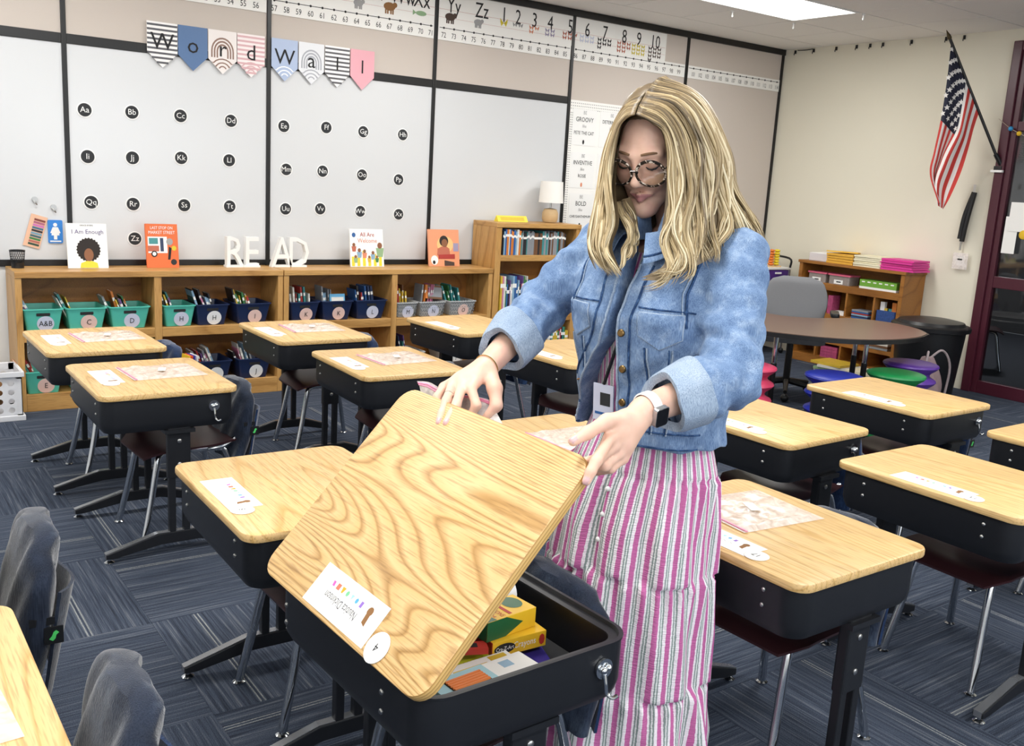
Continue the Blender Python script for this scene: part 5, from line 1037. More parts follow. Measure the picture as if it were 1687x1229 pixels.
# office chair
t = thing('office_chair', 'gray fabric office chair behind the kidney table', 'office chair', (5.74, 4.44, 0), math.atan2(-0.62, -0.78))
def bk(u, v):
    a = 2*math.pi*u; v2 = v*2-1; hw_ = 0.235*(1-0.28*max(0, v2)**2)*(1-0.12*max(0, -v2)); e = min(1, (1-abs(v2))*6)**0.5
    s_, c = math.sin(a), math.cos(a); return (-0.17+0.03*(math.copysign(abs(c)**0.6, c))*e-0.03*(1-(s_)**2)*0-0.03*v2, math.copysign(abs(s_)**0.6, s_)*hw_*(0.6+0.4*e), 0.68+0.19*v2)
mb = MB().grid(bk, 40, 16, wrap=True); mb.f.append(tuple(range(39, -1, -1))); mb.f.append(tuple(15*40+i for i in range(40))); mb.m = [0]*len(mb.f); mb.build('backrest', 'gray_fabric', t, True)
MB().prism(rrect(0.23, 0.24, 0.09, 5), 0.42, 0.49).build('seat', 'gray_fabric', t, True, 0.015)
MB().tube([(-0.17, 0, 0.60), (-0.2, 0, 0.5), (-0.1, 0, 0.42)], 0.02, 8).build('back_bar', 'black_plastic', t)
for sg in (-1, 1):
    MB().tube(catmull([(-0.05, sg*0.24, 0.44), (-0.04, sg*0.29, 0.5), (-0.06, sg*0.285, 0.62)], 4), 0.014, 8).build('arm_post', 'black_plastic', t); MB().prism(rrect(0.12, 0.03, 0.025, 4, 0, sg*0.285), 0.62, 0.65).build('armrest', 'black_plastic', t, True, 0.006)
MB().tube([(0, 0, 0.09), (0, 0, 0.42)], 0.025, 10).build('gas_lift', 'black_plastic', t)
for q in range(5):
    a = q*1.2566; l_ = MB().tube([(0.03*math.cos(a), 0.03*math.sin(a), 0.11), (0.27*math.cos(a), 0.27*math.sin(a), 0.075)], [0.022, 0.014], 8).build('base_arm', 'black_plastic', t); MB().sphere((0.27*math.cos(a), 0.27*math.sin(a), 0.031), 0.03, 0.03, 0.031).build('caster', 'black_plastic', l_, True)
# wobble stools
def stool(x, y, col, nm):
    o = thing('wobble_stool', '%s plastic wobble stool with ringed sides at the kidney table' % nm, 'stool', (x, y, 0), 0, 'wobble stools')
    mm = mat('stool_'+nm, col, 0.35)
    MB().lathe([(0.001, 0.432), (0.10, 0.432), (0.15, 0.43), (0.172, 0.422), (0.176, 0.412), (0.166, 0.398), (0.13, 0.37)], seg=36).build('seat', mm, o, True)
    MB().lathe([(0.13, 0.37), (0.122, 0.355), (0.13, 0.34), (0.163, 0.322), (0.168, 0.312), (0.158, 0.298), (0.122, 0.27), (0.115, 0.256), (0.122, 0.24), (0.158, 0.222), (0.163, 0.212), (0.155, 0.198), (0.12, 0.17), (0.113, 0.156), (0.12, 0.14), (0.155, 0.122), (0.160, 0.112), (0.15, 0.098), (0.135, 0.07)], seg=36).build('ringed_body', mm, o, True)
    MB().lathe([(0.135, 0.07), (0.16, 0.05), (0.165, 0.03), (0.15, 0.012), (0.09, 0.002), (0.001, 0.0)], seg=36).build('base', mm, o, True)
stool(4.565, 3.825, 'd9486c', 'pink'); stool(4.85, 3.40, '1f2f9c', 'blue'); stool(5.325, 3.30, '1f8a4c', 'green'); stool(5.77, 3.48, '5f3a9c', 'purple')
# trash can
t = thing('trash_can', 'black round trash can with a domed lid beside the maroon door', 'trash can', (6.86, 4.02, 0))
MB().lathe([(0.001, 0), (0.205, 0), (0.215, 0.02), (0.255, 0.52), (0.262, 0.525), (0.262, 0.545), (0.24, 0.545)], seg=40).build('barrel', 'black_plastic', t, True)
MB().lathe([(0.268, 0.515), (0.285, 0.52), (0.288, 0.55), (0.275, 0.56), (0.25, 0.562), (0.235, 0.585), (0.15, 0.6), (0.001, 0.603)], seg=40).build('lid', 'black_plastic', t, True)
for sg in (-1, 1): MB().box(sg*0.25-0.02, sg*0.25+0.02, -0.05, 0.05, 0.44, 0.5).build('handle', 'black_plastic', t, bevel=0.006)
# backpack by the purple stool
t = thing('backpack', 'dusty pink cinch backpack slumped beside the purple stool', 'backpack', (6.27, 3.66, 0))
mb = MB()
mb.grid(lambda u, v: ((0.15*(1-0.35*v)+0.012*math.sin(u*40+v*5))*math.cos(2*math.pi*u)*(0.3+0.7*math.sin(math.pi*min(0.97, 0.15+v*0.8))), (0.13*(1-0.3*v)+0.012*math.cos(u*31+v*7))*math.sin(2*math.pi*u)*(0.3+0.7*math.sin(math.pi*min(0.97, 0.15+v*0.8))), 0.40*v), 36, 14, wrap=True)
mb.f.append(tuple(range(35, -1, -1))); mb.f.append(tuple(13*36+i for i in range(36))); mb.m = [0]*len(mb.f); mb.build('bag_body', mat('dusty_pink', '8f7a7c', 0.85, var=0.15, scale=40), t, True)
for sg in (-1, 1): MB().tube(catmull([(0.02*sg, 0, 0.39), (0.09*sg, -0.05, 0.45), (0.16*sg, -0.08, 0.33), (0.17*sg, -0.06, 0.08)], 6), 0.008, 6).build('strap', mat('strap_gray', '9a8e90', 0.8), t)
# rolling cart in the corner
t = thing('rolling_cart', 'chrome framed cart with purple, green and blue drawers in the corner', 'cart', (7.08, 5.88, 0))
for x in (-0.17, 0.17):
    for y in (-0.17, 0.17): MB().tube([(x, y, 0.05), (x, y, 0.84 if y < 0 or x > 0 else 0.80)], 0.009, 8).build('post', 'chrome', t, True); MB().sphere((x, y, 0.027), 0.025, 0.025, 0.027).build('caster', 'black_plastic', t)
MB().tube(catmull([(0.17, -0.17, 0.80), (0.17, -0.15, 0.89), (0.17, 0.15, 0.89), (0.17, 0.17, 0.80)], 5), 0.01, 8).build('handle', 'black_plastic', t, True)
MB().box(-0.18, 0.18, -0.18, 0.18, 0.79, 0.805).build('top_tray', 'white', t)
for i, c in enumerate(('4a2a7c', '1f8a2c', '1f4fb4', 'c43a34')):
    z = 0.66-i*0.155; d_ = MB().box(-0.15, 0.15, -0.175, 0.16, z, z+0.125).build('drawer', mat('drawer_'+c, c, 0.4), t, bevel=0.006); MB().box(-0.04, 0.04, -0.185, -0.175, z+0.09, z+0.105).build('pull', 'white', d_)
for x, c, n_ in ((0.0, 'e07a2c', 'orange'), (0.075, 'e8cf2c', 'yellow')):
    o = thing('bead_tower', n_+' tower of counting beads on the corner cart', 'bead tower', (7.08+x, 5.80, 0.8055), 0, 'bead towers'); MB().box(-0.035, 0.035, -0.035, 0.035, 0, 0.012).build('base', mat('beech', 'd8b583', 0.5), o)
    for q in range(6): MB().sphere((0, 0, 0.026+q*0.0245), 0.028, 0.028, 0.014).build('bead', mat('bead_'+n_, c, 0.35), o, True)
# ================================================================== THE WOMAN
class Field:
    """a smooth union of capsules and ellipsoids, meshed with sparse surface nets"""
    def __init__(s): s.pr = []
    def cap(s, a, b, ra, rb, k=0.02, op=1): s.pr.append(('c', np.array(a, float), np.array(b, float), ra, rb, k, op)); return s
    def ell(s, c, axes, r, k=0.02, op=1): s.pr.append(('e', np.array(c, float), np.array(axes, float), np.array(r, float), 0, k, op)); return s
    def fn(s, f, k=0.02, op=1): s.pr.append(('f', f, 0, 0, 0, k, op)); return s
    def chain(s, pts, rad, k): 
        for i in range(len(pts)-1): s.cap(pts[i], pts[i+1], rad[i], rad[i+1], k)
        return s
    @staticmethod
    def ev(p, P):
        if p[0] == 'c':
            ab = p[2]-p[1]; t = np.clip(((P-p[1])@ab)/(ab@ab), 0, 1)
            return np.linalg.norm(P-p[1]-t[:, None]*ab, axis=1)-(p[3]+(p[4]-p[3])*t)
        if p[0] == 'e':
            q = (P-p[1])@p[2].T; k0 = np.linalg.norm(q/p[3], axis=1); k1 = np.linalg.norm(q/p[3]**2, axis=1)+1e-9
            return k0*(k0-1)/k1
        return p[1](P)
    def value(s, P, sel=None):
        d = None
        for i, p in enumerate(s.pr):
            if sel is not None and not sel[i]: continue
            e = s.ev(p, P); k = p[5]
            if p[6] < 0:
                if d is None: continue
                if k > 0: h = np.clip(0.5-0.5*(d+e)/k, 0, 1); d = d*(1-h)-e*h+k*h*(1-h)
                else: d = np.maximum(d, -e)
            elif d is None: d = e
            else:
                h = np.clip(0.5+0.5*(e-d)/k, 0, 1); d = e*(1-h)+d*h-k*h*(1-h)
        return d if d is not None else np.full(len(P), 1.0)
    def mesh(s, lo, hi, h):
        lo = np.array(lo); B = 8; nb = np.ceil((np.array(hi)-lo)/(h*B)).astype(int)
        I = np.stack(np.meshgrid(*[np.arange(n) for n in nb], indexing='ij'), -1).reshape(-1, 3)
        C = lo+(I+0.5)*h*B; half = B*h*0.87
        vals = [s.ev(p, C) for p in s.pr]
        pos = [v for v, p in zip(vals, s.pr) if p[6] > 0]
        keep = np.abs(np.min(np.stack(pos), 0)) < half*1.25+0.02
        keep &= np.min(np.stack(pos), 0) > -half*1.6-0.02
        I = I[keep]; C = C[keep]; V = np.stack([v[keep] for v in vals])
        g = np.arange(B+1); off = np.stack(np.meshgrid(g, g, g, indexing='ij'), -1).reshape(-1, 3)*h
        F = np.empty((len(I), B+1, B+1, B+1))
        mn = np.min(np.stack([v for v, p in zip(V, s.pr) if p[6] > 0]), 0)
        for n in range(len(I)):
            sel = (V[:, n] < mn[n]+half*2+0.045) | np.array([p[6] < 0 and V[q, n] < half*1.2+0.03 for q, p in enumerate(s.pr)])
            F[n] = s.value(lo+I[n]*h*B+off, sel).reshape(B+1, B+1, B+1)
        S = int((nb.max()+2)*B); key = lambda a: (a[..., 0]+1)+(a[..., 1]+1)*S+(a[..., 2]+1)*S*S
        neg = F < 0; cnr = [(0,0,0),(1,0,0),(0,1,0),(1,1,0),(0,0,1),(1,0,1),(0,1,1),(1,1,1)]
        sl = lambda A, c: A[:, c[0]:c[0]+B, c[1]:c[1]+B, c[2]:c[2]+B]
        cnt = sum(sl(neg, c).astype(int) for c in cnr); act = (cnt > 0) & (cnt < 8)
        idx = np.argwhere(act); cell = I[idx[:, 0]]*B+idx[:, 1:]
        cv = np.stack([sl(F, c)[act] for c in cnr], 1); acc = np.zeros((len(idx), 3)); num = np.zeros(len(idx))
        for a in range(8):
            for b in range(a+1, 8):
                if sum(abs(x-y) for x, y in zip(cnr[a], cnr[b])) != 1: continue
                fa, fb = cv[:, a], cv[:, b]; m_ = (fa < 0) != (fb < 0); t = np.where(m_, fa/(fa-fb+1e-15), 0)
                acc += np.where(m_[:, None], np.array(cnr[a])+t[:, None]*(np.array(cnr[b])-np.array(cnr[a])), 0); num += m_
        vp = lo+(cell+acc/num[:, None])*h
        ks = key(cell); od = np.argsort(ks); ks2 = ks[od]
        def look(c):
            q = key(c); p = np.searchsorted(ks2, q); p[p >= len(ks2)] = 0; ok = ks2[p] == q; return np.where(ok, od[p], -1)
        quads = []
        for ax in range(3):
            d_ = [0, 0, 0]; d_[ax] = 1; A0 = sl(neg, (0,0,0)); A1 = sl(neg, tuple(d_)); ch = A0 != A1
            ii = np.argwhere(ch); c0 = I[ii[:, 0]]*B+ii[:, 1:]; u, v = [(1, 2), (2, 0), (0, 1)][ax]
            eu = np.zeros(3, int); eu[u] = 1; ev_ = np.zeros(3, int); ev_[v] = 1
            q = np.stack([look(c0-eu-ev_), look(c0-ev_), look(c0), look(c0-eu)], 1); ok = (q >= 0).all(1); fl = A0[ch]
            q = np.where(fl[:, None], q, q[:, ::-1]); quads.append(q[ok])
        return vp, np.concatenate(quads)
def field_obj(name, fld, lo, hi, h, mats, parent, smooth_it=0):
    v, q = fld.mesh(lo, hi, h)
    lab = np.arange(len(v))            # keep the one connected surface
    for _ in range(200):
        o_ = lab.copy(); m_ = lab[q].min(1)
        for a in range(4): np.minimum.at(lab, lab[q[:, a]].copy(), m_); np.minimum.at(lab, q[:, a], m_)
        lab = lab[lab]; lab = lab[lab]
        if (lab == o_).all(): break
    big_ = np.bincount(lab).argmax(); kv = lab == big_; ren = np.cumsum(kv)-1; q = ren[q[kv[q[:, 0]]]]; v = v[kv]
    for _ in range(smooth_it):
        acc = np.zeros_like(v); n = np.zeros(len(v))
        for a, b in ((0, 1), (1, 2), (2, 3), (3, 0)):
            np.add.at(acc, q[:, a], v[q[:, b]]); np.add.at(acc, q[:, b], v[q[:, a]]); np.add.at(n, q[:, a], 1); np.add.at(n, q[:, b], 1)
        v = v*0.5+0.5*acc/np.maximum(n, 1)[:, None]
    me = bpy.data.meshes.new(name); me.from_pydata(v.tolist(), [], q.tolist())
    for m_ in mats: me.materials.append(MATS[m_])
    me.polygons.foreach_set('use_smooth', [True]*len(me.polygons))
    return link(name, me, parent), v, q

CB = np.array([1.515, 1.535, 0]); FWD = np.array([-0.9707, -0.2402, 0]); RGT = np.array([-0.2402, 0.9707, 0])
def W(u, w_, z): return CB+RGT*u+FWD*w_+np.array([0, 0, z])
HC = np.array([1.464, 1.554, 1.542]); ha, hp = R(206), R(27)
fh = np.array([math.cos(ha), math.sin(ha), 0]); HF = fh*math.cos(hp)-np.array([0, 0, math.sin(hp)]); HU = fh*math.sin(hp)+np.array([0, 0, math.cos(hp)]); HR = np.cross(HF, HU)
def Hd(x, y, z): return HC+HR*x+HF*y+HU*z
HAX = [HR, HF, HU]
wom = thing('person', 'person in a denim jacket, striped dress and glasses lifting a desk lid', 'person', tuple(CB))
def rel(o):   # everything below is modelled in world space: keep it there under the parent at her feet
    o.matrix_parent_inverse = Matrix.Translation(-Vector(CB)); return o
RH = {'wrist': (1.1644, 1.7005, 1.0532), 'mcp': [(1.1018, 1.6669, 1.0145), (1.0955, 1.6912, 1.0179), (1.0837, 1.7121, 1.0171), (1.0748, 1.7345, 1.005)], 'idx': [(1.0981, 1.6368, 0.9842), (1.0851, 1.6449, 0.9541)], 'mid': [(1.0556, 1.6495, 0.9877), (1.0316, 1.6311, 0.9706), (1.0134, 1.6197, 0.9583)], 'rng': [(1.046, 1.6758, 0.9893), (1.024, 1.6552, 0.9696), (1.0099, 1.6427, 0.9543)], 'pky': [(1.0486, 1.7179, 0.989), (1.0415, 1.6993, 0.9696)], 'th': [(1.1517, 1.6495, 1.0142), (1.144, 1.6281, 0.982), (1.1229, 1.636, 0.9525)]}
LH = {'wrist': (1.2124, 1.2499, 1.0532), 'mcp': [(1.1115, 1.2257, 1.017), (1.1224, 1.2263, 1.0009), (1.1385, 1.2294, 0.9844), (1.155, 1.2332, 0.9721)], 'idx': [(1.0604, 1.1987, 0.9881), (1.043, 1.1911, 0.9728), (1.0335, 1.1893, 0.9582)], 'mid': [(1.0856, 1.2229, 0.9815), (1.0683, 1.2515, 0.97)], 'rng': [(1.1042, 1.2245, 0.9662), (1.0885, 1.2519, 0.9547)], 'pky': [(1.1226, 1.2281, 0.9582), (1.113, 1.2509, 0.946)], 'th': [(1.1603, 1.2412, 1.0442), (1.1101, 1.2341, 1.0465), (1.0644, 1.2317, 1.0307), (1.0332, 1.2324, 1.0185)]}
LEL, LCU, REL, RCU = (1.4474, 1.2545, 1.0975), (1.3033, 1.2511, 1.0695), (1.3747, 1.7909, 1.1667), (1.2454, 1.7292, 1.0999)
RSH, LSH = W(0.16, 0, 1.335), W(-0.178, 0, 1.33)
b = Field()
# head
b.ell(Hd(0, -0.018, 0.036), HAX, (0.069, 0.087, 0.078), 0.02)
b.ell(Hd(0, 0.030, -0.018), HAX, (0.060, 0.060, 0.086), 0.025)
for s_ in (-1, 1):
    b.cap(Hd(s_*0.050, 0.005, -0.050), Hd(s_*0.014, 0.066, -0.103), 0.022, 0.017, 0.02)
    b.cap(Hd(s_*0.030, 0.062, -0.028), Hd(s_*0.040, 0.050, -0.022), 0.024, 0.022, 0.025)
    b.cap(Hd(s_*0.012, 0.083, 0.022), Hd(s_*0.044, 0.068, 0.022), 0.0095, 0.009, 0.016)
b.ell(Hd(0, 0.078, -0.106), HAX, (0.023, 0.020, 0.018), 0.018)
for s_ in (-1, 1): b.ell(Hd(s_*0.032, 0.094, 0.002), HAX, (0.017, 0.011, 0.0105), 0.014, -1)
for s_ in (-1, 1): b.ell(Hd(s_*0.0315, 0.0745, 0.001), HAX, (0.0145, 0.0135, 0.0125), 0.006)
b.cap(Hd(0, 0.083, 0.014), Hd(0, 0.106, -0.028), 0.0075, 0.0092, 0.012)
b.ell(Hd(0, 0.1055, -0.033), HAX, (0.0095, 0.0095, 0.0085), 0.008)
for s_ in (-1, 1): b.ell(Hd(s_*0.0115, 0.096, -0.0365), HAX, (0.0075, 0.009, 0.0065), 0.007)
for s_ in (-1, 1): b.ell(Hd(s_*0.006, 0.0995, -0.0425), HAX, (0.003, 0.004, 0.003), 0.004, -1)
for s_ in (-1, 1):
    b.cap(Hd(0, 0.0915, -0.0655), Hd(s_*0.024, 0.0790, -0.0680), 0.0050, 0.0026, 0.006)
    b.cap(Hd(0, 0.0895, -0.0765), Hd(s_*0.022, 0.0795, -0.0695), 0.0060, 0.0026, 0.006)
b.cap(Hd(0, 0.0995, -0.0708), Hd(0.0, 0.0995, -0.0709), 0.0022, 0.0022, 0.003, -1)
for s_ in (-1, 1): b.cap(Hd(0, 0.0985, -0.0708), Hd(s_*0.023, 0.0865, -0.0690), 0.0022, 0.0018, 0.003, -1)
for s_ in (-1, 1): b.ell(Hd(s_*0.073, -0.012, -0.012), HAX, (0.008, 0.016, 0.028), 0.01)
# neck, torso, legs
b.cap(Hd(0, -0.06, -0.045), W(0, -0.05, 1.36), 0.039, 0.045, 0.005)
b.cap(W(0.12, -0.02, 1.325), W(-0.13, -0.02, 1.325), 0.045, 0.045, 0.02)
b.ell(W(0, 0.0, 1.17), [RGT, FWD, (0, 0, 1)], (0.145, 0.10, 0.17), 0.025); b.ell(W(0, 0.0, 1.00), [RGT, FWD, (0, 0, 1)], (0.125, 0.09, 0.18), 0.04); b.ell(W(0, -0.01, 0.84), [RGT, FWD, (0, 0, 1)], (0.142, 0.095, 0.14), 0.04)
for s_ in (-1, 1):
    b.ell(W(s_*0.07, 0.085, 1.19), [RGT, FWD, (0, 0, 1)], (0.055, 0.045, 0.055), 0.03)
    b.cap(W(s_*0.078, 0, 0.82), W(s_*0.08, 0.015, 0.46), 0.07, 0.05, 0.03); b.cap(W(s_*0.08, 0.015, 0.46), W(s_*0.075, -0.02, 0.10), 0.05, 0.034, 0.02); b.cap(W(s_*0.075, -0.03, 0.045), W(s_*0.085, 0.12, 0.032), 0.034, 0.028, 0.03)
# arms
b.cap(RSH, REL, 0.050, 0.042, 0.03); b.cap(REL, RH['wrist'], 0.041, 0.026, 0.02); b.cap(LSH, LEL, 0.050, 0.042, 0.03); b.cap(LEL, LH['wrist'], 0.041, 0.027, 0.02)
def hand(H):
    wr = np.array(H['wrist'])
    m_ = [np.array(q) for q in H['mcp']]
    for q in m_: b.cap(wr+(q-wr)*0.15, q, 0.0175, 0.0115, 0.014)
    b.cap(wr+(m_[1]-wr)*0.4, wr+(m_[2]-wr)*0.75, 0.019, 0.015, 0.015)
    for nm, q, r_ in (('idx', m_[0], 0.0112), ('mid', m_[1], 0.0112), ('rng', m_[2], 0.0108), ('pky', m_[3], 0.0098)):
        pts = [q]+[np.array(x) for x in H[nm]]; rad = [r_, r_*0.92, r_*0.84, r_*0.74][:len(pts)]; rad[-1] = r_*0.74
        b.chain(pts, rad, 0.005)
    th = [wr+(np.array(H['th'][0])-wr)*0.2]+[np.array(x) for x in H['th']]
    b.chain(th, [0.018, 0.0165, 0.0125, 0.0098] if len(th) == 4 else [0.018, 0.017, 0.0135, 0.0115, 0.0092], 0.008)
hand(RH); hand(LH)
lips = mat('lips', 'c98a88', 0.4); nails = mat('nail_polish', 'd8aeae', 0.2)
body, bv, bq = field_obj('body', b, (0.9, 1.05, -0.02), (1.85, 2.0, 1.72), 0.003, ['skin', 'lips', 'nail_polish', 'white'], wom, 2); rel(body)
fc = bv[bq].mean(1); hl = (fc-HC)@np.stack(HAX).T
mi = np.zeros(len(fc), int)
lipm = (np.abs(hl[:, 0]) < 0.0245) & (hl[:, 1] > 0.078) & (hl[:, 2] < -0.0620-0.16*np.abs(hl[:, 0])) & (hl[:, 2] > -0.0815+0.50*np.abs(hl[:, 0]))
mi[lipm] = 1
for H, ks_ in ((RH, ('mid', 'rng')), (LH, ('idx', 'th'))):
    for k_ in ks_:
        tip = np.array(H[k_][-1]); pv = np.array(H[k_][-2]); dr_ = (tip-pv)/np.linalg.norm(tip-pv); nrm_ = np.array([-0.45, -0.5, 0.6]); nrm_ = nrm_-dr_*(nrm_@dr_); nrm_ /= np.linalg.norm(nrm_)
        q = fc-tip; a_ = q@dr_; n_ = q@nrm_; l_ = np.linalg.norm(q-np.outer(a_, dr_)-np.outer(n_, nrm_), axis=1); mi[(np.abs(a_) < 0.0068) & (n_ > 0.0025) & (l_ < 0.0052)] = 2
body.data.polygons.foreach_set('material_index', mi.tolist())
# brows, lashes
brow = mat('brow_brown', '7d5f45', 0.8)
for s_ in (-1, 1):
    rel(MB().tube([Hd(s_*x, y, z) for x, y, z in ((0.013, 0.0925, 0.0265), (0.024, 0.0905, 0.0285), (0.036, 0.083, 0.028), (0.048, 0.071, 0.023))], [0.0026, 0.0032, 0.0030, 0.0014], 6).build('eyebrow', 'brow_brown', wom, True))
    rel(MB().tube([Hd(s_*x, y, z) for x, y, z in ((0.0185, 0.0845, -0.003), (0.025, 0.0885, -0.0055), (0.0325, 0.0888, -0.0065), (0.040, 0.085, -0.005), (0.0465, 0.078, -0.001))], [0.001, 0.0018, 0.0021, 0.0021, 0.001], 6).build('eyelashes', 'ink', wom, True))
# glasses
gl = MB()
def tort():
    mt, nt, bb = nodes_of('tortoiseshell'); tc = N(nt, 'ShaderNodeTexCoord'); nz = N(nt, 'ShaderNodeTexNoise', i_Scale=140.0, i_Detail=1.0); L(nt, tc.outputs['Object'], nz.inputs['Vector'])
    rr = ramp(nt, [(0.50, '1d1917'), (0.57, '4b3a30'), (0.63, 'cdbcab'), (0.70, 'e2d6ca')]); L(nt, nz.outputs['Fac'], rr.inputs[0]); L(nt, rr.outputs[0], bb.inputs['Base Color']); bb.inputs['Roughness'].default_value = 0.2; MATS['tortoiseshell'] = mt
tort()
def lens_pt(s_, a, r_, d=0): 
    y = 0.113-0.006*abs(math.cos(a)*s_ > 0)*0
    return Hd(s_*0.0365+r_*1.08*math.cos(a), 0.1085-0.16*abs(s_*0.0365+r_*1.08*math.cos(a)-0)*0.55+d, -0.008+r_*0.96*math.sin(a)+0.1*0)
for s_ in (-1, 1):
    rs = []
    for i in range(40):
        a = 2*math.pi*i/40; th_ = 0.0026+0.0012*max(0, math.sin(a)); rs.append([lens_pt(s_, a, 0.029+th_*math.cos(q), th_*0.8*math.sin(q)) for q in (0, 0.785, 1.57, 2.356, 3.14, 3.93, 4.71, 5.5)])
    rs.append(rs[0]); gl.rings(rs, caps=False)
    gl.tube([Hd(s_*0.067, 0.0985, 0.004), Hd(s_*0.074, 0.085, 0.006), Hd(s_*0.078, 0.03, 0.004), Hd(s_*0.078, -0.02, -0.002)], 0.0022, 6)
gl.tube([Hd(x, y, z) for x, y, z in ((-0.0085, 0.1075, -0.006), (-0.004, 0.1125, -0.001), (0.004, 0.1125, -0.001), (0.0085, 0.1075, -0.006))], 0.0022, 6)
rel(gl.build('eyeglasses', 'tortoiseshell', wom, True))
for s_ in (-1, 1): rel(MB().add([lens_pt(s_, 2*math.pi*i/28, 0.0285) for i in range(28)], [tuple(range(28))]).build('lens', 'lens_glass', wom))

# ------------------------------------------------------------------ striped dress
zs = [(1.32, 0.105, 0.085, 0.0), (1.20, 0.150, 0.125, 0.012), (1.08, 0.140, 0.112, 0.008), (0.96, 0.138, 0.108, 0.0), (0.885, 0.166, 0.132, 0.0), (0.845, 0.180, 0.145, 0.0), (0.835, 0.182, 0.147, 0.0), (0.80, 0.190, 0.160, 0.005), (0.72, 0.200, 0.178, 0.012), (0.63, 0.205, 0.190, 0.018),
      (0.605, 0.206, 0.191, 0.02), (0.56, 0.209, 0.197, 0.02), (0.46, 0.211, 0.206, 0.022), (0.36, 0.214, 0.214, 0.022), (0.335, 0.215, 0.215, 0.022), (0.30, 0.219, 0.220, 0.022), (0.2, 0.226, 0.232, 0.022), (0.05, 0.228, 0.236, 0.022)]
SEAMS = (0.84, 0.61, 0.34)
def prof(z):
    for i in range(len(zs)-1):
        if zs[i][0] >= z >= zs[i+1][0]:
            t = (zs[i][0]-z)/(zs[i][0]-zs[i+1][0]); return [zs[i][k]+(zs[i+1][k]-zs[i][k])*t for k in (1, 2, 3)]
    return zs[-1][1:]
NU, NV = 300, 150
def dress_pt(u, v):
    z = 1.32-1.27*v; a, b_, c = prof(z); th = 2*math.pi*u
    tier = sum(z < q for q in SEAMS); f = 0
    if tier:
        d = SEAMS[tier-1]-z; g = math.exp(-d*18); big = min(1, d*7)
        f += 0.010*g*min(1, d*90)*math.sin(th*34+tier*1.7+2*math.sin(th*5))+big*(0.006+0.004*tier)*math.sin(th*9+tier*1.3+1.2*math.sin(th*3+tier)+z*3)+big*0.0045*math.sin(th*19+z*9+tier)
        if d < 0.012: f -= 0.006*(1-d/0.012)
    ph = th-math.pi/2   # front
    if z < 0.84: f += -0.010*math.exp(-((u-0.245)/0.006)**2)
    x, y = math.cos(th)*(a+f), math.sin(th)*(b_*(0.92 if math.sin(th) > 0 else 0.62)+f)+c*0.6
    return tuple(W(x+0.012*min(1, max(0, 0.9-z)*5), y, z+0.006*math.sin(th*4+1)*(1 if tier else 0)*min(1, max(0, 0.84-z)*6)))
mb = MB().grid(dress_pt, NU, NV, wrap=True)
me = mb.mesh('dress', 'striped_seersucker'); me.polygons.foreach_set('use_smooth', [True]*len(me.polygons))
uvl = me.uv_layers.new(name='UVMap')
for p_ in me.polygons:
    us = [me.loops[l].vertex_index % NU for l in p_.loop_indices]; wrapq = max(us)-min(us) > NU/2
    for l, ui in zip(p_.loop_indices, us):
        if wrapq and ui < NU/2: ui += NU
        uvl.data[l].uv = (ui/NU*40, (me.loops[l].vertex_index//NU)/NV)
dress = rel(link('dress', me, wom))
for z in (0.80, 0.74, 0.68): 
    p = dress_pt(0.255, (1.32-z)/1.27); rel(MB().sphere(p, 0.006, 0.006, 0.006, 10, 6).build('dress_button', 'white', wom, True))

# ------------------------------------------------------------------ denim jacket
TZ = np.array([0.86, 0.90, 0.95, 1.05, 1.12, 1.19, 1.26, 1.32, 1.37, 1.41]); TA = np.array([0.176, 0.174, 0.170, 0.174, 0.182, 0.19, 0.185, 0.165, 0.115, 0.075]); TB = np.array([0.142, 0.140, 0.138, 0.142, 0.150, 0.158, 0.140, 0.115, 0.085, 0.07]); TC = np.array([0, 0, 0, 0.006, 0.012, 0.018, 0.014, 0.008, 0.006, 0.01])
RC = np.array(RCU); LC = np.array(LCU)
def jnoise(P):
    return 0.0028*np.sin(P[:, 2]*75+P[:, 0]*40+2.5*np.sin(P[:, 1]*30))+0.0022*np.sin(P[:, 0]*90-P[:, 2]*40+3*np.sin(P[:, 2]*21+P[:, 1]*17))
def uwz(P):
    q = P-CB; return q@RGT, q@FWD, P[:, 2]
def torso(P):
    u, w_, z = uwz(P); a = np.interp(z, TZ, TA); b_ = np.interp(z, TZ, TB); c = np.interp(z, TZ, TC)
    e = 2.4; rr = (np.abs(u/a)**e+np.abs((w_-c)/b_)**e)**(1/e)
    d = (rr-1)*np.minimum(a, b_)
    return np.maximum(np.maximum(d, (0.905-0.02*np.abs(u)/0.17*0)-z-0.018*np.exp(-((u-0.02)/0.05)**2)*0), z-1.415)+jnoise(P)*0.6
def sleeve(a, e, c, ra, re, rc):
    a, e, c = map(np.array, (a, e, c))
    def f(P):
        d1 = Field.ev(('c', a, e, ra, re, 0, 1), P); d2 = Field.ev(('c', e, c, re, rc, 0, 1), P); k = 0.02
        h = np.clip(0.5+0.5*(d2-d1)/k, 0, 1); d = d2*(1-h)+d1*h-k*h*(1-h)
        ax = (c-e)/np.linalg.norm(c-e); cut = (P-c)@ax
        ring = 0.0035*np.sin((P-e)@ax*95+3*np.sin(P[:, 2]*40)+P[:, 1]*25)*np.exp(-(((P-e)@ax)/0.09)**2)
        return np.maximum(d+jnoise(P)+ring, cut)
    return f
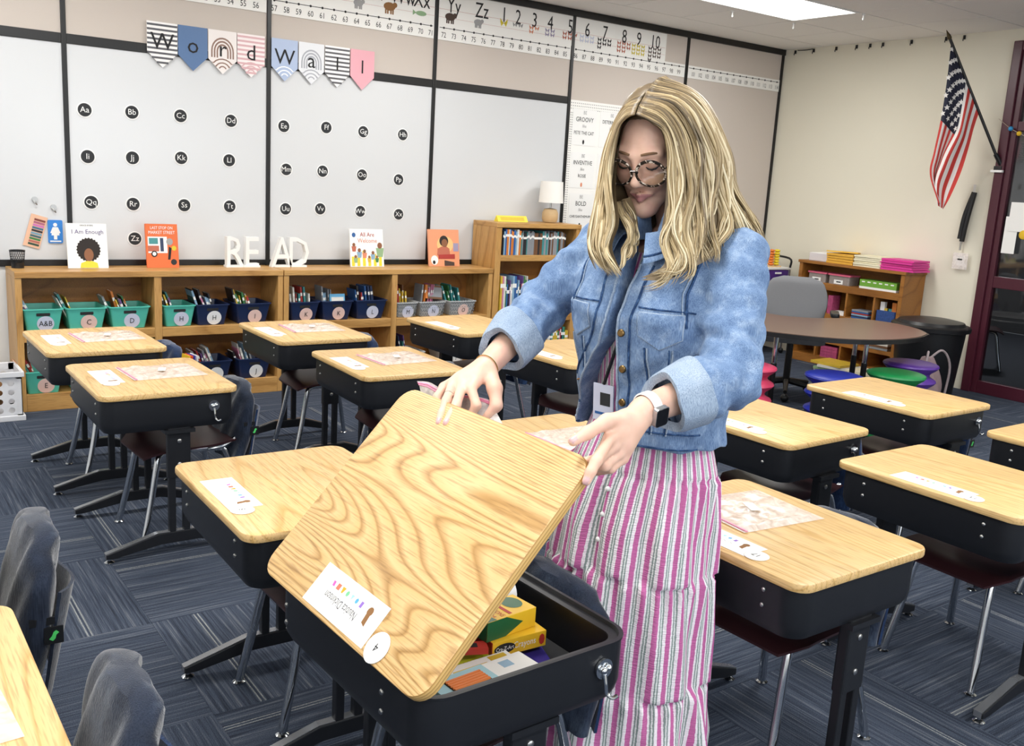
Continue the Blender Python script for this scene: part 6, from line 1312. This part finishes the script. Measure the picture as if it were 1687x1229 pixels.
def opening(P):
    u, w_, z = uwz(P)
    hi_ = np.interp(z, [0.88, 0.93, 1.0, 1.07, 1.14, 1.22, 1.30, 1.37, 1.42], [0.160, 0.150, 0.128, 0.088, 0.030, 0.012, 0.020, 0.026, 0.030])
    lo_ = np.interp(z, [0.88, 0.93, 1.0, 1.07, 1.14, 1.22, 1.30, 1.37, 1.42], [-0.01, -0.004, 0.006, 0.006, 0.004, -0.008, -0.020, -0.028, -0.03])
    return np.maximum(np.maximum(u-hi_, lo_-u), 0.02-w_)
jk = Field(); jk.fn(torso, 0.03); jk.fn(sleeve(RSH+np.array([0, 0, -0.005]), REL, RCU, 0.062, 0.058, 0.057), 0.03); jk.fn(sleeve(LSH+np.array([0, 0, -0.005]), LEL, LCU, 0.063, 0.060, 0.059), 0.03); jk.fn(opening, 0.004, -1)
def neckhole(P): return Field.ev(('c', np.array(Hd(0, -0.045, -0.045)), W(0, -0.03, 1.36), 0.050, 0.054, 0, 1), P)
jk.fn(neckhole, 0.004, -1)
jacket, jv, jq = field_obj('denim_jacket', jk, (1.15, 1.10, 0.84), (1.80, 1.98, 1.46), 0.0045, ['denim'], wom, 1); rel(jacket)
BV = BVHTree.FromPolygons([Vector(p) for p in jv.tolist()], jq.tolist())
def onj(u, z, off=0.002):
    o = Vector(W(u, 0.5, z)); hit = BV.ray_cast(o, Vector(-FWD)); return (hit[0]+Vector(FWD)*off) if hit[0] and abs((np.array(hit[0])-CB)@FWD) > 0.055 else None
def line_on(pts, n=8):
    out = []
    for (u0, z0), (u1, z1) in zip(pts[:-1], pts[1:]):
        for k in range(n): out.append(onj(u0+(u1-u0)*k/n, z0+(z1-z0)*k/n))
    out.append(onj(*pts[-1])); return [q for q in out if q is not None and (q-Vector(W(0, 0.1, q.z))).length < 0.25]
def seam(pts, m_='denim_dark', r_=0.0022, name='seam'):
    q = line_on(pts)
    if len(q) > 2: return rel(MB().tube(q, r_, 6).build(name, m_, wom, True))
def patch(pl, off, th, m_, name, n=6):
    """thin panel draped on the jacket: polygon in (u, z), fanned to a small grid"""
    us = [p[0] for p in pl]; zz_ = [p[1] for p in pl]; cu, cz = sum(us)/len(us), sum(zz_)/len(zz_); mb = MB(); ring = []
    m2 = []
    for (u0, z0), (u1, z1) in zip(pl, pl[1:]+pl[:1]):
        for k in range(n): m2.append((u0+(u1-u0)*k/n, z0+(z1-z0)*k/n))
    rs = [[tuple(onj(cu+(u-cu)*s_, cz+(z-cz)*s_, o_) or W(u, 0.14, z)) for u, z in m2] for s_, o_ in ((1.0, 0.0002), (1.0, off+th), (0.93, off+th), (0.6, off+th), (0.25, off+th))]
    mb.rings(rs, caps=False); mb.add([tuple(p) for p in rs[-1]], [tuple(range(len(m2)))]); return rel(mb.build(name, m_, wom, True))
# front plackets, pockets, seams, buttons
zz = [1.30, 1.24, 1.18, 1.12, 1.06, 1.0, 0.95, 0.91]
loE = lambda z: float(np.interp(z, [0.88, 0.93, 1.0, 1.07, 1.14, 1.22, 1.30, 1.37], [-0.01, -0.004, 0.006, 0.006, 0.004, -0.008, -0.020, -0.028]))
hiE = lambda z: float(np.interp(z, [0.88, 0.93, 1.0, 1.07, 1.14, 1.22, 1.30, 1.37], [0.160, 0.150, 0.128, 0.088, 0.030, 0.012, 0.020, 0.026]))
for nm, fe, sg in (('placket', loE, -1), ('placket', hiE, 1)):
    seam([(fe(z)+sg*0.005, z) for z in zz], 'denim_inside', 0.0028, 'placket_edge'); seam([(fe(z)+sg*0.034, z) for z in zz], 'denim_dark', 0.0026, 'placket_seam')
for sg in (-1, 1):
    e = (lambda z: loE(z)) if sg < 0 else (lambda z: hiE(z))
    c = sg*0.098+(0.0 if sg < 0 else 0.024); flap = [(c-0.043, 1.205), (c+0.043, 1.205), (c+0.043, 1.155), (c, 1.130), (c-0.043, 1.155)]
    patch(flap, 0.001, 0.004, 'denim', 'pocket_flap'); seam(flap+flap[:1], 'denim_inside', 0.0022, 'flap_stitching'); seam([(c-0.036, 1.20), (c-0.036, 1.16), (c, 1.139), (c+0.036, 1.16), (c+0.036, 1.20)], 'denim_dark', 0.0022, 'flap_stitching')
    seam([(sg*0.16, 1.212), (sg*0.05, 1.215)], 'denim_dark', 0.002, 'yoke_seam')
    for q in (-0.024, 0.026): seam([(c+q, 1.13), (c+q*0.8, 1.03), (c+q*0.55, 0.94)], 'denim_inside', 0.002, 'panel_seam'); seam([(c+q+0.006, 1.13), (c+q*0.8+0.005, 1.03), (c+q*0.55+0.004, 0.94)], 'denim_dark', 0.002, 'panel_seam')
    ue = [u for u in np.linspace(e(0.93)+sg*0.004, sg*0.165, 9)]
    seam([(float(u), 0.945) for u in ue], 'denim_dark', 0.0022, 'waistband_seam'); seam([(float(u), 0.912) for u in ue], 'denim_dark', 0.002, 'waistband_seam')
for sg in (-1, 1): seam([(sg*0.150, 1.365), (sg*0.141, 1.31), (sg*0.137, 1.25), (sg*0.146, 1.18)], 'denim_dark', 0.0032, 'armhole_seam'); seam([(sg*0.143, 1.36), (sg*0.134, 1.31), (sg*0.130, 1.25), (sg*0.139, 1.18)], 'denim_inside', 0.0018, 'armhole_seam')
bt = mat('brass_button', '8a7048', 0.35, metal=0.9)
for u, z in ((-0.014, 1.155), (-0.014, 1.075), (-0.014, 1.0), (-0.022, 0.925)):
    p = onj(u, z, 0.004); mb = MB().lathe([(0.0085, -0.004), (0.0085, 0.0), (0.0068, 0.0016), (0.0062, 0.0006), (0.0001, 0.0012)], seg=16); rot = Vector((0, 0, 1)).rotation_difference(Vector(FWD)).to_matrix().to_4x4()
    mb.xf(Matrix.Translation(p) @ rot); rel(mb.build('button', 'brass_button', wom, True))
for z in (1.02, 0.95): seam([(hiE(z)+0.010, z+0.004), (hiE(z)+0.028, z-0.003)], 'print_brown', 0.002, 'buttonhole')
# collar: two leaves lying over the shoulders
for sg in (-1, 1):
    def cf(u, v, sg=sg):
        a = math.pi*(0.06+0.94*u); n0 = W(sg*0.085*math.sin(a), 0.03+0.085*math.cos(a), 1.392+0.018*(1-math.cos(a))*0.5-0.03*max(0, math.cos(a)))
        o1 = W(sg*(0.130*math.sin(a)+0.02*max(0, math.cos(a))), 0.02+0.14*math.cos(a), 1.402-0.095*max(0, math.cos(a))**1.3)
        p = n0*(1-v)+o1*v; p = p+np.array([0, 0, 0.022*math.sin(math.pi*min(1, v*1.1))]); return tuple(p)
    mb = MB().grid(cf, 26, 8); n = len(mb.v); top = list(mb.v); mb.v += [(x, y, z-0.005) for x, y, z in top]; mb.f += [tuple(i+n for i in reversed(q)) for q in mb.f[:]]
    per = [i for i in range(26)]+[26*j+25 for j in range(1, 8)]+[26*7+i for i in range(24, -1, -1)]+[26*j for j in range(6, 0, -1)]
    mb.f += [(per[i], per[(i+1) % len(per)], per[(i+1) % len(per)]+n, per[i]+n) for i in range(len(per))]; mb.m = [0]*len(mb.f)
    rel(mb.build('collar', 'denim', wom, True)); rel(MB().tube([cf(i/25, 0.88) for i in range(26)], 0.0032, 6).build('collar_stitching', 'denim_dark', wom, True))
# turned-back cuffs
def cuff(e, c, r0, r1, ln, name='cuff'):
    e, c = np.array(e), np.array(c); ax = (c-e)/np.linalg.norm(c-e); a1 = np.cross(ax, (0, 0, 1)); a1 /= np.linalg.norm(a1); a2 = np.cross(ax, a1)
    prof_ = [(r0-0.016, ln*0.35), (r0-0.008, ln*0.43), (r0, ln*0.44), (r0+0.004, ln*0.3), (r1+0.003, -ln*0.45), (r1, -ln*0.5), (r1-0.006, -ln*0.5)]
    rs = []
    for r_, t in prof_:
        ring = []
        for i in range(48):
            a = 2*math.pi*i/48; k = 1+0.035*math.sin(a*3+t*20)+0.02*math.sin(a*7); ring.append(tuple(c+ax*(t+0.008*math.sin(a*2+1))+(a1*math.cos(a)+a2*math.sin(a))*r_*k))
        rs.append(ring)
    return rel(MB().rings(rs, caps=False).build(name, 'denim_inside', wom, True)), ax
cuff(REL, np.array(RCU)+(np.array(RCU)-np.array(REL))*0.04, 0.056, 0.064, 0.085); cuff(LEL, np.array(LCU)+(np.array(LCU)-np.array(LEL))*0.02, 0.058, 0.066, 0.085)
# smart watch and bracelet, ring
wr_ = np.array(LH['wrist']); ax = wr_-np.array(LEL); ax /= np.linalg.norm(ax); wc = wr_-ax*0.012
a1 = np.cross(ax, (0, 0, 1)); a1 /= np.linalg.norm(a1); a2 = np.cross(ax, a1)
rs = [[tuple(wc+ax*t+(a1*math.cos(2*math.pi*i/36)+a2*math.sin(2*math.pi*i/36))*r_) for i in range(36)] for r_, t in ((0.0295, -0.010), (0.0325, -0.009), (0.0325, 0.009), (0.0295, 0.010))]
wband = rel(MB().rings(rs, caps=False).build('watch_band', 'white', wom, True))
wd_ = np.array([-0.35, -0.88, -0.28]); wd_ = wd_-ax*(wd_@ax); wd_ /= np.linalg.norm(wd_); sd = np.cross(ax, wd_)
pos = wc+wd_*0.034
mtx = Matrix(((ax[0], sd[0], wd_[0], pos[0]), (ax[1], sd[1], wd_[1], pos[1]), (ax[2], sd[2], wd_[2], pos[2]), (0, 0, 0, 1)))
rel(MB().prism(rrect(0.016, 0.0195, 0.006, 4), -0.006, 0.004).xf(mtx).build('watch_case', mat('watch_silver', 'b9bcc0', 0.25, metal=0.8), wom)); rel(MB().prism(rrect(0.0145, 0.018, 0.005, 4), 0.004, 0.0048).xf(mtx).build('watch_screen', mat('watch_black', '0a0a0c', 0.12), wom))
ax = np.array(RH['wrist'])-np.array(REL); ax /= np.linalg.norm(ax); a1 = np.cross(ax, (0, 0, 1)); a1 /= np.linalg.norm(a1); a2 = np.cross(ax, a1); wc = np.array(RH['wrist'])+ax*0.004
rel(MB().tube([tuple(wc+ax*0.004*math.sin(2*math.pi*i/30)+(a1*math.cos(2*math.pi*i/30)+a2*math.sin(2*math.pi*i/30))*0.029) for i in range(31)], 0.0012, 6, caps=False).build('bracelet', mat('gold', 'c9a45c', 0.25, metal=1.0), wom, True))
q0, q1 = np.array(RH['rng'][0]), np.array(RH['mcp'][2]); ax = (q0-q1)/np.linalg.norm(q0-q1); a1 = np.cross(ax, (0, 0, 1)); a1 /= np.linalg.norm(a1); a2 = np.cross(ax, a1); wc = q1+(q0-q1)*0.62
rel(MB().tube([tuple(wc+(a1*math.cos(2*math.pi*i/20)+a2*math.sin(2*math.pi*i/20))*0.0097) for i in range(21)], 0.0011, 6, caps=False).build('ring', 'steel', wom, True))
# staff badge hanging at the waist inside the open jacket
bdg = W(0.047, 0.128, 0.985); bx, bz = RGT*0.027, np.array([0, 0, 0.042])+FWD*0.004
badge = thing('staff_badge', 'light blue staff badge hanging inside the open denim jacket', 'badge', tuple(bdg))
MB().obox((0, 0, 0), tuple(bx), tuple(bz), tuple(FWD*0.002)).build('card', 'label_lilac', badge); MB().obox(tuple(FWD*0.0022+bz*0.2-bx*0.2), tuple(bx*0.5), tuple(bz*0.35), tuple(FWD*0.0003)).build('photo', 'chalk', badge); MB().obox(tuple(FWD*0.0022-bz*0.6), tuple(bx*0.8), tuple(bz*0.07), tuple(FWD*0.0003)).build('printed_line', 'cover_blue', badge)
MB().tube([tuple(bz), tuple(bz+np.array([0, 0, 0.1])-FWD*0.006+RGT*-0.025), tuple(bz+np.array([0, 0, 0.26])-FWD*0.006+RGT*-0.06)], 0.004, 6).build('lanyard_strap', 'black_plastic', badge)
# zip bag held under the raised lid by her right hand
zt = thing('zip_bag', 'clear zip bag with a pink seal held by the woman behind the raised lid', 'zip bag', (0, 0, 0), 0, 'zip bags')
e1, e2, e3, e4 = map(Vector, ((1.047, 1.811, 1.005), (1.14, 1.651, 0.985), (1.135, 1.566, 0.934), (1.041, 1.749, 0.892)))
def zb_(u, v): 
    p = e1.lerp(e2, u).lerp(e4.lerp(e3, u), v); return p+Vector((0.004*math.sin(u*14+v*7)+0.004, 0, 0.004*math.sin(u*9+v*11)))
MB().grid(zb_, 16, 16).build('bag_film', 'clear_film', zt, True); MB().tube([zb_(i/8, 0.05) for i in range(9)], 0.0022, 6).tube([zb_(i/8, 0.09) for i in range(9)], 0.0018, 6).build('zip_strip', 'pink_zip', zt)

# ------------------------------------------------------------------ hair
G_right= [[(1.3479, 1.4852, 1.6033), (1.3709, 1.4654, 1.5906), (1.4003, 1.4506, 1.5664), (1.4125, 1.4402, 1.4849), (1.4033, 1.4285, 1.4116), (1.3887, 1.4189, 1.3566), (1.3827, 1.3926, 1.3097), (1.3591, 1.3919, 1.2891), (1.3256, 1.4058, 1.2731)], [(1.3647, 1.4967, 1.6217), (1.3936, 1.4593, 1.6066), (1.4246, 1.4343, 1.5464), (1.4296, 1.4128, 1.4501), (1.4147, 1.3989, 1.377), (1.4141, 1.3749, 1.3299), (1.3964, 1.3667, 1.2965), (1.3694, 1.3746, 1.275)], [(1.3893, 1.5095, 1.6436), (1.4311, 1.4566, 1.629), (1.4624, 1.4201, 1.549), (1.4628, 1.3925, 1.44), (1.4425, 1.3777, 1.373), (1.4446, 1.3548, 1.3381), (1.4454, 1.343, 1.3184)], [(1.4223, 1.5293, 1.667), (1.4788, 1.4686, 1.6385), (1.5133, 1.4204, 1.5463), (1.5178, 1.3965, 1.4642), (1.5103, 1.3683, 1.4058), (1.4832, 1.3567, 1.3567), (1.4671, 1.3543, 1.3259)], [(1.4636, 1.5549, 1.6872), (1.535, 1.5076, 1.6549), (1.5684, 1.4443, 1.5497), (1.5686, 1.4111, 1.4682), (1.5813, 1.3771, 1.4197), (1.6001, 1.356, 1.3898), (1.6127, 1.3399, 1.362)], [(1.513, 1.585, 1.6989), (1.584, 1.5475, 1.6544), (1.6199, 1.4943, 1.546), (1.622, 1.4574, 1.4554), (1.6318, 1.4234, 1.3986), (1.6428, 1.3936, 1.3616)], [(1.5275, 1.6002, 1.7012), (1.6124, 1.6037, 1.6587), (1.64, 1.5681, 1.5465), (1.6436, 1.5384, 1.4389), (1.6416, 1.5071, 1.3589), (1.6434, 1.4924, 1.3054)]]
G_left= [[(1.3459, 1.4867, 1.6031), (1.3428, 1.5063, 1.5973), (1.3432, 1.5319, 1.5746), (1.3421, 1.5424, 1.5131), (1.3283, 1.5217, 1.4412), (1.322, 1.4922, 1.3807), (1.3064, 1.491, 1.3309), (1.3106, 1.4727, 1.2953), (1.316, 1.4578, 1.277)], [(1.3615, 1.4983, 1.6191), (1.3556, 1.5311, 1.6073), (1.3508, 1.5556, 1.5408), (1.3335, 1.5523, 1.4525), (1.3084, 1.5343, 1.3837), (1.2946, 1.5209, 1.3406), (1.2977, 1.4971, 1.3053), (1.3073, 1.4793, 1.2871)], [(1.3943, 1.5187, 1.6444), (1.3826, 1.5589, 1.62), (1.3741, 1.5817, 1.5358), (1.3597, 1.5821, 1.446), (1.3333, 1.5708, 1.3753), (1.319, 1.556, 1.325), (1.3197, 1.5353, 1.295)], [(1.4472, 1.5511, 1.6754), (1.4418, 1.5989, 1.6491), (1.4278, 1.6192, 1.539), (1.4035, 1.6119, 1.4399), (1.3869, 1.5916, 1.3618), (1.3779, 1.5695, 1.2978)], [(1.5018, 1.5916, 1.693), (1.5383, 1.645, 1.6598), (1.5341, 1.6555, 1.5388), (1.5208, 1.6377, 1.4295), (1.5034, 1.6206, 1.3615), (1.4996, 1.6097, 1.3074)]]
NS = 34
def resample(g, n=NS):
    p = catmull(g, 10); L_ = [0]
    for a, c in zip(p[:-1], p[1:]): L_.append(L_[-1]+(c-a).length)
    out = []
    for k in range(n):
        t = L_[-1]*k/(n-1); i = 0
        while i < len(L_)-2 and L_[i+1] < t: i += 1
        f = (t-L_[i])/max(1e-9, L_[i+1]-L_[i]); out.append(p[i].lerp(p[i+1], min(1, max(0, f))))
    return out
GR = [resample(g) for g in G_right]; GL = [resample(g) for g in G_left]; GB = [GR[-1], GL[-1]]
GI = [resample(g) for g in ([(1.366, 1.545, 1.425), (1.3642, 1.530, 1.405), (1.3660, 1.4990, 1.3752), (1.3485, 1.4858, 1.3316), (1.3268, 1.4796, 1.2945)], [(1.3897, 1.5437, 1.4298), (1.3949, 1.5181, 1.3931), (1.3826, 1.4926, 1.3566), (1.3602, 1.4852, 1.3128)], [(1.400, 1.56, 1.43), (1.405, 1.54, 1.40), (1.398, 1.515, 1.37), (1.385, 1.50, 1.335)])]
hr_ = random.Random(11); hv = []; hf_ = []; tone = []
def add_strand(pts, rad, tn, seg=5):
    mb = MB(); mb.tube(pts, rad, seg); base = len(hv); hv.extend(mb.v); hf_.extend([tuple(i+base for i in q) for q in mb.f]); n_ = len(pts)
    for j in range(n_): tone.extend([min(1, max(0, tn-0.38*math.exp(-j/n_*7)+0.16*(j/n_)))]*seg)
def sheet(Gs):
    m_ = []; n = len(Gs)
    for k in range((n-1)*8+1):
        i = min(k//8, n-2); t = k/8-i; m_.append([Gs[i][j].lerp(Gs[i+1][j], t) for j in range(NS)])
    cen = Vector(HC); base = len(hv); ncol = len(m_)
    for sgn in (0, 1):
        for col_ in m_:
            for j, p in enumerate(col_):
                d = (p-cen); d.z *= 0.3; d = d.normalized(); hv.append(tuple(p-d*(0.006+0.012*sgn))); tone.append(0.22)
    T = ncol*NS
    for s_ in (0, 1):
        for a in range(ncol-1):
            for j in range(NS-1):
                q = (a*NS+j, (a+1)*NS+j, (a+1)*NS+j+1, a*NS+j+1); hf_.append(tuple(base+s_*T+i for i in (q if s_ == 0 else q[::-1])))
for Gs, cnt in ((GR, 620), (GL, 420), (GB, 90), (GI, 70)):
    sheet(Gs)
    for _ in range(cnt):
        x = hr_.random()*(len(Gs)-1); i = min(int(x), len(Gs)-2); t = x-i
        lay = hr_.uniform(-0.004, 0.009); ph = hr_.uniform(0, 6.28); am = hr_.uniform(0.001, 0.005); fr_ = hr_.uniform(2.0, 3.2); cut = hr_.choice((1, 1, 1, 0.95, 0.9, 0.85)); dx = hr_.gauss(0, 0.003)
        cen = Vector(HC); pts = []; n = int((NS-1)*cut)
        for j in range(n+1):
            p = Gs[i][j].lerp(Gs[i+1][j], t); s_ = j/(NS-1); d = p-cen; d.z *= 0.3; d = d.normalized(); tg_ = (Gs[i][min(j+1, NS-1)]-Gs[i][max(j-1, 0)]).normalized(); sd_ = d.cross(tg_)
            wv = am*min(1, s_*2)*math.sin(s_*fr_*6.28+ph); cw = 0.011*max(0, s_-0.3)*1.6*math.sin(s_*15+math.floor(x*2.6)*2.1)+0.004*math.sin(x*14)*s_; pts.append(p+d*(lay*min(1, s_*4)+0.5*wv+0.6*cw+0.006*math.sin(x*11)*min(1, s_*3))+sd_*(wv+cw+dx*min(1, s_*3)))
        r0_ = hr_.uniform(0.0014, 0.0032); rad = [r0_*(0.6+0.4*math.sin(math.pi*min(1, 0.15+0.75*j/n)))*(1 if j < n-5 else (n-j+0.4)/5.4) for j in range(n+1)]
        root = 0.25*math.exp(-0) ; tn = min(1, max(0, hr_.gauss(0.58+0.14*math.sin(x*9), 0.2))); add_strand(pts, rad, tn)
# scalp cap
cap = MB().grid(lambda u, v: tuple(Hd(0, -0.022, 0.045)+HR*(0.078*math.cos(2*math.pi*u)*math.sin(math.pi*0.5*v))+HF*(0.096*math.sin(2*math.pi*u)*math.sin(math.pi*0.5*v)-0.02*v)+HU*(0.087*math.cos(math.pi*0.5*v)-(0.05*v*v if math.sin(2*math.pi*u) < 0.3 else 0))), 40, 14, wrap=True)
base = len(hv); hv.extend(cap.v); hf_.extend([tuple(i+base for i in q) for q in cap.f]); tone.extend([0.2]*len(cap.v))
hm = bpy.data.meshes.new('hair'); hm.from_pydata([tuple(p) for p in hv], [], hf_); hm.materials.append(MATS['blonde_hair']); hm.polygons.foreach_set('use_smooth', [True]*len(hm.polygons))
at_ = hm.attributes.new('tone', 'FLOAT', 'POINT'); at_.data.foreach_set('value', tone)
rel(link('hair', hm, wom))
